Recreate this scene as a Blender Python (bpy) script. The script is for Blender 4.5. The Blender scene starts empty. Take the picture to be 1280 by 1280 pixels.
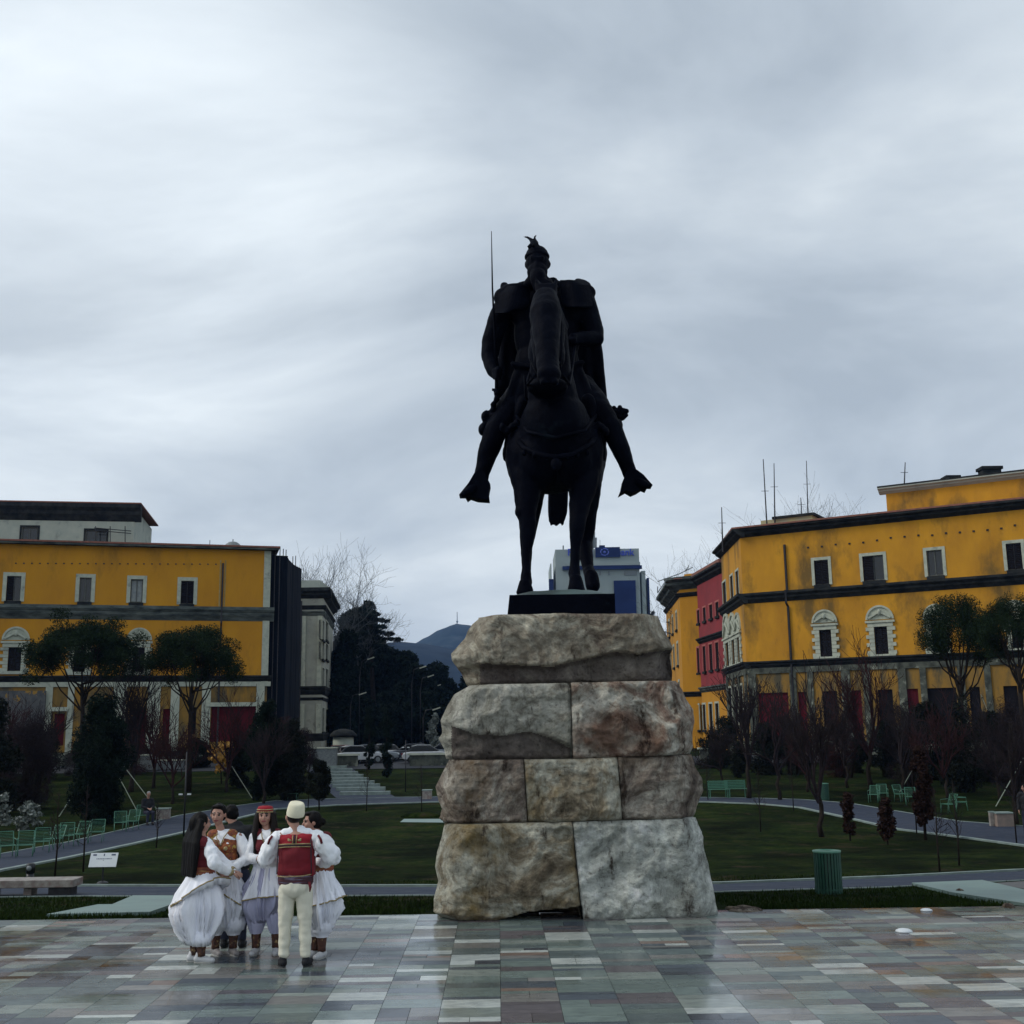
import bpy, math, random
import numpy as np
from mathutils import Vector, Matrix, noise, Quaternion
random.seed(7)
S = bpy.context.scene
COL = S.collection
PI = math.pi
R = math.radians
# ------------------------------------------------------------------ camera model (photo is 1280 x 1280)
F, HZ, EYE, ROLL = 1437.0, 911.0, 2.5, 0.014
TH = math.atan((HZ - 640) / F)
CT, ST = math.cos(TH), math.sin(TH)

def ray(u, v):
    du, dv = u - 640.0, 640.0 - v
    a = (du * math.cos(ROLL) + dv * math.sin(ROLL)) / F
    b = (-du * math.sin(ROLL) + dv * math.cos(ROLL)) / F
    return Vector((a, CT - b * ST, ST + b * CT))

def at(u, v, Y):
    d = ray(u, v)
    t = Y / d.y
    return Vector((d.x * t, Y, EYE + d.z * t))

def mpp(Y):
    return Y / F

TP = [(-60, 0), (16.6, 0), (19, -.3), (25, -.75), (38, -1.3), (52, -1.3), (75, -.9), (98, -.12), (125, 0), (6000, 0)]
def terr(Y):
    # piecewise-linear ground profile, softened
    def lin(y):
        for (a, za), (b, zb) in zip(TP, TP[1:]):
            if a <= y <= b:
                return za + (zb - za) * (y - a) / (b - a)
        return 0.0
    if Y < 16.75:
        return 0.0
    w = min(1.2, Y - 16.75)
    return (lin(Y - w) + lin(Y) * 2 + lin(Y + w)) / 4

def ground(u, v):
    d = ray(u, v)
    t, step = 4.0, 0.05
    while t < 3000:
        p = d * t
        if EYE + p.z <= terr(p.y):
            break
        t += step
        step = 0.05 if t < 60 else 0.3
    t -= step / 2
    return Vector((d.x * t, d.y * t, terr(d.y * t)))

def onY(u, Y, z=None):
    """world point at depth Y whose picture column is u, at ground height (or z)"""
    zz = terr(Y) if z is None else z
    v = 900.0
    for _ in range(6):
        p = at(u, v, Y)
        v += (p.z - zz) / mpp(Y) * 0.97
    p = at(u, v, Y)
    return Vector((p.x, Y, zz))

# ------------------------------------------------------------------ materials
def _nt(name):
    m = bpy.data.materials.new(name)
    m.use_nodes = True
    nt = m.node_tree
    b = nt.nodes['Principled BSDF']
    return m, nt, b

def nd(nt, t, **kw):
    n = nt.nodes.new(t)
    for k, v in kw.items():
        if k.startswith('i_'):
            key = k[2:]
            key = int(key) if key.isdigit() else key.replace('_', ' ')
            n.inputs[key].default_value = v
        else:
            setattr(n, k, v)
    return n

def ramp(nt, stops):
    r = nt.nodes.new('ShaderNodeValToRGB')
    els = r.color_ramp.elements
    while len(els) > 1:
        els.remove(els[0])
    els[0].position = stops[0][0]
    els[0].color = stops[0][1]
    for p, c in stops[1:]:
        e = els.new(p)
        e.color = c
    return r

def c4(c):
    return (c[0], c[1], c[2], 1.0)

def M(name, c1, c2=None, scale=3.0, rough=.8, metal=0.0, bump=0.0, bscale=None, detail=6.0, spec=.5, c3=None, s3=.6, lo=.35, hi=.65, stretch=(1, 1, 1), coat=0.0, trans=0.0, rough2=None, t3=(.56, .7)):
    m, nt, b = _nt(name)
    b.inputs['Roughness'].default_value = rough
    b.inputs['Metallic'].default_value = metal
    b.inputs['Specular IOR Level'].default_value = spec
    b.inputs['Coat Weight'].default_value = coat
    b.inputs['Transmission Weight'].default_value = trans
    L = nt.links
    if c2 is None:
        c2 = tuple(x * .8 for x in c1)
    tc = nd(nt, 'ShaderNodeTexCoord')
    mp = nd(nt, 'ShaderNodeMapping')
    mp.inputs['Scale'].default_value = stretch
    L.new(tc.outputs['Object'], mp.inputs['Vector'])
    n = nd(nt, 'ShaderNodeTexNoise', i_Scale=scale, i_Detail=detail, i_Roughness=.6)
    L.new(mp.outputs[0], n.inputs['Vector'])
    r = ramp(nt, [(lo, c4(c1)), (hi, c4(c2))])
    L.new(n.outputs['Fac'], r.inputs[0])
    out = r.outputs[0]
    if c3 is not None:
        n3 = nd(nt, 'ShaderNodeTexNoise', i_Scale=s3, i_Detail=7.0, i_Roughness=.65)
        L.new(mp.outputs[0], n3.inputs['Vector'])
        r3 = ramp(nt, [(t3[0], (0, 0, 0, 1)), (t3[1], (1, 1, 1, 1))])
        L.new(n3.outputs['Fac'], r3.inputs[0])
        mx = nd(nt, 'ShaderNodeMix', data_type='RGBA')
        L.new(r3.outputs[0], mx.inputs[0])
        L.new(out, mx.inputs[6])
        mx.inputs[7].default_value = c4(c3)
        out = mx.outputs[2]
    L.new(out, b.inputs['Base Color'])
    if rough2 is not None:
        mr = nd(nt, 'ShaderNodeMapRange')
        mr.inputs[1].default_value = .35; mr.inputs[2].default_value = .65
        mr.inputs[3].default_value = rough; mr.inputs[4].default_value = rough2
        L.new(n.outputs['Fac'], mr.inputs[0])
        L.new(mr.outputs[0], b.inputs['Roughness'])
    if bump > 0:
        nb = nd(nt, 'ShaderNodeTexNoise', i_Scale=bscale or scale * 4, i_Detail=8.0, i_Roughness=.65)
        L.new(mp.outputs[0], nb.inputs['Vector'])
        bp = nd(nt, 'ShaderNodeBump', i_Strength=1.0, i_Distance=bump)
        L.new(nb.outputs['Fac'], bp.inputs['Height'])
        L.new(bp.outputs[0], b.inputs['Normal'])
    return m

# ------------------------------------------------------------------ mesh building
class MB:
    def __init__(self):
        self.v, self.f, self.m = [], [], []
        self.cur = 0
    def add(self, vs, fs):
        o = len(self.v)
        self.v += [tuple(p) for p in vs]
        self.f += [tuple(i + o for i in f) for f in fs]
        self.m += [self.cur] * len(fs)
        return self
    def quad(self, a, b, c, d):
        return self.add([a, b, c, d], [(0, 1, 2, 3)])
    def box(self, c, s, rz=0.0, rot=None):
        c = Vector(c)
        h = Vector(s) / 2
        m = rot if rot is not None else Matrix.Rotation(rz, 3, 'Z')
        vs = [c + m @ Vector((sx * h.x, sy * h.y, sz * h.z)) for sx in (-1, 1) for sy in (-1, 1) for sz in (-1, 1)]
        return self.add(vs, [(0, 1, 3, 2), (4, 6, 7, 5), (0, 4, 5, 1), (2, 3, 7, 6), (0, 2, 6, 4), (1, 5, 7, 3)])
    def bar(self, a, b, w, t=None):
        """box from a to b with square section"""
        a, b = Vector(a), Vector(b)
        d = b - a
        t = t or w
        q = d.to_track_quat('Z', 'Y').to_matrix()
        return self.box((a + b) / 2, (w, t, d.length), rot=q)
    def tube(self, pts, rad, n=8, cap=True):
        pts = [Vector(p) for p in pts]
        if not hasattr(rad, '__len__'):
            rad = [rad] * len(pts)
        vs, fs = [], []
        up = Vector((0.123, 0.31, .94))
        for i, p in enumerate(pts):
            d = (pts[min(i + 1, len(pts) - 1)] - pts[max(i - 1, 0)])
            if d.length < 1e-9:
                d = Vector((0, 0, 1))
            d.normalize()
            x = d.cross(up)
            if x.length < .05:
                x = d.cross(Vector((1, 0, 0)))
            x.normalize()
            y = d.cross(x)
            for k in range(n):
                a = 2 * PI * k / n
                vs.append(p + (x * math.cos(a) + y * math.sin(a)) * rad[i])
        for i in range(len(pts) - 1):
            for k in range(n):
                k2 = (k + 1) % n
                fs.append((i * n + k, i * n + k2, (i + 1) * n + k2, (i + 1) * n + k))
        if cap:
            fs.append(tuple(range(n))[::-1])
            fs.append(tuple((len(pts) - 1) * n + k for k in range(n)))
        return self.add(vs, fs)
    def lathe(self, prof, c=(0, 0, 0), n=24, cap=True, sx=1.0, sy=1.0):
        c = Vector(c)
        vs, fs = [], []
        for r, z in prof:
            for k in range(n):
                a = 2 * PI * k / n
                vs.append(c + Vector((r * sx * math.cos(a), r * sy * math.sin(a), z)))
        for i in range(len(prof) - 1):
            for k in range(n):
                k2 = (k + 1) % n
                fs.append((i * n + k, i * n + k2, (i + 1) * n + k2, (i + 1) * n + k))
        if cap:
            fs.append(tuple(range(n))[::-1])
            fs.append(tuple((len(prof) - 1) * n + k for k in range(n)))
        return self.add(vs, fs)
    def capsule(self, a, b, ra, rb=None, n=14):
        """tapered capsule (closed)"""
        a, b = Vector(a), Vector(b)
        rb = ra if rb is None else rb
        d = b - a
        L = d.length
        if L < 1e-6:
            return self.ell(a, (ra, ra, ra))
        d.normalize()
        q = d.to_track_quat('Z', 'Y').to_matrix()
        prof = []
        for k in range(1, 5):
            t = PI / 2 * k / 4
            prof.append((ra * math.sin(t), -ra * math.cos(t)))
        for k in range(0, 4):
            t = PI / 2 * k / 4
            prof.append((rb * math.cos(t), L + rb * math.sin(t)))
        vs, fs = [a + q @ Vector((0, 0, -ra))], []
        for r, z in prof:
            for k in range(n):
                an = 2 * PI * k / n
                vs.append(a + q @ Vector((r * math.cos(an), r * math.sin(an), z)))
        vs.append(a + q @ Vector((0, 0, L + rb)))
        m = len(prof)
        for k in range(n):
            fs.append((0, 1 + (k + 1) % n, 1 + k))
        for i in range(m - 1):
            for k in range(n):
                k2 = (k + 1) % n
                fs.append((1 + i * n + k, 1 + i * n + k2, 1 + (i + 1) * n + k2, 1 + (i + 1) * n + k))
        e = len(vs) - 1
        for k in range(n):
            fs.append((1 + (m - 1) * n + k, 1 + (m - 1) * n + (k + 1) % n, e))
        return self.add(vs, fs)
    def ell(self, c, r, rot=None, n=18, m=11):
        c = Vector(c)
        if not hasattr(r, '__len__'):
            r = (r, r, r)
        rot = rot if rot is not None else Matrix.Identity(3)
        vs, fs = [c + rot @ Vector((0, 0, -r[2]))], []
        for i in range(1, m):
            t = PI * i / m
            for k in range(n):
                a = 2 * PI * k / n
                vs.append(c + rot @ Vector((r[0] * math.sin(t) * math.cos(a), r[1] * math.sin(t) * math.sin(a), -r[2] * math.cos(t))))
        vs.append(c + rot @ Vector((0, 0, r[2])))
        for k in range(n):
            fs.append((0, 1 + (k + 1) % n, 1 + k))
        for i in range(m - 2):
            for k in range(n):
                k2 = (k + 1) % n
                fs.append((1 + i * n + k, 1 + i * n + k2, 1 + (i + 1) * n + k2, 1 + (i + 1) * n + k))
        e = len(vs) - 1
        for k in range(n):
            fs.append((1 + (m - 2) * n + k, 1 + (m - 2) * n + (k + 1) % n, e))
        return self.add(vs, fs)
    def prism(self, poly, y0, y1, ax='Y'):
        """polygon [(x,z)] extruded along Y (or [(x,y)] along Z when ax='Z')"""
        n = len(poly)
        if ax == 'Y':
            vs = [(x, y0, z) for x, z in poly] + [(x, y1, z) for x, z in poly]
        elif ax == 'X':
            vs = [(y0, x, z) for x, z in poly] + [(y1, x, z) for x, z in poly]
        else:
            vs = [(x, z, y0) for x, z in poly] + [(x, z, y1) for x, z in poly]
        fs = [tuple(range(n)), tuple(range(n, 2 * n))[::-1]]
        for i in range(n):
            j = (i + 1) % n
            fs.append((i, i + n, j + n, j))
        return self.add(vs, fs)
    def mesh(self, name, origin=None):
        me = bpy.data.meshes.new(name)
        if origin is not None:
            o = Vector(origin)
            vs = [(p[0] - o.x, p[1] - o.y, p[2] - o.z) for p in self.v]
        else:
            vs = self.v
        me.from_pydata(vs, [], self.f)
        return me
    def build(self, name, mat, parent=None, world=False, smooth=False, kind=None, at_=None):
        org = None
        if world:
            org = ORG.get(parent.name, Vector((0, 0, 0))) if parent is not None else (Vector(at_) if at_ is not None else None)
        me = self.mesh(name, org)
        mats = mat if isinstance(mat, (list, tuple)) else [mat]
        for mm in mats:
            me.materials.append(mm)
        if len(mats) > 1:
            me.polygons.foreach_set('material_index', self.m)
        me.polygons.foreach_set('use_smooth', [bool(smooth)] * len(me.polygons))
        me.update()
        o = bpy.data.objects.new(name, me)
        COL.objects.link(o)
        if parent is not None:
            o.parent = parent
            ORG[o.name] = ORG.get(parent.name, Vector((0, 0, 0)))
        elif at_ is not None and world:
            o.location = at_
            ORG[o.name] = Vector(at_)
        if kind:
            o['kind'] = kind
        return o
ORG = {}

def tag(o, label, cat, group=None):
    o['label'] = label
    o['category'] = cat
    if group:
        o['group'] = group
    return o

def thing(name, label, cat, loc=(0, 0, 0), rz=0.0, group=None):
    o = bpy.data.objects.new(name, None)
    o.empty_display_size = .3
    COL.objects.link(o)
    o.location = loc
    o.rotation_euler = (0, 0, rz)
    ORG[o.name] = Vector(loc)
    return tag(o, label, cat, group)

def dup(root, loc, rz=0.0, label=None, group=None, scale=None):
    r = root.copy()
    COL.objects.link(r)
    r.location = loc
    r.rotation_euler = (0, 0, rz)
    if scale:
        r.scale = scale if hasattr(scale, '__len__') else (scale,) * 3
    if label:
        r['label'] = label
    if group:
        r['group'] = group
    def rec(src, dst):
        for ch in list(src.children):
            c = ch.copy()
            COL.objects.link(c)
            c.parent = dst
            rec(ch, c)
    rec(root, r)
    return r

DG = None
def remesh(mb, name, mat, parent, voxel, smooth=4, world=False, disp=None, mat_fn=None, fac=.5):
    """union closed pieces into one continuous surface"""
    org = ORG.get(parent.name, Vector((0, 0, 0))) if (world and parent is not None) else None
    me = mb.mesh('tmp', org)
    o = bpy.data.objects.new('tmp', me)
    COL.objects.link(o)
    md = o.modifiers.new('r', 'REMESH')
    md.mode = 'VOXEL'
    md.voxel_size = voxel
    md.adaptivity = 0
    if smooth:
        sm = o.modifiers.new('s', 'SMOOTH')
        sm.iterations = smooth
        sm.factor = fac
    dg = bpy.context.evaluated_depsgraph_get()
    dg.update()
    ev = o.evaluated_get(dg)
    nm = bpy.data.meshes.new_from_object(ev)
    bpy.data.objects.remove(o)
    nm.name = name
    n = len(nm.vertices)
    if disp is not None:
        co = np.empty(n * 3, 'f'); nm.vertices.foreach_get('co', co)
        no = np.empty(n * 3, 'f'); nm.vertices.foreach_get('normal', no)
        co = co.reshape(-1, 3); no = no.reshape(-1, 3)
        co += no * disp(co, no)[:, None]
        nm.vertices.foreach_set('co', co.ravel())
    nm.materials.clear()
    for mm in (mat if isinstance(mat, (list, tuple)) else [mat]):
        nm.materials.append(mm)
    if mat_fn is not None:
        c = np.empty(len(nm.polygons) * 3, 'f')
        nm.polygons.foreach_get('center', c)
        nm.polygons.foreach_set('material_index', mat_fn(c.reshape(-1, 3)).astype('i'))
    nm.polygons.foreach_set('use_smooth', [True] * len(nm.polygons))
    nm.update()
    ob = bpy.data.objects.new(name, nm)
    COL.objects.link(ob)
    if parent is not None:
        ob.parent = parent
        ORG[ob.name] = ORG.get(parent.name, Vector((0, 0, 0)))
    return ob

def nfold(scale, amp, seed=0.0, stretch=(1, 1, 1)):
    """fold-like noise displacement"""
    def fn(co, no):
        out = np.empty(len(co))
        for i, p in enumerate(co):
            q = Vector((p[0] * scale * stretch[0] + seed, p[1] * scale * stretch[1], p[2] * scale * stretch[2]))
            out[i] = noise.noise(q) * amp + noise.noise(q * 2.3) * amp * .4
        return out
    return fn

def raw_mesh(name, V, Fq, mat, parent=None, smooth=False, matidx=None):
    """V (n,3) array, Fq (m,k) array"""
    k = Fq.shape[1]
    me = bpy.data.meshes.new(name)
    me.vertices.add(len(V)); me.vertices.foreach_set('co', np.ascontiguousarray(V, 'f').ravel())
    me.loops.add(Fq.size); me.loops.foreach_set('vertex_index', np.ascontiguousarray(Fq, 'i').ravel())
    me.polygons.add(len(Fq))
    me.polygons.foreach_set('loop_start', np.arange(len(Fq), dtype='i') * k)
    me.polygons.foreach_set('loop_total', np.full(len(Fq), k, 'i'))
    for mm in (mat if isinstance(mat, (list, tuple)) else [mat]):
        me.materials.append(mm)
    if matidx is not None:
        me.polygons.foreach_set('material_index', np.ascontiguousarray(matidx, 'i'))
    me.polygons.foreach_set('use_smooth', [bool(smooth)] * len(Fq))
    me.update(calc_edges=True)
    o = bpy.data.objects.new(name, me)
    COL.objects.link(o)
    if parent is not None:
        o.parent = parent
        ORG[o.name] = ORG.get(parent.name, Vector((0, 0, 0)))
    return o
HAZE = .00009

cam = bpy.data.cameras.new('camera')
cam.sensor_width = 36.0
cam.lens = F * 36.0 / 1280.0
cam.clip_end = 9000
camo = bpy.data.objects.new('camera', cam)
COL.objects.link(camo)
camo.matrix_world = Matrix.Translation((0, 0, EYE)) @ (Matrix.Rotation(PI / 2 + TH, 4, 'X') @ Matrix.Rotation(-ROLL, 4, 'Z'))
S.camera = camo

SUN_EL, SUN_AZ = 40.0, -98.0      # azimuth measured from +Y towards +X
W = bpy.data.worlds.new('World')
S.world = W
W.use_nodes = True
nt = W.node_tree
for n in list(nt.nodes):
    nt.nodes.remove(n)
L = nt.links
out = nd(nt, 'ShaderNodeOutputWorld')
bg = nd(nt, 'ShaderNodeBackground', i_Strength=0.10)
sky = nd(nt, 'ShaderNodeTexSky', sky_type='NISHITA', sun_disc=False)
sky.sun_elevation = R(SUN_EL)
sky.sun_rotation = R(SUN_AZ)
tc = nd(nt, 'ShaderNodeTexCoord')
sep = nd(nt, 'ShaderNodeSeparateXYZ')
L.new(tc.outputs['Generated'], sep.inputs[0])
# cloud deck: project the view direction onto a high horizontal layer
zc = nd(nt, 'ShaderNodeMath', operation='MAXIMUM', i_1=0.0)
L.new(sep.outputs[2], zc.inputs[0])
za = nd(nt, 'ShaderNodeMath', operation='ADD', i_1=0.26)
L.new(zc.outputs[0], za.inputs[0])
dx = nd(nt, 'ShaderNodeMath', operation='DIVIDE')
dy = nd(nt, 'ShaderNodeMath', operation='DIVIDE')
L.new(sep.outputs[0], dx.inputs[0]); L.new(za.outputs[0], dx.inputs[1])
L.new(sep.outputs[1], dy.inputs[0]); L.new(za.outputs[0], dy.inputs[1])
cmb = nd(nt, 'ShaderNodeCombineXYZ')
L.new(dx.outputs[0], cmb.inputs[0]); L.new(dy.outputs[0], cmb.inputs[1])
mp1 = nd(nt, 'ShaderNodeMapping')
mp1.inputs['Rotation'].default_value = (0, 0, R(24))
mp1.inputs['Scale'].default_value = (0.78, 1.05, 1)
mp1.inputs['Location'].default_value = (3.1, 2.25, 0)
L.new(cmb.outputs[0], mp1.inputs[0])
n1 = nd(nt, 'ShaderNodeTexNoise', i_Scale=1.6, i_Detail=10.0, i_Roughness=.54, i_Distortion=.45)
n2 = nd(nt, 'ShaderNodeTexNoise', i_Scale=.45, i_Detail=3.0, i_Roughness=.5)
L.new(mp1.outputs[0], n1.inputs['Vector']); L.new(mp1.outputs[0], n2.inputs['Vector'])
ad = nd(nt, 'ShaderNodeMix', data_type='FLOAT', i_0=.42)
L.new(n1.outputs['Fac'], ad.inputs[2]); L.new(n2.outputs['Fac'], ad.inputs[3])
rc = ramp(nt, [(.38, (4.7, 5.4, 6.1, 1)), (.45, (5.8, 6.55, 7.25, 1)), (.51, (6.8, 7.55, 8.15, 1)), (.59, (8.6, 9.3, 9.7, 1))])
L.new(ad.outputs[0], rc.inputs[0])
# brighter veil around the hidden sun (upper left)
gd = Vector(ray(70, 140)).normalized()
dp = nd(nt, 'ShaderNodeVectorMath', operation='DOT_PRODUCT')
nrm = nd(nt, 'ShaderNodeVectorMath', operation='NORMALIZE')
L.new(tc.outputs['Generated'], nrm.inputs[0])
L.new(nrm.outputs[0], dp.inputs[0]); dp.inputs[1].default_value = gd
mr = nd(nt, 'ShaderNodeMapRange', interpolation_type='SMOOTHSTEP')
mr.inputs[1].default_value = .93; mr.inputs[2].default_value = 1.0
mr.inputs[3].default_value = 0; mr.inputs[4].default_value = 1
L.new(dp.outputs['Value'], mr.inputs[0])
nmul = nd(nt, 'ShaderNodeMath', operation='MULTIPLY')
L.new(mr.outputs[0], nmul.inputs[0]); L.new(n1.outputs['Fac'], nmul.inputs[1])
gl = nd(nt, 'ShaderNodeMix', data_type='RGBA', blend_type='ADD', clamp_factor=False)
L.new(nmul.outputs[0], gl.inputs[0]); L.new(rc.outputs[0], gl.inputs[6])
gl.inputs[7].default_value = (5.5, 5.6, 5.3, 1)
# overcast sky gets brighter towards the zenith; and a little clear-sky blue shows through
zr = nd(nt, 'ShaderNodeMapRange')
zr.inputs[1].default_value = .35; zr.inputs[2].default_value = 1.0
zr.inputs[3].default_value = 1.0; zr.inputs[4].default_value = 1.15
L.new(zc.outputs[0], zr.inputs[0])
ml = nd(nt, 'ShaderNodeVectorMath', operation='SCALE')
L.new(gl.outputs[2], ml.inputs[0]); L.new(zr.outputs[0], ml.inputs['Scale'])
mxs = nd(nt, 'ShaderNodeMix', data_type='RGBA', i_0=.90)
L.new(sky.outputs[0], mxs.inputs[6]); L.new(ml.outputs[0], mxs.inputs[7])
L.new(mxs.outputs[2], bg.inputs[0])
L.new(bg.outputs[0], out.inputs[0])

sl = bpy.data.lights.new('sun', 'SUN')
sl.energy = 1.5
sl.angle = R(22)
sl.color = (1.0, .95, .86)
so = bpy.data.objects.new('sun', sl)
COL.objects.link(so)
sd = Vector((math.sin(R(SUN_AZ)) * math.cos(R(SUN_EL)), math.cos(R(SUN_AZ)) * math.cos(R(SUN_EL)), math.sin(R(SUN_EL))))
so.rotation_euler = sd.to_track_quat('Z', 'Y').to_euler()
S.view_settings.view_transform = 'Standard'
S.view_settings.look = 'None'
S.view_settings.exposure = 0.0
S.view_settings.gamma = 1.0
S.cycles.max_bounces = 6
S.cycles.use_denoising = True

# ------------------------------------------------------------------ common materials
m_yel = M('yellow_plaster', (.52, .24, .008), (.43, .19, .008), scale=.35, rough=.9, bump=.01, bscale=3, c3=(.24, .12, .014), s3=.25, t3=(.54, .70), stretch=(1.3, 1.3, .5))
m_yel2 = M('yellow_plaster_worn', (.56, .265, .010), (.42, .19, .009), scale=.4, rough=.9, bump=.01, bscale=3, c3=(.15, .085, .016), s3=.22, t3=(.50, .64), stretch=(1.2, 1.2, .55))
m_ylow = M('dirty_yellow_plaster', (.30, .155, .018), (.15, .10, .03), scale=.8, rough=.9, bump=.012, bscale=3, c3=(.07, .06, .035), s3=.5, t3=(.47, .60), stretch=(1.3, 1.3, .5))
m_pale = M('pale_stucco', (.40, .43, .37), (.32, .36, .32), scale=.8, rough=.9, bump=.01, c3=(.2, .22, .2), s3=.4)
m_trim = M('window_stone', (.45, .47, .38), (.33, .36, .30), scale=2.5, rough=.9, bump=.01, c3=(.2, .22, .19), s3=1.2)
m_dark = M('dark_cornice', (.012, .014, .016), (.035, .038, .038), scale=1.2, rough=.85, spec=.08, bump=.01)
m_corn = M('weathered_cornice', (.13, .15, .14), (.035, .042, .042), scale=1.4, rough=.9, spec=.08, bump=.012, stretch=(.5, .5, 2))
m_tile = M('roof_tile', (.26, .10, .07), (.16, .07, .05), scale=4, rough=.85)
m_glass = M('window_glass', (.005, .007, .010), rough=.12, spec=.6)
m_curt = M('white_curtain', (.30, .33, .32), (.2, .22, .24), scale=3, rough=.9)
m_shut = M('dark_shutter', (.007, .006, .009), (.013, .012, .015), scale=5, rough=.7, spec=.08, stretch=(1, 1, 30))
m_red = M('red_board', (.10, .012, .018), (.07, .010, .016), scale=1.5, rough=.8, spec=.08)
m_redw = M('red_plaster', (.25, .022, .028), (.19, .020, .026), scale=.5, rough=.9)
m_plinth = M('grey_plinth', (.11, .12, .10), (.04, .045, .04), scale=1.5, rough=.9, spec=.08, bump=.015, c3=(.3, .32, .26), s3=.9)
m_net = M('scaffold_net', (.003, .005, .010), (.007, .010, .017), scale=2, rough=.9, spec=.08, stretch=(3, 3, .3))
m_steel = M('dark_steel', (.02, .02, .024), (.035, .035, .04), scale=8, rough=.5, metal=.5)
m_gsteel = M('grey_steel', (.12, .14, .15), (.2, .22, .22), scale=8, rough=.5, metal=.3)
m_bark = M('bark', (.016, .013, .012), (.032, .026, .022), scale=14, rough=.95, spec=.08, bump=.01, stretch=(1, 1, .3))
m_twig = M('twig', (.030, .022, .024), (.018, .015, .018), scale=10, rough=.95, spec=.08)
m_twigr = M('reddish_twig', (.045, .018, .018), (.025, .014, .017), scale=10, rough=.95, spec=.08)
m_paletwig = M('pale_twig', (.055, .065, .07), (.03, .035, .04), scale=6, rough=.95)
m_pine = M('pine_needles', (.007, .015, .007), (.016, .030, .012), scale=1.3, rough=.8, spec=.08, lo=.4, hi=.6)
m_conif = M('dark_conifer', (.004, .009, .008), (.010, .019, .013), scale=1.2, rough=.85, spec=.08, lo=.4, hi=.6)
m_brownleaf = M('brown_leaves', (.018, .010, .010), (.034, .019, .015), scale=6, rough=.85, spec=.08)
m_yleaf = M('yellow_leaves', (.45, .24, .03), (.30, .16, .03), scale=5, rough=.8)
m_bush = M('bush_leaves', (.006, .010, .008), (.016, .018, .014), scale=3, rough=.85, spec=.08)
m_wleaf = M('pale_blossom', (.24, .26, .25), (.05, .07, .05), scale=8, rough=.8)
m_gpaint = M('green_paint', (.065, .20, .135), (.045, .15, .10), scale=6, rough=.45)
m_gbin = M('bin_green', (.018, .075, .048), (.012, .055, .038), scale=8, rough=.45)
m_marble = M('bench_marble', (.30, .28, .25), (.16, .13, .12), scale=6, rough=.5, bump=.004, c3=(.22, .14, .12), s3=3)
m_lamp = M('dark_lamp', (.02, .022, .024), rough=.4, metal=.4)
m_white = M('white_panel', (.6, .64, .66), (.55, .59, .62), scale=3, rough=.4)
m_wood = M('pale_stake', (.28, .32, .26), (.2, .24, .2), scale=9, rough=.8)

# ------------------------------------------------------------------ ground
def grass_mat():
    m, nt, b = _nt('lawn_soil')
    L = nt.links
    tc = nd(nt, 'ShaderNodeTexCoord')
    n1 = nd(nt, 'ShaderNodeTexNoise', i_Scale=.9, i_Detail=9.0, i_Roughness=.75)
    n2 = nd(nt, 'ShaderNodeTexNoise', i_Scale=6.0, i_Detail=6.0, i_Roughness=.7)
    L.new(tc.outputs['Object'], n1.inputs['Vector']); L.new(tc.outputs['Object'], n2.inputs['Vector'])
    mx = nd(nt, 'ShaderNodeMix', data_type='FLOAT', i_0=.45)
    L.new(n1.outputs['Fac'], mx.inputs[2]); L.new(n2.outputs['Fac'], mx.inputs[3])
    r = ramp(nt, [(.38, (.003, .006, .002, 1)), (.46, (.006, .013, .003, 1)), (.52, (.012, .023, .004, 1)), (.57, (.019, .023, .007, 1)), (.64, (.032, .026, .015, 1))])
    L.new(mx.outputs[0], r.inputs[0])
    n3 = nd(nt, 'ShaderNodeTexNoise', i_Scale=.28, i_Detail=6.0, i_Roughness=.7)
    L.new(tc.outputs['Object'], n3.inputs['Vector'])
    r3 = ramp(nt, [(.38, (.28, .32, .28, 1)), (.5, (.8, .8, .8, 1)), (.60, (1.35, 1.3, 1.1, 1))])
    L.new(n3.outputs['Fac'], r3.inputs[0])
    ml_ = nd(nt, 'ShaderNodeMix', data_type='RGBA', blend_type='MULTIPLY', i_0=1.0)
    L.new(r.outputs[0], ml_.inputs[6]); L.new(r3.outputs[0], ml_.inputs[7])
    n4 = nd(nt, 'ShaderNodeTexNoise', i_Scale=.6, i_Detail=8.0, i_Roughness=.75)
    L.new(tc.outputs['Object'], n4.inputs['Vector'])
    r4 = ramp(nt, [(.56, (0, 0, 0, 1)), (.64, (1, 1, 1, 1))])
    L.new(n4.outputs['Fac'], r4.inputs[0])
    mx4 = nd(nt, 'ShaderNodeMix', data_type='RGBA')
    L.new(r4.outputs[0], mx4.inputs[0]); L.new(ml_.outputs[2], mx4.inputs[6]); mx4.inputs[7].default_value = (.030, .024, .013, 1)
    L.new(mx4.outputs[2], b.inputs['Base Color'])
    b.inputs['Roughness'].default_value = .95
    b.inputs['Specular IOR Level'].default_value = .03
    bp = nd(nt, 'ShaderNodeBump', i_Strength=1.0, i_Distance=.06)
    L.new(n2.outputs['Fac'], bp.inputs['Height'])
    L.new(bp.outputs[0], b.inputs['Normal'])
    return m
m_lawn = grass_mat()

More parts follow.
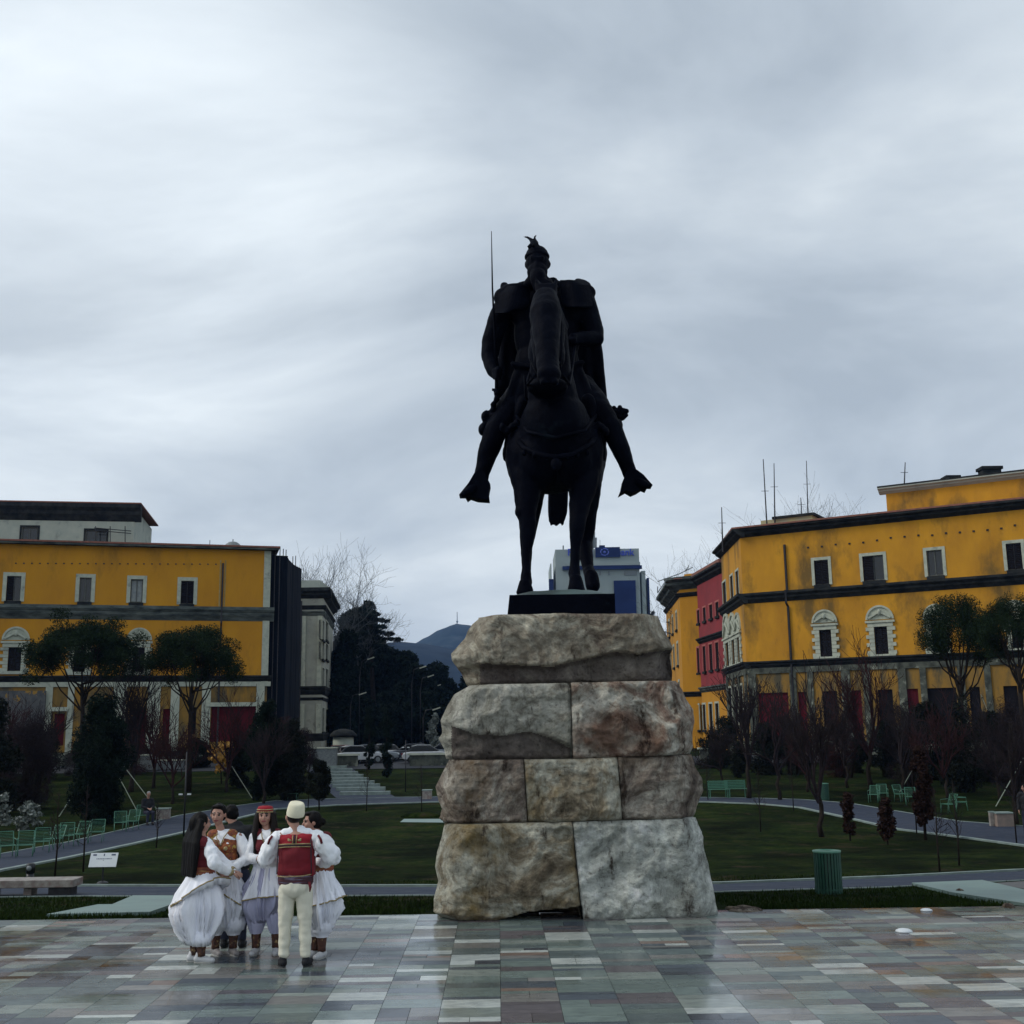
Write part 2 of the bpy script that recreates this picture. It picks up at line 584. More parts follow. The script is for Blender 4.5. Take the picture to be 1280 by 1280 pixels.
ys = [16.62]
while ys[-1] < 6000:
    y = ys[-1]
    ys.append(y + (.4 if y < 60 else .8 if y < 135 else y * .12))
xs = [-900, -300, -120, -60, -30, -15, 0, 15, 30, 60, 120, 300, 900]
g = MB()
vs = [(x * (1 + (max(0, y - 300)) / 300), y, terr(y)) for y in ys for x in xs]
nx = len(xs)
fs = [(j * nx + i, j * nx + i + 1, (j + 1) * nx + i + 1, (j + 1) * nx + i) for j in range(len(ys) - 1) for i in range(nx - 1)]
g.add(vs, fs)
go = g.build('ground', m_lawn, kind='structure', smooth=True)
go['label'] = 'dark green lawn and soil of the sunken garden'

# base bed below the slabs
g = MB()
g.box((0, -5, -.16), (90, 43.2, .28))
o = g.build('plaza_bed', M('joint_dirt', (.03, .03, .03), rough=.6), kind='structure')

# --- paving slabs: strips 0.45 m wide running away from the viewer
rng = np.random.RandomState(5)
PAL = [((.115, .15, .14), 22), ((.08, .105, .108), 20), ((.055, .07, .088), 15), ((.19, .22, .20), 12), ((.15, .148, .142), 11),
       ((.092, .082, .09), 9), ((.36, .39, .37), 8), ((.17, .12, .10), 2), ((.035, .04, .052), 8)]
pc = np.array([p[0] for p in PAL]); pw = np.array([p[1] for p in PAL], float); pw /= pw.sum()
V, Fq, Cc, Rg = [], [], [], []
ca, sa = math.cos(R(.85)), math.sin(R(.85))
edge = 16.60
def slab(x0, x1, y0, y1, col, rg):
    g_ = .0022
    tz = [0.0] * 4
    b = len(V)
    for k, (x, y) in enumerate(((x0 + g_, y0 + g_), (x1 - g_, y0 + g_), (x1 - g_, y1 - g_), (x0 + g_, y1 - g_))):
        V.append((x * ca - y * sa, x * sa + y * ca, .0 + tz[k]))
    for (x, y) in ((x0 + g_, y0 + g_), (x1 - g_, y0 + g_), (x1 - g_, y1 - g_), (x0 + g_, y1 - g_)):
        V.append((x * ca - y * sa, x * sa + y * ca, -.03))
    Fq.extend([(b, b + 1, b + 2, b + 3), (b, b + 4, b + 5, b + 1), (b + 1, b + 5, b + 6, b + 2), (b + 2, b + 6, b + 7, b + 3), (b + 3, b + 7, b + 4, b)])
    Cc.extend([col] * 5); Rg.extend([rg] * 5)
wcol = .55
for i in range(-38, 39):
    x0, x1 = i * wcol, (i + 1) * wcol
    xm = (x0 + x1) / 2
    ymax = 16.62 / ca - xm * sa / ca
    y = -4.0 + rng.rand() * .2
    fam = rng.choice(len(PAL), p=pw)
    while y < ymax - .02:
        d = rng.choice([.10, .13, .17, .22, .22, .34])
        y1 = min(y + d, ymax)
        if ymax - y1 < .06:
            y1 = ymax
        k = fam if rng.rand() < .18 else rng.choice(len(PAL), p=pw)
        fam = k
        if rng.rand() < .25:
            x0s = (x0, (x0 + x1) / 2, x1)
        else:
            x0s = (x0, x1)
        for a, b in zip(x0s, x0s[1:]):
            kk = k if rng.rand() < .6 else rng.choice(len(PAL), p=pw)
            c = pc[kk] * (1 + rng.normal(0, .10))
            slab(a, b, y, y1, np.clip(c, .02, .8), .12 + .12 * rng.rand())
        y = y1
def paving_mat():
    m, nt, b = _nt('wet_paving')
    L = nt.links
    at_ = nd(nt, 'ShaderNodeAttribute', attribute_name='slab')
    tc = nd(nt, 'ShaderNodeTexCoord')
    mp = nd(nt, 'ShaderNodeMapping')
    mp.inputs['Scale'].default_value = (1, 2.2, 1)
    L.new(tc.outputs['Object'], mp.inputs[0])
    n1 = nd(nt, 'ShaderNodeTexNoise', i_Scale=6.0, i_Detail=6.0, i_Roughness=.6)
    L.new(mp.outputs[0], n1.inputs['Vector'])
    rr = ramp(nt, [(.3, (.72, .72, .74, 1)), (.5, (1, 1, 1, 1)), (.7, (1.25, 1.22, 1.18, 1))])
    L.new(n1.outputs['Fac'], rr.inputs[0])
    mx = nd(nt, 'ShaderNodeMix', data_type='RGBA', blend_type='MULTIPLY', i_0=1.0)
    L.new(at_.outputs['Color'], mx.inputs[6]); L.new(rr.outputs[0], mx.inputs[7])
    L.new(mx.outputs[2], b.inputs['Base Color'])
    n2 = nd(nt, 'ShaderNodeTexNoise', i_Scale=.7, i_Detail=4.0, i_Roughness=.6)
    L.new(tc.outputs['Object'], n2.inputs['Vector'])
    mr = nd(nt, 'ShaderNodeMapRange')
    mr.inputs[1].default_value = .38; mr.inputs[2].default_value = .62
    mr.inputs[3].default_value = -.07; mr.inputs[4].default_value = .24
    L.new(n2.outputs['Fac'], mr.inputs[0])
    ad = nd(nt, 'ShaderNodeMath', operation='ADD')
    L.new(mr.outputs[0], ad.inputs[0]); L.new(at_.outputs['Alpha'], ad.inputs[1])
    L.new(ad.outputs[0], b.inputs['Roughness'])
    b.inputs['Specular IOR Level'].default_value = .5
    n3 = nd(nt, 'ShaderNodeTexNoise', i_Scale=40.0, i_Detail=5.0, i_Roughness=.6)
    L.new(tc.outputs['Object'], n3.inputs['Vector'])
    bp = nd(nt, 'ShaderNodeBump', i_Strength=.15, i_Distance=.0004)
    L.new(n3.outputs['Fac'], bp.inputs['Height'])
    L.new(bp.outputs[0], b.inputs['Normal'])
    return m
po = raw_mesh('plaza', np.array(V), np.array(Fq), paving_mat())
ca_ = po.data.attributes.new('slab', 'FLOAT_COLOR', 'FACE')
arr = np.ones((len(Fq), 4), 'f'); arr[:, :3] = np.array(Cc); arr[:, 3] = np.array(Rg)
ca_.data.foreach_set('color', arr.ravel())
po['kind'] = 'structure'
po['label'] = 'wet multicoloured stone paving of the square'

# --- paths (asphalt sheets), kerbs
m_path = M('asphalt_path', (.016, .023, .042), (.028, .038, .062), scale=1.5, rough=.6, bump=.004, bscale=40, rough2=.85, spec=.2)
m_road = M('road_asphalt', (.02, .023, .03), (.03, .033, .04), scale=1, rough=.8, spec=.2)
m_kerb = M('kerb_stone', (.22, .28, .26), (.14, .18, .17), scale=3, rough=.6, bump=.003)
m_conc = M('pale_slab', (.17, .25, .23), (.14, .20, .19), scale=1.2, rough=.5, bump=.004, c3=(.17, .22, .21), s3=.8)

def dense(pl, n=10):
    out = []
    for (a, b) in zip(pl, pl[1:]):
        for k in range(n):
            t = k / n
            out.append((a[0] + (b[0] - a[0]) * t, a[1] + (b[1] - a[1]) * t))
    out.append(pl[-1])
    return out

def sheet(name, near, far, mat, lift=.014, sub=8, label=None, kind='structure', n=10):
    """sheet lying on the ground between two edges given as picture polylines"""
    A = [ground(*p) for p in dense(near, n)]
    B = [ground(*p) for p in dense(far, n)]
    vs, fs = [], []
    for a, b in zip(A, B):
        for k in range(sub + 1):
            t = k / sub
            p = a.lerp(b, t)
            vs.append((p.x, p.y, terr(p.y) + lift))
    m = sub + 1
    for i in range(len(A) - 1):
        for k in range(sub):
            fs.append((i * m + k, (i + 1) * m + k, (i + 1) * m + k + 1, i * m + k + 1))
    mb = MB(); mb.add(vs, fs)
    o = mb.build(name, mat, kind=kind, smooth=True)
    if label: o['label'] = label
    return o

def kerb(name, line, w, h, mat, n=10, label=None):
    P = [ground(*p) for p in dense(line, n)]
    mb = MB()
    vs, fs = [], []
    for i, p in enumerate(P):
        d = P[min(i + 1, len(P) - 1)] - P[max(i - 1, 0)]
        d.z = 0
        d.normalize()
        q = Vector((-d.y, d.x, 0)) * w / 2
        for s, hz in ((-1, -.1), (-1, h), (1, h), (1, -.1)):
            vs.append((p.x + q.x * s, p.y + q.y * s, terr(p.y) + hz))
    for i in range(len(P) - 1):
        for k in range(4):
            k2 = (k + 1) % 4
            fs.append((i * 4 + k, i * 4 + k2, (i + 1) * 4 + k2, (i + 1) * 4 + k))
    fs += [(0, 1, 2, 3), (len(vs) - 1, len(vs) - 2, len(vs) - 3, len(vs) - 4)]
    mb.add(vs, fs)
    o = mb.build(name, mat, kind='structure')
    if label: o['label'] = label
    return o

# straight front path, left and right part seen either side of the pedestal
FN = [(-260, 1126), (0, 1121), (95, 1120), (300, 1120), (545, 1119), (720, 1118), (900, 1114.5), (1100, 1109), (1280, 1100), (1500, 1086)]
FF = [(-260, 1113), (0, 1109), (95, 1109), (300, 1109.5), (545, 1109.5), (720, 1108), (900, 1106), (1100, 1098.5), (1280, 1089.5), (1500, 1076)]
sheet('path', FN, FF, m_path, label='narrow asphalt path between the paving and the lawn')
kerb('kerb', [(u, v - .8) for u, v in FF], .10, .05, m_kerb, label='pale kerb along the far edge of the near path')
kerb('kerb', [(u, v + .8) for u, v in FN], .05, .02, m_kerb, label='thin pale edging on the near side of the near path')
# curved path round the lawn
RN = [(-200, 1140), (0, 1089), (80, 1074), (160, 1057), (222, 1043), (300, 1023), (345, 1012), (420, 1007), (545, 1003), (720, 1002), (885, 1003), (950, 1005.5), (1000, 1010), (1060, 1023), (1120, 1037), (1200, 1047), (1280, 1058), (1500, 1100)]
RF = [(-200, 1075), (0, 1068), (80, 1054), (160, 1036), (222, 1020), (300, 1007), (345, 1001), (420, 998.5), (545, 996), (720, 996), (885, 997), (950, 998), (1000, 999.5), (1060, 1004), (1120, 1014), (1200, 1027), (1280, 1033), (1500, 1048)]
sheet('path', RN, RF, m_path, label='bluish asphalt path curving round the sunken lawn', sub=14)
kerb('kerb', RN, .20, .05, m_kerb, label='pale kerb on the lawn side of the curving path')
kerb('kerb', RF, .08, .03, m_kerb, label='thin edging on the garden side of the curving path')
# pale slab ramps on both sides of the front
def poly_slab(name, pts, mat, h=.05, label=None):
    P = [ground(*p) for p in pts]
    mb = MB()
    n = len(P)
    vs = [(p.x, p.y, p.z + h) for p in P] + [(p.x, p.y, p.z - .2) for p in P]
    fs = [tuple(range(n))] + [(i, i + n, (i + 1) % n + n, (i + 1) % n) for i in range(n)]
    mb.add(vs, fs)
    o = mb.build(name, mat, kind='structure')
    if label: o['label'] = label
    return o
poly_slab('pavement', [(58, 1147), (122, 1134), (140, 1134), (166, 1122.5), (247, 1122.5), (187, 1144)], m_conc, label='pale stone slab crossing the grass beside the marble bench')
poly_slab('pavement', [(1140, 1106.5), (1228, 1103), (1300, 1120), (1420, 1132), (1295, 1136), (1190, 1119)], m_conc, label='pale stone slab crossing the grass at the right of the square')
poly_slab('pavement', [(1238, 1106), (1330, 1100), (1400, 1112), (1300, 1116)], M('wet_gravel', (.05, .05, .05), (.09, .09, .09), scale=9, rough=.6), h=.03, label='dark gravel patch beside the pale slab')
# stepped path up to the street
for k in range(10):
    t = k / 9
    u0 = 424 + (398 - 424) * t + (8 if k < 2 else 0)
    cu = 455 + (405 - 455) * t
    v = 994 + (957 - 994) * t ** .9
    a = ground(cu - 30 + 10 * t, v); b = ground(cu + 32 - 12 * t, v)
    mb = MB()
    mb.box(((a.x + b.x) / 2, a.y, terr(a.y) + .09), (b.x - a.x, .5, .22), rz=0)
    o = mb.build('step', m_kerb, kind='structure')
    o['label'] = 'pale step of the garden stair leading to the street'
sheet('path', [(424, 1001), (500, 1000)], [(372, 952), (420, 950)], m_path, lift=.02, sub=40, n=2, label='dark stair ground between the pale steps')

# street in front of the far buildings and boulevard running away
g = MB()
for (x0, x1, y0, y1, z) in ((-300, 300, 90, 103, 0),):
    N = 30
    vs = []
    for j in range(N + 1):
        y = y0 + (y1 - y0) * j / N
        vs += [(x0, y, terr(y) + .03), (x1, y, terr(y) + .03)]
    g.add(vs, [(2 * j, 2 * j + 1, 2 * j + 3, 2 * j + 2) for j in range(N)])
o = g.build('road', m_road, kind='structure'); o['label'] = 'asphalt street between the garden and the far buildings'
g = MB(); g.add([(-13, 103, .04), (11, 103, .04), (11, 1500, .04), (-13, 1500, .04)], [(0, 1, 2, 3)])
o = g.build('road', m_road, kind='structure'); o['label'] = 'wide boulevard running away from the square'

# hills
def hill(name, ridge, Y, depth, mat, label):
    """ridge as picture polyline; a real mound with its crest at depth Y"""
    mb = MB()
    P = [at(u, v, Y) for u, v in dense(ridge, 12)]
    rows = 14
    vs, fs = [], []
    for p in P:
        for k in range(rows + 1):
            t = k / rows
            y = Y - depth * (1 - t)
            zz = -2 + (p.z + 2) * math.sin(t * PI / 2) ** 1.2
            zz += noise.noise(Vector((p.x * .012, y * .012, 3))) * 18 * (1 - t) * math.sin(PI * t) + noise.noise(Vector((p.x * .05, y * .05, 9))) * 4 * math.sin(PI * t)
            vs.append((p.x * (y / Y) ** .3, y, zz))
        for k in range(1, 8):
            t = k / 7
            vs.append((p.x, Y + depth * t, -2 + (p.z + 2) * math.cos(t * PI / 2)))
    m = rows + 8
    for i in range(len(P) - 1):
        for k in range(m - 1):
            fs.append((i * m + k, (i + 1) * m + k, (i + 1) * m + k + 1, i * m + k + 1))
    mb.add(vs, fs)
    o = mb.build(name, mat, kind='structure', smooth=True)
    o['label'] = label
    return o
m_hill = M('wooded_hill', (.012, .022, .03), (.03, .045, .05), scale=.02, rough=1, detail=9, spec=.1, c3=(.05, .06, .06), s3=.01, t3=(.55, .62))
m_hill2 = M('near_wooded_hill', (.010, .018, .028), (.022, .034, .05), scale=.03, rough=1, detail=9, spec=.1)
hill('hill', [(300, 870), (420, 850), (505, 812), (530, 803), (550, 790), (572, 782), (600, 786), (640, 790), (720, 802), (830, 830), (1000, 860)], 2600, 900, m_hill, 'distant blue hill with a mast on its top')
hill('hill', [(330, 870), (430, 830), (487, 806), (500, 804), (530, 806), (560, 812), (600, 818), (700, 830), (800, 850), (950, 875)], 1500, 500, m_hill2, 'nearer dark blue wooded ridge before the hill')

hz = MB(); hz.box((0, 1700, 150), (5200, 3700, 303))
m_haze = bpy.data.materials.new('haze_air'); m_haze.use_nodes = True
nt = m_haze.node_tree
for n in list(nt.nodes): nt.nodes.remove(n)
ho = nd(nt, 'ShaderNodeOutputMaterial'); pv = nd(nt, 'ShaderNodeVolumePrincipled', i_Density=HAZE)
pv.inputs['Color'].default_value = (.25, .48, 1.0, 1)
nt.links.new(pv.outputs[0], ho.inputs['Volume'])
hzo = hz.build('haze', m_haze, kind='stuff'); hzo['label'] = 'thin bluish haze over the distant hills'; hzo['category'] = 'haze'
# ------------------------------------------------------------------ rock pedestal
def stone_mat(name, cols, stain, white=0.0, seed=0.0):
    m, nt, b = _nt(name)
    L = nt.links
    tc = nd(nt, 'ShaderNodeTexCoord')
    mp = nd(nt, 'ShaderNodeMapping')
    mp.inputs['Location'].default_value = (seed, seed * .7, seed * .3)
    L.new(tc.outputs['Object'], mp.inputs[0])
    n1 = nd(nt, 'ShaderNodeTexNoise', i_Scale=1.1, i_Detail=12.0, i_Roughness=.74, i_Distortion=1.6)
    L.new(mp.outputs[0], n1.inputs['Vector'])
    r1 = ramp(nt, [(.36, c4(cols[0])), (.45, c4(cols[1])), (.50, c4(cols[2])), (.56, c4(cols[3])), (.66, c4([min(.75, x * 1.45) for x in cols[3]]))])
    L.new(n1.outputs['Fac'], r1.inputs[0])
    # coloured stains
    n2 = nd(nt, 'ShaderNodeTexNoise', i_Scale=.8, i_Detail=6.0, i_Roughness=.65)
    mp2 = nd(nt, 'ShaderNodeMapping'); mp2.inputs['Location'].default_value = (seed + 9, 4, 2)
    L.new(tc.outputs['Object'], mp2.inputs[0]); L.new(mp2.outputs[0], n2.inputs['Vector'])
    r2 = ramp(nt, [(.50, (0, 0, 0, 1)), (.66, (1, 1, 1, 1))])
    L.new(n2.outputs['Fac'], r2.inputs[0])
    mx = nd(nt, 'ShaderNodeMix', data_type='RGBA')
    L.new(r2.outputs[0], mx.inputs[0]); L.new(r1.outputs[0], mx.inputs[6]); mx.inputs[7].default_value = c4(stain)
    # dark weather streaks and pits
    mp3 = nd(nt, 'ShaderNodeMapping'); mp3.inputs['Scale'].default_value = (2.3, 1.2, .75); mp3.inputs['Location'].default_value = (seed * 2, 1, 6)
    L.new(tc.outputs['Object'], mp3.inputs[0])
    n3 = nd(nt, 'ShaderNodeTexNoise', i_Scale=1.6, i_Detail=9.0, i_Roughness=.72)
    L.new(mp3.outputs[0], n3.inputs['Vector'])
    r3 = ramp(nt, [(.36, (.20, .165, .15, 1)), (.43, (.85, .85, .85, 1)), (.62, (1.15, 1.15, 1.15, 1))])
    L.new(n3.outputs['Fac'], r3.inputs[0])
    mm = nd(nt, 'ShaderNodeMix', data_type='RGBA', blend_type='MULTIPLY', i_0=1.0)
    L.new(mx.outputs[2], mm.inputs[6]); L.new(r3.outputs[0], mm.inputs[7])
    n5 = nd(nt, 'ShaderNodeTexVoronoi', i_Scale=5.5)
    L.new(mp3.outputs[0], n5.inputs['Vector'])
    n6 = nd(nt, 'ShaderNodeTexNoise', i_Scale=14.0, i_Detail=8.0, i_Roughness=.75)
    L.new(mp.outputs[0], n6.inputs['Vector'])
    r6 = ramp(nt, [(.34, (.45, .42, .40, 1)), (.43, (.95, .95, .95, 1)), (.64, (1.2, 1.2, 1.17, 1))])
    L.new(n6.outputs['Fac'], r6.inputs[0])
    m2 = nd(nt, 'ShaderNodeMix', data_type='RGBA', blend_type='MULTIPLY', i_0=1.0)
    L.new(mm.outputs[2], m2.inputs[6]); L.new(r6.outputs[0], m2.inputs[7])
    L.new(m2.outputs[2], b.inputs['Base Color'])
    b.inputs['Roughness'].default_value = .9
    b.inputs['Specular IOR Level'].default_value = .25
    n4 = nd(nt, 'ShaderNodeTexNoise', i_Scale=7.0, i_Detail=12.0, i_Roughness=.7)
    L.new(mp.outputs[0], n4.inputs['Vector'])
    bp = nd(nt, 'ShaderNodeBump', i_Strength=1.0, i_Distance=.13)
    L.new(n4.outputs['Fac'], bp.inputs['Height'])
    L.new(bp.outputs[0], b.inputs['Normal'])
    return m
ms_warm = stone_mat('warm_limestone', [(.11, .08, .065), (.25, .21, .16), (.36, .32, .25), (.46, .43, .35)], (.14, .115, .085), seed=2)
ms_grey = stone_mat('greyish_limestone', [(.12, .105, .095), (.22, .205, .17), (.33, .32, .27), (.42, .41, .36)], (.16, .18, .14), seed=5)
ms_red = stone_mat('reddish_limestone', [(.13, .07, .05), (.26, .19, .15), (.38, .33, .27), (.48, .46, .40)], (.17, .105, .075), seed=8)
ms_brown = stone_mat('brown_limestone', [(.08, .062, .052), (.18, .145, .12), (.27, .23, .19), (.38, .35, .30)], (.13, .085, .045), seed=12)
ms_ochre = stone_mat('ochre_limestone', [(.12, .095, .065), (.24, .20, .14), (.34, .31, .24), (.44, .43, .36)], (.22, .16, .07), seed=17)
ms_recess_shade = stone_mat('brown_stone_recess_shade', [(.075, .058, .052), (.105, .088, .08), (.13, .11, .10), (.17, .15, .13)], (.10, .085, .075), seed=31)  # browner stone with the shade of the undercut put into its colour
ms_white = stone_mat('white_limestone', [(.22, .22, .20), (.38, .40, .37), (.50, .52, .48), (.60, .62, .58)], (.30, .31, .27), seed=23)

ZX = lambda x: 520 + x * .3281
ZY = lambda y: 740 + y * .3281
YF = 15.95
def pw(px, py, Y=YF):
    p = at(ZX(px), ZY(py), Y)
    return p.x, p.z
def interp(pts, z):
    """x at height z for a profile listed from the top down"""
    if z >= pts[0][1]: return pts[0][0]
    for (xa, za), (xb, zb) in zip(pts, pts[1:]):
        if za >= z >= zb:
            t = (za - z) / max(1e-6, za - zb)
            return xa + (xb - xa) * t
    return pts[-1][0]
def iz(pts, x):
    """z at position x for a line listed left to right"""
    if x <= pts[0][0]: return pts[0][1]
    for (xa, za), (xb, zb) in zip(pts, pts[1:]):
        if xa <= x <= xb:
            t = (x - xa) / max(1e-6, xb - xa)
            return za + (zb - za) * t
    return pts[-1][1]
def PL(l): return [pw(*p) for p in l]
def sst(a, b, x):
    t = max(0., min(1., (x - a) / (b - a)))
    return t * t * (3 - 2 * t)
def fbm(p, o=6, h=.9): return noise.fractal(p, h, 2.1, o)

rows = {
 1: dict(top=PL([(150, 80), (560, 72), (1010, 74)]), bot=PL([(150, 352), (560, 344), (1040, 332)]),
         L=PL([(232, 84), (208, 104), (190, 130), (178, 160), (150, 192), (124, 222), (128, 250), (150, 276), (166, 305), (186, 350)]),
         Rr=PL([(946, 78), (962, 120), (984, 160), (998, 200), (994, 240), (1004, 300), (1002, 330)])),
 2: dict(bot=PL([(80, 641), (560, 637), (1100, 619)]),
         L=PL([(196, 352), (140, 384), (112, 430), (86, 488), (92, 540), (76, 562), (98, 600), (106, 640)]),
         Rr=PL([(1006, 336), (1034, 370), (1050, 408), (1078, 448), (1080, 500), (1070, 540), (1074, 598), (1064, 620)])),
 3: dict(bot=PL([(60, 888), (560, 878), (1120, 864)]),
         L=PL([(118, 645), (90, 700), (66, 748), (78, 800), (92, 832), (96, 884)]),
         Rr=PL([(1066, 622), (1080, 670), (1108, 718), (1116, 768), (1100, 800), (1088, 832), (1080, 864)])),
 4: dict(bot=PL([(40, 1256), (600, 1256), (1190, 1250)]),
         L=PL([(102, 888), (92, 940), (74, 1000), (66, 1060), (78, 1120), (62, 1180), (60, 1236), (84, 1256)]),
         Rr=PL([(1080, 866), (1100, 930), (1116, 1000), (1134, 1050), (1146, 1120), (1160, 1200), (1172, 1252)])),
}
rows[2]['top'] = rows[1]['bot']; rows[3]['top'] = rows[2]['bot']; rows[4]['top'] = rows[3]['bot']
setb = {1: .22, 2: .08, 3: .06, 4: 0.0}
rec1 = PL([(150, 285), (260, 268), (400, 276), (520, 280), (600, 262), (700, 240), (770, 222), (860, 232), (970, 212), (1040, 215)])
rec2 = PL([(80, 505), (140, 512), (220, 540), (330, 548), (430, 530), (520, 560), (600, 600)])
und4 = PL([(300, 1262), (380, 1242), (430, 1224), (520, 1216), (590, 1208), (634, 1200), (640, 1262)])
chip = pw(560, 925); chip2 = pw(545, 895)
def front_disp(row, x, z):
    """how far the face goes back (+) into the stone"""
    d = -0.075 * fbm(Vector((x * .9, z * .9, row * 7.3)), 4) - .045 * noise.ridged_multi_fractal(Vector((x * 2.2, z * 2.6, row * 3.1)), .9, 2.2, 5, 1.0, 2.0) + .05
    d += .02 * noise.noise(Vector((x * 9, z * 11, 4)))
    w_ = Vector((x * 1.9 + .35 * noise.noise(Vector((x * 2, z * 2, row))), row * 1.7, z * 2.3))
    vd = noise.voronoi(w_)[0]
    d += .085 * (vd[0] - .35) + .03 * (noise.voronoi(w_ * 3.1)[0][0] - .3)
    if row == 1:
        zc = iz(rec1, x)
        d += .19 * (1 - sst(zc - .05, zc + .03, z))
        d += .05 * sst(.0, .35, z - zc) * .8
    if row == 2:
        if x < pw(592, 500)[0]:
            zc = iz(rec2, x)
            d += .11 * (1 - sst(zc - .06, zc + .05, z))
        else:
            d += -.12 * fbm(Vector((x * 1.8, z * 1.8, 31)), 5)
    if row == 4 and pw(300, 1200)[0] < x < pw(636, 1200)[0]:
        zc = iz(und4, x)
        d += .9 * (1 - sst(zc - .03, zc + .01, z))
    if row == 4:
        r_ = math.hypot(x - chip[0], (z - chip[1]) * 1.2)
        d += .12 * (1 - sst(.07, .15, r_))
    return d
def block(row, a, bnd, mat, name='stone_block', parent=None):
    """a: left bound function, bnd: right bound function (x at z); 'ext' flags give rough outer sides"""
    (fl, extL), (fr, extR) = a, bnd
    rw = rows[row]
    yf = YF + setb[row]
    depth = {1: 5.2, 2: 5.6, 3: 5.9, 4: 6.2}[row]
    NXf = 170 if row == 1 else 110
    NS, NB, NZ = 50, 14, 64
    vs = []
    xm0 = (fl(rw['top'][1][1]) + fr(rw['top'][1][1])) / 2
    for i in range(NZ + 1):
        t = i / NZ
        e = min(t, 1 - t)
        rnd = .035 * (1 - sst(0, .045, e))
        zt, zb = iz(rw['top'], xm0), iz(rw['bot'], xm0)
        zz = zt + (zb - zt) * t
        xl, xr = fl(zz), fr(zz)
        loop = []
        for k in range(NXf + 1):
            s = k / NXf
            loop.append((xl + (xr - xl) * s, 0.0, 'f', s))
        for k in range(1, NS):
            loop.append((xr, depth * k / NS, 'r', k / NS))
        for k in range(NB + 1):
            s = k / NB
            loop.append((xr + (xl - xr) * s, depth, 'b', s))
        for k in range(1, NS):
            loop.append((xl, depth * (1 - k / NS), 'l', k / NS))
        for (x, y, side, s) in loop:
            ztx, zbx = iz(rw['top'], x) - .004, iz(rw['bot'], x) + .004
            z = ztx + (zbx - ztx) * t
            if side == 'f':
                y = front_disp(row, x, z)
                # arris rounding; outer ends fall back as rough-broken corners
                ex = min(s, 1 - s) * (xr - xl)
                y += rnd * 1.2 + .03 * (1 - sst(0, .04, ex))
                if extL: y += .30 * (1 - sst(0, .34, x - xl)) ** 1.5 
                if extR: y += .30 * (1 - sst(0, .34, xr - x)) ** 1.5
            elif side in 'rl':
                ext = extR if side == 'r' else extL
                sg = 1 if side == 'r' else -1
                if ext:
                    fd = front_disp(row, x, z) + .30 + rnd
                    w = sst(0, .5, y)
                    n_ = fbm(Vector((y * .9 + 40 * sg, z * 1.1, row * 5)), 5) * .16 + .05 * noise.ridged_multi_fractal(Vector((y * 2, z * 2.4, row)), .9, 2.2, 4, 1.0, 2.0)
                    x += sg * (n_ - .12) * w - sg * rnd
                    y = max(y, fd * (1 - min(1, y / 1.2)) + y) if y < 1.2 else y
                else:
                    x -= sg * .006
            else:
                y += fbm(Vector((x, z, 50 + row)), 4) * .15
            vs.append((x, yf + y, z))
    n = len(loop)
    fs = []
    for i in range(NZ):
        for k in range(n):
            k2 = (k + 1) % n
            fs.append((i * n + k, (i + 1) * n + k, (i + 1) * n + k2, i * n + k2))
    # caps: bridge front to back as strips (fan through centre line)
    c0 = len(vs)
    zt = sum(v[2] for v in vs[:n]) / n; zb = sum(v[2] for v in vs[-n:]) / n
    vs.append(((fl(zt) + fr(zt)) / 2, yf + depth / 2, zt))
    vs.append(((fl(zb) + fr(zb)) / 2, yf + depth / 2, zb))
    for k in range(n):
        k2 = (k + 1) % n
        fs.append((c0, k, k2))
        fs.append((c0 + 1, NZ * n + k2, NZ * n + k))
    mb = MB(); mb.add(vs, fs)
    ob = mb.build(name, mat, parent, world=True, smooth=True)
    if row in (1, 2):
        ob.data.materials.append(ms_recess_shade)  # recessed faces below the overhang get the stone with shade in its colour
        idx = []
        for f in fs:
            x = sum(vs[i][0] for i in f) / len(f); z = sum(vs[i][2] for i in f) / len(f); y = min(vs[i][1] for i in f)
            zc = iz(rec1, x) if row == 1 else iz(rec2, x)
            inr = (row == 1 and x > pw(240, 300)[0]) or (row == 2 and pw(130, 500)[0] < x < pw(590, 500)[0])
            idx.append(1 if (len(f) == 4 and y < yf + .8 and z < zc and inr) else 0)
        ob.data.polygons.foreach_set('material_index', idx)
    return ob
pcx = at(722, 1150, 18.9).x
ped = thing('rock_pedestal', 'tall pedestal of rough limestone blocks carrying the bronze rider statue', 'pedestal', (pcx, 18.9, 0))
P = lambda prof: (lambda z: interp(prof, z))
def J(a, b):
    A, B = pw(*a), pw(*b)
    return lambda z: A[0] + (B[0] - A[0]) * (A[1] - z) / (A[1] - B[1])
gap = .006
def sh(f, d): return lambda z: f(z) + d
b1 = block(1, (P(rows[1]['L']), 1), (P(rows[1]['Rr']), 1), ms_warm, parent=ped)
b1['label'] = 'single wide top block with a jagged overhang'
j2 = J((590, 344), (598, 637))
o = block(2, (P(rows[2]['L']), 1), (sh(j2, -gap), 0), ms_grey, parent=ped); o['label'] = 'grey-green block, left of the second course'
o = block(2, (sh(j2, gap), 0), (P(rows[2]['Rr']), 1), ms_red, parent=ped); o['label'] = 'reddish broken block, right of the second course'
j3a = J((411, 640), (426, 884)); j3b = J((770, 628), (790, 870))
o = block(3, (P(rows[3]['L']), 1), (sh(j3a, -gap), 0), ms_brown, parent=ped); o['label'] = 'brown pitted block, left of the third course'
o = block(3, (sh(j3a, gap), 0), (sh(j3b, -gap), 0), ms_ochre, parent=ped); o['label'] = 'brown block with a pale patch, middle of the third course'
o = block(3, (sh(j3b, gap), 0), (P(rows[3]['Rr']), 1), ms_brown, parent=ped); o['label'] = 'brown block, right of the third course'
j4 = J((597, 878), (634, 1255))
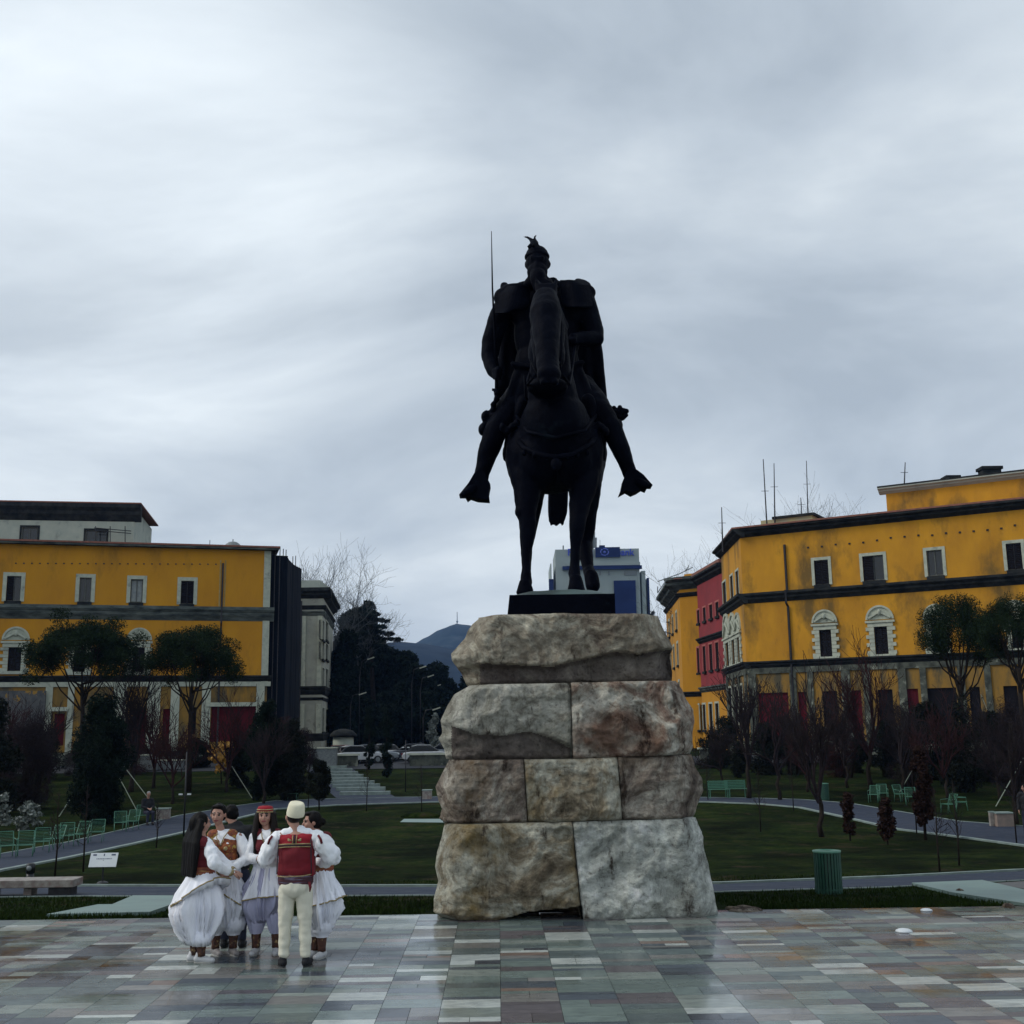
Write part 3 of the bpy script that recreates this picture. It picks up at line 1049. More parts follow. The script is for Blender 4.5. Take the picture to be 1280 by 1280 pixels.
o = block(4, (P(rows[4]['L']), 1), (sh(j4, -gap), 0), ms_ochre, parent=ped); o['label'] = 'ochre block with a broken corner, bottom left'
o = block(4, (sh(j4, gap), 0), (P(rows[4]['Rr']), 1), ms_white, parent=ped); o['label'] = 'whitish block with chiselled face, bottom right'

# ------------------------------------------------------------------ bronze horseman
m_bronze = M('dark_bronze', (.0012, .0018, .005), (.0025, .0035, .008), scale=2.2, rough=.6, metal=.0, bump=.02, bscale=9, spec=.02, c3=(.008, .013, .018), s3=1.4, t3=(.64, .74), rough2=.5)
m_bronze2 = M('patinated_bronze', (.03, .04, .042), (.10, .15, .15), scale=1.6, rough=.5, metal=.3, bump=.02, bscale=6)
ztop = at(700, 772, YF + .25).z     # top of the rock
st = thing('equestrian_statue', 'dark bronze statue of a helmeted bearded rider on a walking horse, sword upright', 'statue', (at(703, 765, 18.8).x, 18.8, ztop))

# bronze base slab
bb = MB()
xl, xr = at(637, 755, 16.75).x, at(769, 755, 16.75).x
zb0 = ztop - .12; zb1 = at(700, 743, 16.75).z
bb.prism([(xl - .06, zb0), (xr + .0, zb0), (xr, zb1), (xl, zb1)], 16.75, 21.2)
bb.build('base_slab', m_bronze, st, world=True)
bb = MB()
nx_, ny_ = 26, 40
vs = []
for j in range(ny_ + 1):
    for i in range(nx_ + 1):
        s, t = i / nx_, j / ny_
        x = xl + (xr - xl) * s; y = 16.77 + 4.4 * t
        hh = .16 * (math.sin(PI * s) ** .6) * (math.sin(PI * min(1, t * 1.0 + .02)) ** .4 if 0 < t < 1 else 0)
        hh += .05 * noise.noise(Vector((x * 3, y * 3, 0))) * (1 if 0 < s < 1 and 0 < t < 1 else 0)
        vs.append((x, y, zb1 + max(0, hh) + .004))
fs = [(j * (nx_ + 1) + i, j * (nx_ + 1) + i + 1, (j + 1) * (nx_ + 1) + i + 1, (j + 1) * (nx_ + 1) + i) for j in range(ny_) for i in range(nx_)]
bb.add(vs, fs); bb.build('base_ground', m_bronze2, st, world=True, smooth=True)
zg = zb1 + .12

def C(mb, a, b, n=14):
    """capsule between two picture-measured joints (u, v, Y, radius px)"""
    mb.capsule(at(*a[:3]), at(*b[:3]), a[3] * mpp(a[2]), b[3] * mpp(b[2]), n=n)
def chain(mb, pts):
    for a, b in zip(pts, pts[1:]): C(mb, a, b)
def E(mb, u, v, Y, ru, rv, ry, rot=None):
    mb.ell(at(u, v, Y), (ru * mpp(Y), ry, rv * mpp(Y)), rot=rot, n=24, m=15)
def ryr(deg): return Matrix.Rotation(R(deg), 3, 'Y')
def rxr(deg): return Matrix.Rotation(R(deg), 3, 'X')

h = MB()
# barrel, chest, rump
E(h, 694, 545, 17.75, 50, 52, .70)
E(h, 694, 530, 17.55, 44, 44, .55)
E(h, 690, 572, 18.6, 58, 44, 1.3)
E(h, 692, 560, 19.9, 55, 47, 1.0)
E(h, 672, 575, 17.75, 30, 42, .55); E(h, 716, 572, 17.75, 30, 42, .55)     # breast muscles
E(h, 655, 570, 17.9, 24, 46, .5); E(h, 734, 566, 17.9, 21, 44, .5)
E(h, 694, 590, 18.2, 36, 26, .8)
# neck
chain(h, [(692, 512, 17.55, 36), (688, 462, 17.30, 27), (686, 415, 17.1, 24), (684, 384, 16.95, 18)])
chain(h, [(690, 470, 17.6, 22), (685, 400, 17.25, 18)])
# head, forehead to muzzle
chain(h, [(682, 376, 16.75, 18), (682, 394, 16.5, 22), (684, 432, 16.2, 16), (685, 462, 16.0, 15)])
E(h, 684, 484, 16.95, 27, 12, .3); E(h, 683, 440, 16.75, 24, 34, .3)
C(h, (674, 364, 16.8, 5), (669, 346, 16.85, 1.2)); C(h, (692, 364, 16.8, 5), (696, 347, 16.85, 1.2))
chain(h, [(672, 412, 16.6, 10), (676, 452, 16.3, 10)]); chain(h, [(697, 410, 16.6, 10), (696, 452, 16.3, 10)])
E(h, 686, 468, 15.98, 16, 13, .2); E(h, 680, 478, 15.9, 6, 5, .09); E(h, 693, 478, 15.9, 6, 5, .09)
C(h, (676, 366, 16.85, 6), (673, 352, 16.9, 2)); C(h, (692, 366, 16.85, 6), (694, 352, 16.9, 2))
E(h, 671, 402, 16.55, 4, 5, .06); E(h, 700, 402, 16.55, 4, 5, .06)
# mane and forelock
for k in range(9):
    t = k / 8
    C(h, (688 + 6 * math.sin(k * 2.1), 372 + 100 * t, 17.05 + .2 * t, 8), (703 + 5 * math.sin(k * 1.7), 396 + 100 * t, 17.1 + .2 * t, 4))
for k in range(4):
    C(h, (678 + 4 * k, 358, 16.8, 5), (679 + 4 * k + (k - 1.5), 386, 16.62, 3))
# front legs
LF = [(659, 590, 17.75, 25), (659, 615, 17.6, 17.5), (657.5, 638, 17.5, 13.6), (660, 652, 17.45, 11), (660, 667, 17.45, 9.8), (658, 687, 17.45, 6.0), (657.5, 712, 17.45, 5.7), (657.5, 727, 17.43, 7.9), (656.5, 737, 17.38, 7.0)]
chain(h, LF)
E(h, 650, 640, 17.5, 7, 8, .15)
RFl = [(727, 588, 17.75, 25), (729, 612, 17.6, 17), (724, 634, 17.45, 13.4), (722, 650, 17.35, 11.3), (721, 664, 17.35, 10), (719.5, 684, 17.35, 6.7), (718.5, 706, 17.35, 6.4), (718.5, 717, 17.32, 8.2), (719.5, 730, 17.28, 7.2)]
chain(h, RFl)
def hoof(mb, u, v, Y, r, hgt):
    p = at(u, v, Y)
    mb.lathe([(r * .62, hgt), (r * .75, hgt * .7), (r * .92, hgt * .3), (r * 1.02, 0), (r * .9, -.04)], c=(p.x, Y - .03, zg - .02 + (p.z - p.z)), n=20)
hoof(h, 656, 742, 17.38, .135, .20); hoof(h, 720, 738, 17.28, .14, .24)
# hind legs: horse's left hind (right in the picture) lifts its heel, right hind planted
def W3(x, y, z): return Vector((x, y, z))
def wch(mb, pts):
    for a, b in zip(pts, pts[1:]): mb.capsule(a[0], b[0], a[1], b[1])
bx = at(694, 560, 19.9).x; bz = at(694, 560, 19.9).z
hxl = at(658.5, 700, 20.1).x - bx; hxr = at(735, 700, 19.4).x - bx
wch(h, [(W3(bx - .46, 20.0, bz - .1), .48), (W3(bx - .44, 19.8, bz - .75), .26), (W3(bx + hxl, 20.35, zg + 1.1), .11), (W3(bx + hxl, 20.1, zg + .45), .065), (W3(bx + hxl, 20.05, zg + .25), .09), (W3(bx + hxl, 19.93, zg + .1), .12)])
wch(h, [(W3(bx + .46, 19.95, bz - .1), .48), (W3(bx + .48, 19.5, bz - .75), .30), (W3(bx + hxr - .02, 19.95, zg + 1.15), .15), (W3(bx + hxr, 19.45, zg + .62), .10), (W3(bx + hxr + .03, 19.2, zg + .46), .12), (W3(bx + hxr + .05, 19.1, zg + .28), .12)])
h.lathe([(.09, .2), (.12, .1), (.15, 0), (.13, -.04)], c=(bx + hxl, 19.9, zg - .02), n=18)
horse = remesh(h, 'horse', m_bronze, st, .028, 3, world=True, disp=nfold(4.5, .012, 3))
# tail
h = MB()
for k in range(9):
    dx = (k - 4) * 2.0
    chain(h, [(697 + dx * .4, 575, 20.9, 7), (698 + dx, 610, 21.1, 5), (697 + dx * 1.05, 640, 21.05, 4.2), (695 + dx * 1.0, 652 + (k * 5 % 7), 21.0, 1.5)])
remesh(h, 'tail', m_bronze, horse, .03, 2, world=True)
# harness: breast strap, bridle, reins
h = MB()
def strap(pts, r): h.tube([at(*p) for p in pts], r, n=6)
strap([(640, 540, 17.9), (655, 560, 17.2), (676, 569, 16.98), (695, 572, 16.93), (715, 569, 16.98), (737, 556, 17.2), (750, 538, 17.9)], .045)
strap([(645, 520, 17.9), (660, 540, 17.2), (695, 548, 16.95), (732, 538, 17.2), (745, 518, 17.9)], .035)
for k in range(7):
    E(h, 655 + k * 13.2, 566 + 6 * math.sin(PI * k / 6), 17.13 - .17 * math.sin(PI * k / 6), 3.2, 4.2, .05)
E(h, 695, 580, 16.95, 7, 9, .08)
strap([(668, 398, 16.45), (676, 404, 16.22), (684, 406, 16.15), (693, 404, 16.22), (701, 398, 16.45)], .022)
strap([(670, 452, 16.25), (678, 456, 15.98), (686, 457, 15.93), (694, 456, 15.98), (701, 452, 16.25)], .022)
strap([(670, 398, 16.5), (669, 430, 16.35), (671, 462, 16.1)], .02); strap([(701, 398, 16.5), (702, 430, 16.35), (700, 462, 16.1)], .02)
h.build('harness', m_bronze, horse, world=True, smooth=True)
h = MB()
h.tube([at(702, 468, 16.1), at(712, 480, 16.9), at(716, 455, 17.5), at(719, 430, 17.9)], .022, n=6)
h.tube([at(670, 468, 16.1), at(658, 482, 16.9), at(664, 460, 17.5), at(700, 432, 17.9)], .022, n=6)
h.tube([at(656, 470, 16.6), at(657, 495, 16.75), at(659, 500, 16.8)], .02, n=6)
h.build('rein', m_bronze, horse, world=True, smooth=True)
# saddle cloth
for s, (u0, u1, u2) in ((-1, (655, 640, 633)), (1, (735, 750, 753))):
    h = MB()
    for k in range(7):
        Y = 17.95 + k * .22
        chain(h, [(u0, 500, Y, 9), (u1, 540, Y, 8), (u2, 570 + 3 * math.sin(k * 2), Y, 5)])
    remesh(h, 'saddle_cloth', m_bronze, horse, .03, 4, world=True, disp=nfold(4, .02, 8))
# ---- rider
r = MB()
# torso and hips
E(r, 684, 420, 18.45, 44, 50, .40); E(r, 684, 392, 18.4, 48, 34, .36); E(r, 684, 455, 18.45, 42, 40, .42); E(r, 688, 500, 18.55, 52, 40, .55)
C(r, (672, 362, 18.35, 15), (672, 345, 18.3, 13))
# head & beard
E(r, 671.5, 329, 18.25, 15.5, 19, .21)
E(r, 671.5, 340, 18.12, 13.5, 13, .16)
E(r, 673, 356, 18.3, 20, 12, .25); E(r, 684, 362, 18.2, 16, 9, .2)
C(r, (672, 345, 18.0, 11), (677, 360, 17.95, 10)); C(r, (673, 352, 17.93, 7), (686, 356, 17.88, 6)); C(r, (668, 346, 17.95, 6), (671, 362, 17.9, 5))
C(r, (671.5, 326, 18.03, 2.6), (671.5, 334, 17.99, 3.6))
E(r, 666, 326, 18.06, 3, 1.6, .03); E(r, 677, 326, 18.06, 3, 1.6, .03)
C(r, (664, 321.5, 18.05, 2.2), (670, 322.5, 18.02, 2.2)); C(r, (673, 322.5, 18.02, 2.2), (679, 321.5, 18.05, 2.2))
C(r, (665, 340, 17.98, 3), (671, 338, 17.94, 3.2)); C(r, (678, 340, 17.98, 3), (672, 338, 17.94, 3.2))
E(r, 657.5, 331, 18.28, 2.4, 5, .05); E(r, 686, 331, 18.28, 2.4, 5, .05)
# right arm (left in the picture), sword hand low
chain(r, [(636, 378, 18.4, 16), (623, 400, 18.4, 14.5), (614, 428, 18.4, 13), (612, 446, 18.38, 11.5), (616, 462, 18.2, 9.5), (622, 468, 18.05, 7.5)])
E(r, 610, 440, 18.4, 8, 14, .14)
# hand with fingers closed round the grip
E(r, 622, 469, 18.0, 6.5, 6.5, .09)
for k in range(4):
    chain(r, [(616 + .6 * k, 463 + 3.4 * k, 17.96, 2), (621, 462.5 + 3.4 * k, 17.86, 2.1), (626, 464 + 3.4 * k, 17.92, 1.8)])
chain(r, [(618, 462, 17.95, 2.3), (623, 459, 17.88, 2.1), (627, 461, 17.9, 1.8)])
# left arm, elbow out, fist holding the reins
chain(r, [(728, 376, 18.4, 17), (737, 398, 18.38, 14.5), (743, 414, 18.3, 12.5), (744.5, 424, 18.2, 11)])
chain(r, [(744.5, 424, 18.2, 11), (730, 423, 18.0, 10), (718, 424, 17.85, 7.5)])
E(r, 715, 425, 17.8, 7, 6, .09)
for k in range(4):
    chain(r, [(712 + 2.6 * k, 420, 17.74, 2), (711.5 + 2.6 * k, 425, 17.68, 2.1), (713 + 2.6 * k, 430, 17.74, 1.8)])
chain(r, [(720, 419, 17.78, 2.4), (715, 417.5, 17.7, 2.1)])
# skirts of the tunic over the thighs, thighs, knees, boots
chain(r, [(662, 490, 18.5, 26), (640, 512, 18.2, 22), (622, 535, 17.9, 15)])
chain(r, [(722, 490, 18.5, 26), (742, 508, 18.2, 21), (763, 533, 17.9, 14)])
chain(r, [(621, 535, 17.9, 15), (612, 560, 17.95, 14), (603, 590, 18.0, 10), (600, 606, 18.0, 9)])
chain(r, [(763, 533, 17.9, 14), (776, 562, 17.95, 12), (786, 588, 18.0, 9.5), (790, 600, 18.0, 9)])
# feet, toes pointing outwards
chain(r, [(601, 607, 18.0, 8.5), (592, 612, 17.85, 7.5), (580, 617, 17.72, 4.5)])
chain(r, [(788, 602, 18.0, 8.5), (797, 603, 17.85, 7.5), (808, 606, 17.72, 4.5)])
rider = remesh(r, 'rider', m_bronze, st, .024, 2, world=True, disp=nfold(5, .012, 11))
# armour plates, pauldrons and cape
r = MB()
def shell(pts, Y0, dy, n=10):
    """curved plate: picture outline rows (u_left, u_right, v), bulging towards the viewer"""
    vs, fs = [], []
    m_ = len(pts)
    for i, (ul, ur, v) in enumerate(pts):
        for k in range(n + 1):
            s = k / n
            u = ul + (ur - ul) * s
            vs.append(at(u, v, Y0 - dy * math.sin(PI * s) - .03 * i))
    for i in range(m_ - 1):
        for k in range(n):
            a = i * (n + 1) + k
            fs.append((a, a + 1, a + n + 2, a + n + 1))
    o = len(vs)
    vs2 = [v + Vector((0, .06, 0)) for v in vs]
    fs2 = [tuple(i + o for i in f[::-1]) for f in fs]
    rim = []
    idx = [k for k in range(n + 1)] + [i * (n + 1) + n for i in range(1, m_)] + [(m_ - 1) * (n + 1) + k for k in range(n - 1, -1, -1)] + [i * (n + 1) for i in range(m_ - 2, 0, -1)]
    for a, b in zip(idx, idx[1:] + idx[:1]):
        rim.append((a, a + o, b + o, b))
    r.add(vs + vs2, fs + fs2 + rim)
shell([(634, 661, 357), (626, 663, 366), (622, 662, 378), (620, 656, 386), (619, 642, 391)], 18.1, .18)
r.build('chest_plate', m_bronze, rider, world=True)
r = MB()
shell([(700, 726, 350), (700, 736, 356), (701, 740, 368), (703, 741, 378), (706, 740, 383)], 18.1, .18)
r.build('chest_plate', m_bronze, rider, world=True)
r = MB()
chain(r, [(630, 372, 18.35, 13), (640, 362, 18.4, 9), (656, 361, 18.4, 8), (668, 362, 18.4, 8)])
chain(r, [(735, 366, 18.35, 11), (722, 359, 18.4, 10.5), (706, 358, 18.4, 9.5), (690, 362, 18.4, 9)])
E(r, 629, 378, 18.35, 8, 12, .24); E(r, 733, 374, 18.35, 9, 14, .24)
C(r, (630, 358, 18.5, 6), (634, 366, 18.4, 8)); C(r, (722, 352, 18.5, 5), (734, 357, 18.4, 6))
C(r, (652, 356, 18.4, 5), (692, 352, 18.4, 6)); E(r, 741, 397, 18.35, 4.5, 5, .08); E(r, 618, 399, 18.4, 4, 5, .08)
for k in range(11):
    s = k / 10
    ub = 625 + 132 * s
    chain(r, [(640 + 92 * s, 372, 18.75, 9), (632 + 112 * s, 430, 18.95, 8.5), (628 + 120 * s + 2 * math.sin(k * 2), 480, 19.1, 8), (ub + 3 * math.sin(k * 2.4), 505 + 16 * s, 19.35, 6)])
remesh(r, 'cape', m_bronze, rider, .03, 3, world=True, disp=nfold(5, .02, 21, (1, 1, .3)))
# tunic hem, belt and folds over thighs
r = MB()
for k in range(9):
    s = k / 8
    chain(r, [(650 + 72 * s, 462, 18.15 + .1 * abs(s - .5), 7), (634 + 106 * s, 505, 17.95 + .15 * abs(s - .5), 7), (624 + 130 * s, 528 + 8 * math.sin(k * 1.9), 17.9, 5.5)])
chain(r, [(642, 455, 18.1, 4), (664, 458, 18.0, 4), (704, 458, 18.0, 4), (728, 453, 18.1, 4)])
remesh(r, 'tunic', m_bronze, rider, .03, 2, world=True, disp=nfold(5, .02, 31, (1, 1, .3)))
# knee guards and holsters hanging at the saddle
r = MB()
E(r, 606, 521, 18.0, 5, 7, .12); E(r, 604, 537, 18.0, 6.5, 8.5, .14); C(r, (608, 516, 18, 4), (612, 528, 18, 6))
E(r, 771, 532, 17.95, 8, 9, .14); C(r, (752, 508, 18.1, 9), (768, 532, 18, 8)); E(r, 776, 541, 17.95, 4, 5, .08)
for k in range(6):
    E(r, 621 - k * 1.5 + 1.5 * math.sin(k * 2), 492 + k * 7, 17.95, 4.2, 4.2, .08)
for k in range(5):
    E(r, 628 + k * 6, 534 + 5 * math.sin(k * 1.6), 17.6, 4, 6, .08); E(r, 738 + k * 5, 536 + 4 * math.cos(k * 1.5), 17.6, 4, 6, .08)
remesh(r, 'saddle_gear', m_bronze, st, .024, 1, world=True)
# stirrups: broad Turkish plates
for (pts) in ([(601, 586), (593, 592), (586, 604), (574, 619), (581, 619), (584, 624), (588, 621), (597, 624), (612, 625), (611, 616), (613, 606), (606, 592)],
              [(788, 585), (796, 588), (804, 594), (810, 601), (815.5, 607), (808, 607), (808, 612), (803, 610), (797, 614), (790, 617), (783, 613), (774, 618), (777, 610), (779, 600), (784, 588)]):
    r = MB()
    q = [at(u, v, 17.85) for u, v in pts]
    r.prism([(p.x, p.z) for p in q], 17.80, 18.12)
    c_ = sum((Vector(v) for v in r.v), Vector()) / len(r.v)
    r.build('stirrup', m_bronze, st, world=True)
# helmet with goat head
r = MB()
hc = at(671.3, 321, 18.27)
k_ = mpp(18.27)
r.lathe([(16.6 * k_, -2.5 * k_), (16.8 * k_, 1.5 * k_), (15.2 * k_, 3 * k_), (14 * k_, 7 * k_), (10.5 * k_, 11.5 * k_), (6 * k_, 14 * k_), (1 * k_, 15 * k_)], c=hc, n=24)
chain(r, [(670, 308, 18.3, 4.2), (667, 303, 18.15, 3.8), (663, 307, 18.0, 2.4)])
chain(r, [(665, 303, 18.2, 2.6), (663, 299, 18.3, 2.2), (659, 296.5, 18.4, 1.6), (653, 296, 18.5, .6)])
chain(r, [(671, 304, 18.2, 2.6), (668.5, 299.5, 18.3, 2.0), (668.5, 296, 18.4, 1.4), (671.5, 293, 18.5, .6)])
C(r, (671, 305, 18.25, 2), (674, 309, 18.25, 1.2)); C(r, (662, 306, 18.15, 1.5), (659, 309, 18.15, .8))
remesh(r, 'helmet', m_bronze, rider, .018, 1, world=True)
# sword
r = MB()
tip, grip, pom = at(614.3, 289, 18.1), at(620.5, 463, 17.95), at(620.6, 489, 17.95)
mid = at(615.5, 360, 18.1); mid2 = at(618.0, 410, 18.03)
r.tube([tip, mid, mid2, grip], [.006, .016, .022, .026], n=6)
r.tube([grip, pom], .03, n=8); r.ell(pom, .05)
r.tube([at(615, 487, 17.95), at(626, 488, 17.95)], .022, n=6)
r.build('sword', m_bronze, st, world=True, smooth=True)
# mace on the far side: shaft and knobbed head
r = MB()
r.tube([at(742, 490, 18.7), at(768, 514, 18.3)], .035, n=8)
E(r, 772, 517, 18.25, 8, 8, .11)
for k in range(14):
    a = k * 2.4; z_ = -1 + 2 * (k + .5) / 14
    rr_ = math.sqrt(1 - z_ * z_)
    r.ell(at(772, 517, 18.25) + Vector((rr_ * math.cos(a), rr_ * math.sin(a), z_)) * .11, .04, n=8, m=6)
chain(r, [(777, 514, 18.2, 5), (783, 514, 18.2, 3.4)]); C(r, (778, 522, 18.2, 4), (783, 519, 18.2, 2.5))
r.build('mace', m_bronze, st, world=True, smooth=True)
# scabbard
r = MB()
r.tube([at(735, 470, 18.9), at(752, 500, 19.0), at(764, 530, 19.3)], [.05, .05, .03], n=8)
r.build('scabbard', m_bronze, st, world=True, smooth=True)
# ------------------------------------------------------------------ facades
class Wall:
    """vertical plane from ground point A to B (left to right as seen); s runs along it, outward normal n faces the viewer side"""
    def __init__(s, A, B, z0=0.0):
        s.A, s.B = Vector((A[0], A[1], 0)), Vector((B[0], B[1], 0))
        s.d = (s.B - s.A).normalized()
        s.len = (s.B - s.A).length
        s.n = Vector((s.d.y, -s.d.x, 0))
    def hit(s, u, v):
        r_ = ray(u, v)
        o = Vector((0, 0, EYE))
        t = (s.A - o).dot(s.n) / r_.dot(s.n)
        p = o + r_ * t
        return (p - s.A).dot(s.d), p.z
    def P(s, a, z, out=0.0):
        p = s.A + s.d * a + s.n * out
        return Vector((p.x, p.y, z))
    def box(s, mb, s0, s1, z0, z1, o0, o1):
        vs = [s.P(a, z, o) for a in (s0, s1) for o in (o0, o1) for z in (z0, z1)]
        mb.add(vs, [(0, 1, 3, 2), (4, 6, 7, 5), (0, 4, 5, 1), (2, 3, 7, 6), (0, 2, 6, 4), (1, 5, 7, 3)])
    def face(s, mb, s0, s1, z0, z1, ops, rev=.32, out=0.0):
        """wall face with real openings (s0,s1,z0,z1) and reveals"""
        ss = sorted({s0, s1} | {x for o in ops for x in o[:2] if s0 < x < s1})
        zz = sorted({z0, z1} | {x for o in ops for x in o[2:4] if z0 < x < z1})
        for a, b in zip(ss, ss[1:]):
            for c, d in zip(zz, zz[1:]):
                m_, k_ = (a + b) / 2, (c + d) / 2
                if any(o[0] < m_ < o[1] and o[2] < k_ < o[3] for o in ops):
                    continue
                mb.quad(s.P(a, c, out), s.P(b, c, out), s.P(b, d, out), s.P(a, d, out))
        for o in ops:
            a, b, c, d = o[:4]
            q = lambda x, z, t: s.P(x, z, out - t)
            mb.quad(q(a, c, 0), q(a, d, 0), q(a, d, rev), q(a, c, rev))
            mb.quad(q(b, c, 0), q(b, c, rev), q(b, d, rev), q(b, d, 0))
            mb.quad(q(a, d, 0), q(b, d, 0), q(b, d, rev), q(a, d, rev))
            mb.quad(q(a, c, 0), q(a, c, rev), q(b, c, rev), q(b, c, 0))
    def rect(s, l, t, r_, b):
        """picture rect -> (s0, s1, z0, z1)"""
        m_ = (t + b) / 2
        s0 = s.hit(l, m_)[0]; s1 = s.hit(r_, m_)[0]
        zt = s.hit((l + r_) / 2, t)[1]; zb = s.hit((l + r_) / 2, b)[1]
        return (min(s0, s1), max(s0, s1), zb, zt)
    def profile(s, mb, s0, s1, prof):
        """extrude a moulding profile [(out, z)] along the wall, mitred ends flat"""
        n = len(prof)
        vs = [s.P(s0, z, o) for o, z in prof] + [s.P(s1, z, o) for o, z in prof]
        fs = [tuple(range(n))[::-1], tuple(range(n, 2 * n))]
        for i in range(n):
            j = (i + 1) % n
            fs.append((i, j, j + n, i + n))
        mb.add(vs, fs)

def window(w, o, parent, style='plain', rev=.3, out=0.0, fr=.32, arch=None, open_=0, pane=None, frame_mat=None):
    a, b, c, d = o[:4]
    q = []
    mb = MB()
    # timber frame inside the reveal
    t = .09
    w.box(mb, a, a + t, c, d, out - rev + .08, out - rev + .16); w.box(mb, b - t, b, c, d, out - rev + .08, out - rev + .16)
    w.box(mb, a + t, b - t, c, c + t, out - rev + .08, out - rev + .16); w.box(mb, a + t, b - t, d - t, d, out - rev + .08, out - rev + .16)
    w.box(mb, (a + b) / 2 - .04, (a + b) / 2 + .04, c + t, d - t, out - rev + .08, out - rev + .155)
    wo = mb.build('window', M_FRAME, parent, world=True)
    mb = MB(); w.box(mb, a, b, c, d, out - rev - .05, out - rev + .05)
    mb.build('pane', pane or m_glass, wo, world=True)
    if style in ('shutter', 'half'):
        mb = MB()
        n = 14
        for (x0, x1) in (((a + .02, (a + b) / 2 - .02), ((a + b) / 2 + .02, b - .02)) if style == 'shutter' else ((a + .02, (a + b) / 2 - .02),)):
            w.box(mb, x0, x0 + .05, c + .02, d - .02, out - .12, out - .06); w.box(mb, x1 - .05, x1, c + .02, d - .02, out - .12, out - .06)
            for k in range(n):
                z = c + .05 + (d - c - .1) * (k + .5) / n
                w.box(mb, x0 + .05, x1 - .05, z - (d - c) / n * .36, z + (d - c) / n * .36, out - .11, out - .07)
        mb.build('shutter', m_shut, wo, world=True)
    if fr:
        mb = MB()
        w.box(mb, a - fr, a, c - .05, d + fr, out - .02, out + .05); w.box(mb, b, b + fr, c - .05, d + fr, out - .02, out + .05)
        w.box(mb, a, b, d, d + fr, out - .02, out + .05)
        mb.build('surround', frame_mat or m_trim, wo, world=True)
        mb = MB(); w.box(mb, a - fr * .3, b + fr * .3, c - .28, c - .02, out - .02, out + .2)
        mb.build('sill', m_dark, wo, world=True)
    return wo

M_FRAME = M('window_frame', (.05, .055, .05), (.09, .10, .09), scale=4, rough=.6)

def arch_window(w, o, parent, asc=1.0):
    """window with quoined jambs, lintel, round-arched head with a small pediment and a carved bust"""
    a, b, c, d = o[:4]
    wo = window(w, o, parent, style='shutter', fr=0, rev=.35)
    mb = MB()
    wd = b - a
    q = .62 * wd
    n = 7
    H = d - c
    for k in range(n):
        z0, z1 = c + H * k / n, c + H * (k + 1) / n - .03
        qq = q if k % 2 == 0 else q * .62
        w.box(mb, a - qq, a, z0, z1, -.02, .12); w.box(mb, b, b + qq, z0, z1, -.02, .12)
    w.box(mb, a - q * .75, b + q * .75, d, d + .34, -.02, .14)
    w.box(mb, a - q, b + q, d + .34, d + .52, -.02, .24)
    # arch ring and tympanum
    cx = (a + b) / 2; r_ = (b - a) / 2 + q * .92; zc = d + .62
    N = 18
    vs = []
    for k in range(N + 1):
        an = PI * k / N
        for (rr, o_) in ((r_, .16), (r_ * .86, .16), (r_ * .86, .02), (r_, .0)):
            vs.append(w.P(cx + rr * math.cos(an), zc + rr * 1.02 * math.sin(an), o_))
    fs = []
    for k in range(N):
        for j in range(4):
            j2 = (j + 1) % 4
            fs.append((k * 4 + j, k * 4 + j2, (k + 1) * 4 + j2, (k + 1) * 4 + j))
    mb.add(vs, fs)
    vs = [w.P(cx, zc, .05)] + [w.P(cx + r_ * .86 * math.cos(PI * k / N), zc + r_ * .875 * math.sin(PI * k / N), .05) for k in range(N + 1)]
    mb.add(vs, [(0, k, k + 1) for k in range(1, N + 1)])
    # raking pediment
    for sgn in (-1, 1):
        p0 = w.P(cx + sgn * r_ * .80, zc + .12, .17); p1 = w.P(cx + sgn * .02, zc + r_ * .55, .17)
        mb.bar(p0, p1, .13, .16)
    mb.ell(w.P(cx, zc + r_ * .50, .16), (.17, .17, .26), n=10, m=8)
    w.box(mb, a - q * .9, b + q * .9, c - .26, c, -.02, .26)
    mb.build('arched_surround', m_trim, wo, world=True)
    return wo

def cornice(w, s0, s1, zt, h, out, mat, parent, name='cornice', dent=False):
    mb = MB()
    w.profile(mb, s0, s1, [(-.3, zt), (out, zt), (out, zt - h * .22), (out * .8, zt - h * .34), (out * .62, zt - h * .42), (out * .55, zt - h * .62), (out * .28, zt - h * .8), (.02, zt - h), (-.3, zt - h)])
    o = mb.build(name, mat, parent, world=True)
    return o

# ================================================================== left yellow building
A = onY(-330, 94.0, 0); B = onY(331.5, 105.0, 0)
wl = Wall((A.x, A.y), (B.x, B.y))
lb = thing('government_building', 'long yellow three-storey palace left of the monument with white-framed windows and round-headed pediments', 'building', ((A.x + B.x) / 2, (A.y + B.y) / 2, 0))
zroof = wl.hit(165, 684)[1]
zc1t, zc1b = wl.hit(165, 757.5)[1], wl.hit(165, 775)[1]
zc2t, zc2b = wl.hit(165, 846)[1], wl.hit(165, 858)[1]
Ls = wl.len
ops_top = [wl.rect(8, 720, 26, 751), wl.rect(99, 722, 114, 752), wl.rect(163, 724, 178.5, 753), wl.rect(226, 726, 242, 755),
           wl.rect(-70, 719, -53, 750), wl.rect(-150, 717, -133, 748), wl.rect(-235, 715, -218, 746)]
ops_mid = [wl.rect(10, 809, 26.5, 839), wl.rect(92, 809, 107, 840), wl.rect(165.5, 809, 180.5, 840), wl.rect(-75, 808, -58, 839), wl.rect(-160, 807, -143, 838)]
ops_g = [wl.rect(67, 892, 80, 932), wl.rect(166, 886, 182, 936), wl.rect(203, 886, 212, 933), wl.rect(235.5, 884, 245, 918), wl.rect(263.5, 883, 320, 927),
         wl.rect(6, 898, 31, 938), wl.rect(115, 886, 128, 925), wl.rect(-60, 886, -40, 930), wl.rect(-140, 886, -120, 930)]
mb = MB()
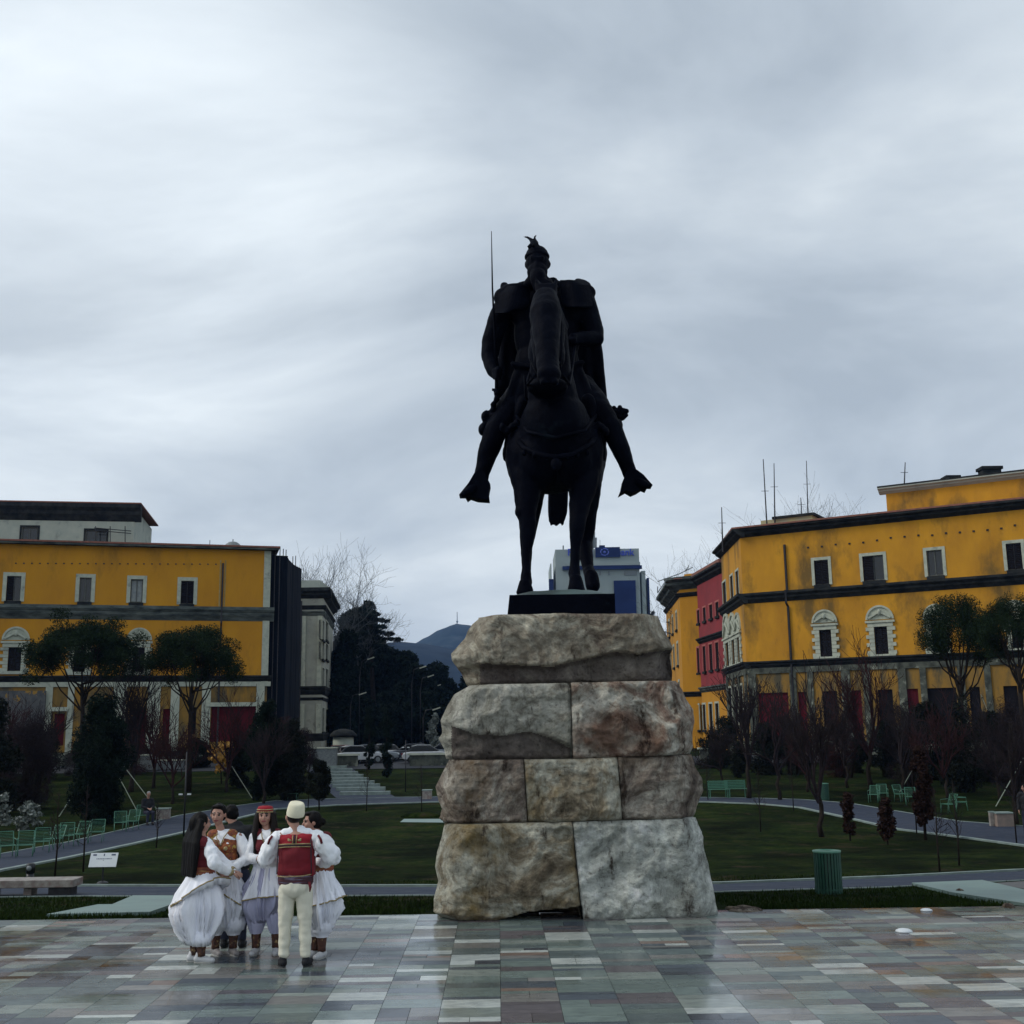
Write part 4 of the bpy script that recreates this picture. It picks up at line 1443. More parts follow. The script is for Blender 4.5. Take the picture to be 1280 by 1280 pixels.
wl.face(mb, 0, Ls, 0, zc2b, ops_g)
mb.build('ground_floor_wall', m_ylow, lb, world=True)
mb = MB()
wl.face(mb, 0, Ls, zc2b, zroof, ops_top + ops_mid)
# right end wall and back
depthL = 16.0
e0, e1 = wl.P(Ls, 0), wl.P(Ls, 0, -depthL)
mb.quad(e0, e1, e1 + Vector((0, 0, zroof)), e0 + Vector((0, 0, zroof)))
e0, e1 = wl.P(0, 0), wl.P(0, 0, -depthL)
mb.quad(e1, e0, e0 + Vector((0, 0, zroof)), e1 + Vector((0, 0, zroof)))
e0, e1 = wl.P(0, 0, -depthL), wl.P(Ls, 0, -depthL)
mb.quad(e1, e0, e0 + Vector((0, 0, zroof)), e1 + Vector((0, 0, zroof)))
mb.build('wall', m_yel, lb, world=True)
mb = MB()
wl.box(mb, -.5, Ls + .7, zroof, zroof + .16, -depthL - .4, .75)
mb.build('eaves', m_corn, lb, world=True)
mb = MB()
wl.profile(mb, -.5, Ls + .8, [(.85, zroof + .17), (.85, zroof + .32), (-depthL * .5, zroof + 1.1), (-depthL - .5, zroof + .32), (-depthL - .5, zroof + .17)])
mb.build('roof', m_tile, lb, world=True)
cornice(wl, 0, Ls + .45, zc1t, zc1t - zc1b, .55, m_corn, lb, 'cornice')
mb = MB(); wl.box(mb, 0, Ls + .3, zc2b - .02, zc2t - .45, -.02, .16); mb.build('band', m_trim, lb, world=True)
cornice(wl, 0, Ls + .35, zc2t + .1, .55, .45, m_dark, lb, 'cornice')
mb = MB(); wl.box(mb, Ls - .55, Ls + .06, zc2b, zroof - .01, -.02, .05); mb.build('corner_strip', m_trim, lb, world=True)
for k, o_ in enumerate(ops_top):
    window(wl, o_, lb, style=['half', 'plain', 'plain', 'shutter', 'plain', 'shutter', 'plain'][k], pane=m_curt if k == 2 else None)
for o_ in ops_mid:
    arch_window(wl, o_, lb)
m_stripg = m_trim
for (l, r_) in ((56, 65), (84, 92), (141, 157), (213, 224), (252, 263), (320, 330), (184, 200), (-20, -8), (-100, -88)):
    a, b, _, _ = wl.rect(l, 870, r_, 900)
    mb = MB(); wl.box(mb, a, b, .9, zc2b - .02, -.02, .14)
    mb.build('pilaster', m_trim, lb, world=True)
mb = MB()
a, b, c, d = wl.rect(60, 884, 86, 889); wl.box(mb, a, b, c, d, .14, .30)
a, b, c, d = wl.rect(258, 878, 326, 883); wl.box(mb, a, b, c, d, .14, .30)
mb.build('lintel', m_trim, lb, world=True)
mb = MB(); wl.box(mb, 0, Ls, -.3, 1.0, .0, .20); mb.build('plinth', m_plinth, lb, world=True)
for k, o_ in enumerate(ops_g):
    mb = MB(); a, b, c, d = o_[:4]
    wl.box(mb, a, b, c, d, -.28, -.2)
    for t in range(1, 4):
        x = a + (b - a) * t / 4
        wl.box(mb, x - .02, x + .02, c, d, -.2, -.17)
    mb.build('boarded_opening', m_red if k in (0, 1, 2, 4) else m_shut, lb, world=True)
mb = MB()
x = wl.hit(275.7, 800)[0]
mb.tube([wl.P(x, wl.hit(275, 704)[1], .12), wl.P(x, zc1t, .12), wl.P(x, zc1t, .5), wl.P(x, zc1b - .2, .6), wl.P(x, zc1b - .5, .12), wl.P(x, 1, .12)], .09, n=6)
mb.build('downpipe', m_steel, lb, world=True)
# pale weathered strip beside the pipe
mb = MB()
for sgn in (-1, 1):
    mb.bar(wl.P(x + sgn * .22, zc1t, .012), wl.P(x + sgn * .22, wl.hit(275, 700)[1], .012), .12, .01)
mb.build('stain_strip', M('old_render', (.36, .28, .14), (.3, .2, .05), scale=2, rough=.9), lb, world=True)
mb = MB()
for k in range(26):
    u = 80 + k * 10 - 60
    s_, z_ = wl.hit(u, 704 + u * .005)
    mb.box(wl.P(s_, z_, .01), (.12, .12, .10))
mb.build('vent_hole', m_steel, lb, world=True)['kind'] = 'stuff'
# chapel-like lower grey annexe at far left ground floor
a, b, c, d = wl.rect(-60, 864, 56, 945)
mb = MB(); wl.box(mb, a, b, .0, d, .21, .75); mb.build('annexe_wall', M('flaking_render', (.10, .10, .10), (.06, .065, .07), scale=2.5, rough=.9, c3=(.3, .17, .03), s3=.9, t3=(.6, .63)), lb, world=True)
# small dark dome on the roof
p = at(291, 684, 108)
t_ = thing('roof_dome', 'small dark dome standing on the roof end of the left yellow palace', 'dome', (p.x, 108, zroof + .2))
mb = MB(); mb.lathe([(.92, 0), (.95, .25), (.86, .6), (.66, .95), (.38, 1.15), (.06, 1.22)], n=20); mb.build('dome_shell', m_gsteel, t_, smooth=True)
mb = MB(); mb.tube([(0, 0, 1.2), (0, 0, 1.45)], .04); mb.tube([(-2.2, 0, .2), (-2.2, 0, 1.4)], .03); mb.build('finial', m_steel, t_)
# greenhouse-like row on the roof
p0, p1 = at(178, 680, 112), at(255, 682, 112)
t_ = thing('roof_railing', 'row of bluish panels and a rail standing behind the roof edge of the left palace', 'railing', (p0.x, 112, zroof))
mb = MB()
n = 16
for k in range(n):
    x = (p1.x - p0.x) * k / n
    mb.box((x + .2, 0, 1.05), (.28, .05, .8))
mb.build('panel', M('blue_panel', (.05, .08, .13), (.15, .18, .2), scale=3, rough=.6), t_)
mb = MB(); mb.bar((0, 0, 1.5), (p1.x - p0.x, 0, 1.5), .06); mb.bar((0, 0, .6), (p1.x - p0.x, 0, .6), .06); mb.build('rail', m_gsteel, t_)

# pale building behind with a heavy dark cornice
A = onY(-60, 128, 0); B = onY(154, 131, 0)
w = Wall((A.x, A.y), (B.x, B.y))
t_ = thing('pale_building', 'pale block with a heavy dark overhanging cornice rising behind the left yellow palace', 'building', ((A.x + B.x) / 2, (A.y + B.y) / 2, 0))
zt = w.hit(80, 634)[1]
ops = [w.rect(27, 659, 47, 676), w.rect(107, 663, 133, 680)]
mb = MB(); w.face(mb, 0, w.len, 10, zt, ops)
e0, e1 = w.P(w.len, 10), w.P(w.len, 10, -14)
H_ = Vector((0, 0, zt - 10))
mb.quad(e0, e1, e1 + H_, e0 + H_)
mb.build('wall', m_pale, t_, world=True)
zcb = w.hit(80, 651)[1]; 
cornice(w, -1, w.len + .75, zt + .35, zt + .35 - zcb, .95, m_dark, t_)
mb = MB(); w.box(mb, -1, w.len + .8, zt + .36, zt + .5, -14, 1.0); mb.build('roof', m_tile, t_, world=True)
for o_ in ops: window(w, o_, t_, fr=.22, frame_mat=m_dark)
mb = MB(); a, b, c, d = w.rect(39, 623, 74, 628); w.box(mb, a, b, zt + .5, zt + .5 + (d - c) * 1.6, -6, -3); mb.build('roof_box', m_gsteel, t_, world=True)
mb = MB()
p = lambda u, v, o=1.0: w.P(w.hit(u, v)[0], w.hit(u, v)[1], o)
mb.tube([p(120, 662, 1.2), p(166, 666, 1.2)], .05); mb.tube([p(120, 665, 1.2), p(166, 669, 1.2)], .05)
for u in (122, 140, 158.5): mb.tube([p(u, 660, 1.2), p(u, 681, 1.2)], .05)
mb.build('railing', m_steel, t_, world=True)

# netted scaffold wrapping the end of the left palace
p0 = onY(333.5, 105.8, 0); p1 = onY(371, 119.5, 0)
t_ = thing('scaffold', 'dark netted scaffold with projecting poles wrapping the end of the left yellow palace', 'scaffolding', (p0.x + 1.4, 109, 0))
z1 = at(350, 697, 107).z; z2 = at(362, 708, 119).z
mb = MB()
q = [(p0.x, 105.6), (p0.x + 1.5, 105.5), (onY(355, 107, 0).x, 107), (onY(362, 112, 0).x, 112), (onY(372, 119, 0).x, 119), (p0.x - 4, 121), (p0.x - 4, 106.4)]
zz_ = [at(334, 694, 105.6).z, at(349, 695, 105.5).z, at(357, 699, 107).z, at(361, 706, 112).z, at(371, 711, 119).z, 17.5, 17.5]
# pleated netting: subdivide each side
def pleat(q, zz, mb, amp=.10, st_=.35):
    P_ = []
    for (a, b, za, zb) in zip(q, q[1:] + q[:1], zz, zz[1:] + zz[:1]):
        a, b = Vector(a), Vector(b)
        n = max(1, int((b - a).length / st_))
        nn = Vector(((b - a).y, -(b - a).x)).normalized()
        for k in range(n):
            t = k / n
            pt = a.lerp(b, t) + nn * amp * (noise.noise(Vector((a.x + t * 7, k * .9, 1))) + (.4 if k % 5 == 0 else 0))
            P_.append((pt.x, pt.y, za + (zb - za) * t))
    n = len(P_)
    L_ = 9
    vs = []
    for j in range(L_ + 1):
        for (x, y, z) in P_:
            vs.append((x + .05 * noise.noise(Vector((x * 2, j, y))), y + .05 * noise.noise(Vector((x, j * 2, y))), z * j / L_))
    fs = [(j * n + k, j * n + (k + 1) % n, (j + 1) * n + (k + 1) % n, (j + 1) * n + k) for j in range(L_) for k in range(n)]
    fs.append(tuple(L_ * n + k for k in range(n)))
    mb.add(vs, fs)
pleat(q, zz_, mb)
mb.build('netting', m_net, t_, world=True)
for (u, v, Y) in ((350, 691, 105.3), (357.5, 695, 106.7), (366, 703, 111.5), (369.5, 702, 115.5), (344, 693, 105.3), (354, 694, 106)):
    mb = MB(); pt = at(u, v, Y)
    mb.tube([(pt.x, Y, 0), (pt.x, Y, pt.z + .6)], .045, n=6)
    mb.build('pole', m_steel, t_, world=True)

# cream building at the mouth of the boulevard
f0 = onY(370, 138, 0); f1 = onY(401, 138, 0); f2 = onY(414, 158, 0)
wf = Wall((f0.x - 9, 138), (f1.x, 138)); ws = Wall((f1.x, 138), (f2.x, 158))
t_ = thing('cream_building', 'narrow cream building with dark cornices between the scaffold and the dark trees', 'building', (f1.x - 4, 146, 0))
zt = wf.hit(390, 741)[1]
opsf = []
opss = []
for (v0, v1) in ((775, 800), (803, 824), (834, 862), (884, 914)):
    for (l, r_) in ((402.5, 405), (407, 410)):
        o_ = ws.rect(l, v0 + (l - 400) * .35, r_, v1 + (l - 400) * .1)
        if o_[1] < ws.len - .3: opss.append(o_)
mb = MB()
wf.face(mb, 0, wf.len, 0, zt, opsf); ws.face(mb, 0, ws.len, 0, zt, opss)
mb.build('wall', m_cream if 'm_cream' in globals() else M('cream_stucco', (.36, .37, .31), (.28, .29, .25), scale=.8, rough=.9, bump=.01, c3=(.15, .15, .13), s3=.5), t_, world=True)
for w_, s0, s1 in ((wf, 0, wf.len), (ws, 0, ws.len)):
    e_ = .0
    for (v, hh, oo, mt) in ((741, 1.1, 1.0, m_dark), (761, .5, .35, m_dark), (768, .6, .25, m_corn), (862, 1.0, .45, m_dark), (876, .35, .2, m_dark), (921, .9, .3, m_dark)):
        z = wf.hit(390, v)[1]
        cornice(w_, s0, s1 + (oo if w_ is wf else 0), z + .4, hh, oo, mt, t_)
for u in (373.5, 379, 399.5):
    mb = MB(); s_ = wf.hit(u, 820)[0]
    wf.box(mb, s_ - .28, s_ + .28, wf.hit(390, 860)[1], wf.hit(390, 770)[1], -.02, .22)
    wf.box(mb, s_ - .28, s_ + .28, wf.hit(390, 920)[1], wf.hit(390, 880)[1], -.02, .22)
    mb.build('pilaster', m_trim, t_, world=True)
mb = MB(); s_ = wf.hit(376, 820)[0]; mb.tube([wf.P(s_, 1, .3), wf.P(s_, zt - 1, .3)], .12, n=6); mb.build('downpipe', m_steel, t_, world=True)
for o_ in opss: window(ws, o_, t_, fr=.15)
mb = MB(); a = wf.P(-0, zt + .4, .9); b = ws.P(ws.len, zt + .4, -9)
mb.prism([(a.x, 137.1), (f1.x + .9, 137.1), (f2.x + .9, 158), (a.x, 158)], zt + .41, zt + .55, ax='Z'); mb.build('roof', m_dark, t_, world=True)
mb = MB(); mb.box((f1.x - 3.2, 143, zt + 1.1), (5.2, 8, 1.1)); mb.build('attic', m_pale, t_, world=True)
# round kiosk
p = ground(429, 946)
p = Vector((at(429, 930, 126).x, 126, 0))
t_ = thing('round_kiosk', 'small round cream kiosk with a dark cap at the foot of the cream building', 'kiosk', p)
zz = at(429, 921, 126).z
mb = MB(); mb.lathe([(1.15, 0), (1.1, zz)], n=20); mb.build('drum', m_pale, t_, smooth=True)
mb = MB(); mb.lathe([(1.45, zz), (1.45, zz + .25), (1.0, zz + .65), (.3, zz + .85)], n=20); mb.build('cap', m_dark, t_, smooth=True)

# ================================================================== right yellow building
A = onY(939, 105, 0); B = onY(1500, 87, 0)
wr = Wall((A.x, A.y), (B.x, B.y))
C_ = onY(913, 117.5, 0)
wc = Wall((C_.x, C_.y), (A.x, A.y))
rb = thing('government_building', 'yellow weather-stained palace right of the monument with dark cornices and round-headed window surrounds', 'building', (A.x + 12, A.y + 3, 0))
zr = wr.hit(931, 672)[1]
print('right roof z', zr, wr.hit(1200, 643), 'left', zroof)
X7 = lambda x: 800 + x * .375
Y7 = lambda y: 560 + y * .375
def r7(l, t, r_, b, w_=None):
    return (w_ or wr).rect(X7(l), Y7(t), X7(r_), Y7(b))
Lr = wr.len
zc1 = wr.hit(X7(352), Y7(487))[1]; zc1b = wr.hit(X7(352), Y7(520))[1]
zc2 = wr.hit(X7(360), Y7(717))[1]; zc2b = wr.hit(X7(360), Y7(745))[1]
ot = [r7(582, 374, 629, 456), r7(743, 358, 813, 441), r7(957, 340, 1009, 426), r7(1222, 314, 1273, 402), r7(1490, 290, 1545, 375)]
om = [r7(600, 606, 640, 694), r7(783, 594, 827, 689), r7(973, 585, 1012, 680), r7(1238, 560, 1276, 668), r7(1500, 545, 1545, 655)]
og = [r7(395, 815, 497, 945), r7(528, 812, 556, 920), r7(610, 812, 660, 912), r7(705, 806, 741, 935), r7(795, 808, 845, 908), r7(893, 800, 931, 925), r7(960, 798, 1057, 895), r7(1100, 793, 1136, 900), r7(1215, 790, 1262, 905), r7(1340, 780, 1400, 900)]
# straighten rows: same sills and heads
def level(ops, d0=None):
    z0 = sum(o[2] for o in ops[:3]) / 3; z1 = sum(o[3] for o in ops[:3]) / 3
    return [(o[0], o[1], z0, z1) for o in ops]
ot, om, og = level(ot), level(om), [(o[0], o[1], (o[2] if k in (2, 4) else 1.2), o[3]) for k, o in enumerate(level(og))]
sd_t = [wc.rect(903.3, 720, 907.5, 747), wc.rect(913, 716, 916.5, 744), wc.rect(920, 711, 923.5, 741)]
sd_t = [(o[0], o[1], ot[0][2], ot[0][3]) for o in sd_t]
sd_m = [wc.rect(X7(288), 800, X7(299), 830), wc.rect(X7(309), 800, X7(319), 830), wc.rect(X7(327), 800, X7(336), 830)]
sd_m = [(o[0], o[1], om[0][2], om[0][3]) for o in sd_m]
sd_g = [(o[0], o[1], 2.6, 6.2) for o in sd_m]
mb = MB()
wr.face(mb, 0, Lr, 0, zc2b, og)
wc.face(mb, 0, wc.len, 0, zc2b, sd_g)
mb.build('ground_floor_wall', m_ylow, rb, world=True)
mb = MB()
wr.face(mb, 0, Lr, zc2b, zr, ot + om)
wc.face(mb, 0, wc.len, zc2b, zr, sd_t + sd_m)
e0 = wc.P(0, 0); e1 = Vector((e0.x + 40, e0.y + 2, 0)); H_ = Vector((0, 0, zr))
mb.quad(e1, e0, e0 + H_, e1 + H_)
mb.build('wall', m_yel2, rb, world=True)
for w_ in (wr, wc):
    for (z, hh, oo, mt) in ((zr + .75, .75, .8, m_dark), (zc1, zc1 - zc1b, .6, m_dark), (zc2 + .1, .6, .45, m_dark)):
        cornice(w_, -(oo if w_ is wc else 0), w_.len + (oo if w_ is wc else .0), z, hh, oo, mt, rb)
    mb = MB(); w_.box(mb, 0, w_.len, zc2b - .25, zc2 - .5, -.02, .13); mb.build('band', m_plinth, rb, world=True)
mb = MB()
A3, B3, C3 = wr.P(0, 0, .7), wr.P(Lr, 0, .7), wc.P(-.7, 0, .5)
mb.prism([(A3.x - .5, A3.y), (B3.x, B3.y), (B3.x + 6, B3.y + 20), (C3.x, C3.y + 1)], zr + .76, zr + .9, ax='Z'); mb.build('roof', m_tile, rb, world=True)
for k, o_ in enumerate(ot): window(wr, o_, rb, style=['shutter', 'half', 'plain', 'shutter', 'plain'][k], fr=.26)
for o_ in sd_t: window(wc, o_, rb, style='shutter', fr=.2)
for o_ in om: arch_window(wr, o_, rb)
for o_ in sd_m: arch_window(wc, o_, rb)
for o_ in sd_g: window(wc, o_, rb, style='shutter', fr=.2)
for k, o_ in enumerate(og):
    a, b, c, d = o_
    mb = MB(); wr.box(mb, a, b, c, d, -.26, -.18)
    for t in range(1, 4):
        x = a + (b - a) * t / 4
        wr.box(mb, x - .02, x + .02, c, d, -.18, -.15)
    mb.build('boarded_opening', m_red if k in (0, 1, 3, 5) else m_shut, rb, world=True)
for (l, r_) in ((362, 388), (500, 522), (560, 578), (672, 702), (744, 768), (862, 888), (935, 956), (1062, 1084), (1150, 1172), (1290, 1312)):
    a, b, _, _ = r7(l, 760, r_, 800)
    mb = MB(); wr.box(mb, a, b, 1.0, zc2b - .26, -.02, .15); mb.build('pilaster', m_plinth, rb, world=True)
for k in range(4):
    a = wc.len * (k + .04) / 3.35
    mb = MB(); wc.box(mb, a, a + .9, 1.0, zc2b - .26, -.02, .15); mb.build('pilaster', m_plinth, rb, world=True)
mb = MB(); wr.box(mb, 0, Lr, -.3, 1.1, .0, .25); wc.box(mb, 0, wc.len, -.3, 1.1, .0, .25); mb.build('plinth', m_plinth, rb, world=True)
for k in (2, 4):
    a, b, c, d = og[k]
    mb = MB(); wr.box(mb, a - .8, b + .8, c - .5, c - .1, .0, .7); wr.box(mb, a - .9, b + .9, 1.1, c - .5, .0, .3); mb.build('balcony', m_plinth, rb, world=True)
x = wr.hit(X7(490), Y7(450))[0]
mb = MB(); mb.tube([wr.P(x, wr.hit(X7(488), Y7(322))[1], .13), wr.P(x, zc1, .13), wr.P(x, zc1, .6), wr.P(x, zc1b - .2, .6), wr.P(x, zc1b - .5, .13), wr.P(x, 1, .13)], .11, n=6)
mb.build('downpipe', m_steel, rb, world=True)
mb = MB()
rg = random.Random(4)
for k in range(16):
    s_, z_ = wr.hit(X7(560 + k * 46), Y7(330 - k * 4.6))
    mb.box(wr.P(s_, z_ + rg.uniform(-.1, .1), .01), (.16, .12, .14))
mb.build('vent_hole', m_steel, rb, world=True)['kind'] = 'stuff'
# attic block
w = Wall(tuple(wr.P(0, 0, -9)[:2]), tuple(wr.P(Lr, 0, -9)[:2]))
s0 = w.hit(1109, 640)[0]; zt = w.hit(1112, 617)[1]
print('attic', s0, zt)
a2 = thing('attic_storey', 'yellow set-back attic block with a pale cornice on the roof of the right palace', 'building', w.P(s0 + 10, zr + .9))
o_ = [w.rect(1138, 635, 1158, 646)]
mb = MB(); w.face(mb, s0, Lr, zr + .4, zt, [(o_[0][0], o_[0][1], max(o_[0][2], zr + .95), o_[0][3])])
e0, e1 = w.P(s0, zr), w.P(s0, zr, -9); H_ = Vector((0, 0, zt - zr)); mb.quad(e1, e0, e0 + H_, e1 + H_)
mb.build('wall', m_yel2, a2, world=True)
window(w, (o_[0][0], o_[0][1], max(o_[0][2], zr + .95), o_[0][3]), a2, fr=0)
cornice(w, s0 - .6, Lr, zt + .55, .55, .7, m_pale, a2)
mb = MB(); w.box(mb, s0 - .6, Lr, zt + .56, zt + .68, -9, .75); mb.build('roof', m_dark, a2, world=True)
for (l, r_, t, nm_, lab) in ((1217, 1246, 586, 'chimney', 'wide black chimney block on the attic roof of the right palace'), (1171, 1191, 597, 'roof_vent', 'low grey capped vent left of the black chimney on the attic roof')):
    pl, pr = w.P(w.hit(l, 600)[0], 0, -3), w.P(w.hit(r_, 600)[0], 0, -3)
    ztp = at((l + r_) / 2, t, pl.y).z
    c_ = (pl + pr) / 2
    t_ = thing(nm_, lab, nm_.replace('_', ' '), (c_.x, c_.y, zt + .6))
    wdt = (pr - pl).length
    hh = max(.5, ztp - zt - .6)
    mb = MB(); mb.box((0, 0, hh * .4), (wdt * .86, 1.2, hh * .8)); mb.build('stack', m_dark if nm_ == 'chimney' else m_gsteel, t_)
    mb = MB(); mb.box((0, 0, hh * .9), (wdt, 1.5, hh * .2)); mb.build('cap', m_dark, t_)
# stair penthouse
w = Wall(tuple(wr.P(0, 0, -5)[:2]), tuple(wr.P(Lr, 0, -5)[:2]))
sa_, sb_ = w.hit(X7(402), 650)[0], w.hit(X7(575), 650)[0]
zt2 = w.hit(X7(500), Y7(232))[1]
t_ = thing('roof_hut', 'small pale yellow hut with a flat slab roof among the antennas on the right palace', 'roof hut', w.P((sa_ + sb_) / 2, zr + .9, -2))
mb = MB(); w.box(mb, sa_, sb_, zr + .5, zt2, -4, 0); mb.build('wall', M('pale_yellow_render', (.42, .36, .16), (.34, .32, .22), scale=1, rough=.9), t_, world=True)
mb = MB(); w.box(mb, sa_ + 1.2, sb_ + .25, zt2, zt2 + .22, -4.2, .25); mb.build('roof', m_dark, t_, world=True)
for i, (u0, v0, u1, v1, thick, lab) in enumerate(((954, 574, 959, 663, .05, 'tall leaning antenna left of the roof hut'), (967.5, 579, 968, 645, .045, 'second antenna standing at the left end of the roof hut'), (1008, 576, 1009.5, 641, .04, 'antenna at the right end of the roof hut'), (1001, 622, 1002, 641, .04, 'short stub antenna on the roof hut'), (1131.5, 578, 1129, 606, .05, 'slanting aerial at the left end of the attic roof'), (902, 634, 903, 678, .05, 'single mast left of the palace roof corner'))):
    Yd = 108 if i != 4 else 106
    a_, b_ = at(u1, v1, Yd), at(u0, v0, Yd)
    t_ = thing('antenna', lab, 'antenna', a_, group='antennas on the right palace roof')
    mb = MB(); mb.tube([(0, 0, -.9), b_ - a_], [thick * 1.6, thick * .8], n=6); mb.build('mast', m_steel, t_)
    mb = MB()
    h_ = (b_ - a_)
    mb.tube([h_ * .55 + Vector((-.35, 0, 0)), h_ * .55 + Vector((.35, 0, 0))], thick * .5, n=5); mb.build('crossbar', m_steel, t_)

# red building section and yellow pavilion further down the boulevard
p0 = onY(880, 134, 0); p1 = onY(914, 121.5, 0)
w = Wall((p0.x, 134), (p1.x + .2, 121.5))
t_ = thing('red_building', 'crimson building with dark cornice seen between the two yellow blocks on the right', 'building', (p1.x + 4, 128, 0))
zt = w.hit(890, 717)[1]
ops = []
for (v0, v1) in ((757, 775), (806, 838), (880, 912)):
    for (l, r_) in ((871.5, 874.5), (879, 882.5), (887, 891), (895, 899)):
        o_ = w.rect(l, v0, r_, v1)
        ops.append(o_)
za = [(w.hit(886, a_)[1], w.hit(886, b_)[1]) for a_, b_ in ((757, 774), (806, 838), (880, 912))]
ops = [(o[0], o[1], za[k // 4][1], za[k // 4][0]) for k, o in enumerate(ops)]
mb = MB(); zsplit = w.hit(886, 858)[1]
w.face(mb, 0, w.len, zsplit, zt, ops[:8]); mb.build('wall', m_redw, t_, world=True)
mb = MB(); w.face(mb, 0, w.len, 0, zsplit, ops[8:]); mb.build('lower_wall', m_yel, t_, world=True)
cornice(w, 0, w.len, zt + .5, 1.0, .8, m_dark, t_)
cornice(w, 0, w.len, w.hit(886, 795)[1], .6, .45, m_dark, t_)
cornice(w, 0, w.len, zsplit, .6, .4, m_corn, t_)
for o_ in ops: window(w, o_, t_, style='shutter', fr=.2, frame_mat=m_trim if o_[2] < 8 else M('pink_trim', (.4, .12, .1), rough=.9) if 'pk' not in globals() else pk)
mb = MB(); e = w.P(0, zt + .5, .6); f_ = w.P(w.len, zt + .5, .6)
mb.prism([(e.x, e.y), (f_.x, f_.y), (f_.x + 12, f_.y + 2), (e.x + 12, e.y + 4)], zt + .51, zt + .9, ax='Z'); mb.build('roof', m_tile, t_, world=True)
# pavilion
p0 = onY(857, 137, 0); p1 = onY(881, 135.5, 0); p2 = onY(839, 158, 0)
wf = Wall((p0.x, 137), (p1.x, 135.5)); ws = Wall((p2.x, 158), (p0.x, 137))
t_ = thing('corner_pavilion', 'yellow corner pavilion with stepped grey cornice just right of the rock pedestal', 'building', (p1.x - 1, 142, 0))
zt = wf.hit(858, 728)[1]
sops = []
for (v0, v1) in ((760, 782), (800, 828), (850, 880)):
    for fr_ in (.18, .45, .72):
        z0, z1 = wf.hit(858, v1)[1], wf.hit(858, v0)[1]
        sops.append((ws.len * fr_, ws.len * fr_ + 1.6, z0, z1))
mb = MB(); wf.face(mb, 0, wf.len, 0, zt, []); ws.face(mb, 0, ws.len, 0, zt, sops); mb.build('wall', m_yel, t_, world=True)
for w_ in (wf, ws):
    for (v, hh, oo, mt) in ((725, 1.4, 1.3, m_corn), (744, .5, .4, m_dark), (868, .6, .4, m_dark)):
        z = wf.hit(858, v)[1]
        cornice(w_, -oo if w_ is wf else 0, w_.len, z + .3, hh, oo, mt, t_)
for o_ in sops: window(ws, o_, t_, style='shutter', fr=.3)
zt3 = wf.hit(858, 716)[1]
mb = MB(); a = wf.P(.3, 0, -1); b = wf.P(wf.len, 0, -1)
mb.prism([(a.x, a.y), (b.x, b.y), (b.x, b.y + 16), (ws.P(0, 0).x + 1, 156)], zt + .3, zt3, ax='Z'); mb.build('attic', m_yel, t_, world=True)
mb = MB(); mb.prism([(a.x - 1.6, a.y - 2), (b.x, b.y - 2), (b.x, b.y + 17), (ws.P(0, 0).x - 1, 159)], zt + .31, zt + .42, ax='Z'); mb.build('roof', m_tile, t_, world=True)
# little bracket lamps / cables at the eaves of the pavilion
t_ = thing('wire_bracket', 'thin bracket with hanging insulators projecting from the corner pavilion eaves', 'bracket', at(835, 722, 136))
mb = MB()
o0 = at(835, 722, 136)
for (a_, b_) in (((822, 741), (835, 722)), ((822, 727), (850, 717)), ((850, 717), (866, 709)), ((822, 741), (822, 733)), ((857, 713), (861, 708))):
    mb.tube([at(a_[0], a_[1], 136) - o0, at(b_[0], b_[1], 136) - o0], .06, n=5)
mb.build('arm', m_gsteel, t_)

# ================================================================== bank tower far away
YB = 430.0
pxm = mpp(YB)
def bx(mb, l, t, r_, b, y0, y1):
    p = at(l, t, YB); q_ = at(r_, b, YB)
    mb.box(((p.x + q_.x) / 2, (y0 + y1) / 2, (p.z + q_.z) / 2), (abs(q_.x - p.x), y1 - y0, abs(p.z - q_.z)))
cB = at(750, 900, YB)
bt = thing('bank_tower', 'distant pale tower with blue glass panels and a blue rooftop bank sign', 'tower', (cB.x, YB + 14, 0))
m_bt = M('tower_cladding', (.30, .35, .34), (.26, .31, .31), scale=.08, rough=.8)
m_bg = M('blue_glass', (.003, .012, .07), (.006, .02, .10), scale=.15, rough=.35, spec=.15)
mb = MB()
bx(mb, 694, 687, 807, 930, YB, YB + 28)
mb.build('shaft', m_bt, bt, world=True)
mb = MB(); bx(mb, 688, 704, 694, 930, YB + 1, YB + 26); bx(mb, 807, 713, 809.5, 930, YB + 1, YB + 26); mb.build('side_bay', m_bt, bt, world=True)
for (l, t, r_, b, y0) in ((767, 726, 801, 930, YB - .8), (810, 721, 820, 930, YB + 3), (686, 724, 696, 930, YB - .6), (735, 726, 745, 930, YB - .6)):
    mb = MB(); bx(mb, l, t, r_, b, y0, y0 + (.75 if y0 < YB else 20)); mb.build('glass_bay', m_bg, bt, world=True)
mb = MB(); bx(mb, 703, 708.5, 802, 711.5, YB - 1.5, YB - .02); mb.build('ledge', m_bg, bt, world=True)
mb = MB(); bx(mb, 708, 704, 800, 706.5, YB - .9, YB - .02); mb.build('ledge', m_bt, bt, world=True)
mb = MB(); bx(mb, 780, 714, 796, 719, YB - .3, YB - .02); bx(mb, 749, 714, 751, 719, YB - .3, YB - .02); bx(mb, 760, 714, 762, 719, YB - .3, YB - .02); mb.build('louvre', m_gsteel, bt, world=True)
m_sign = M('sign_blue', (.02, .05, .42), (.025, .06, .46), rough=.4)
mb = MB(); bx(mb, 744, 684.5, 775, 696.5, YB - .8, YB + 2); bx(mb, 749, 682, 756, 684.5, YB - .8, YB + 2); mb.build('sign_board', m_bg, bt, world=True)
mb = MB()
cc = at(755.5, 690.5, YB)
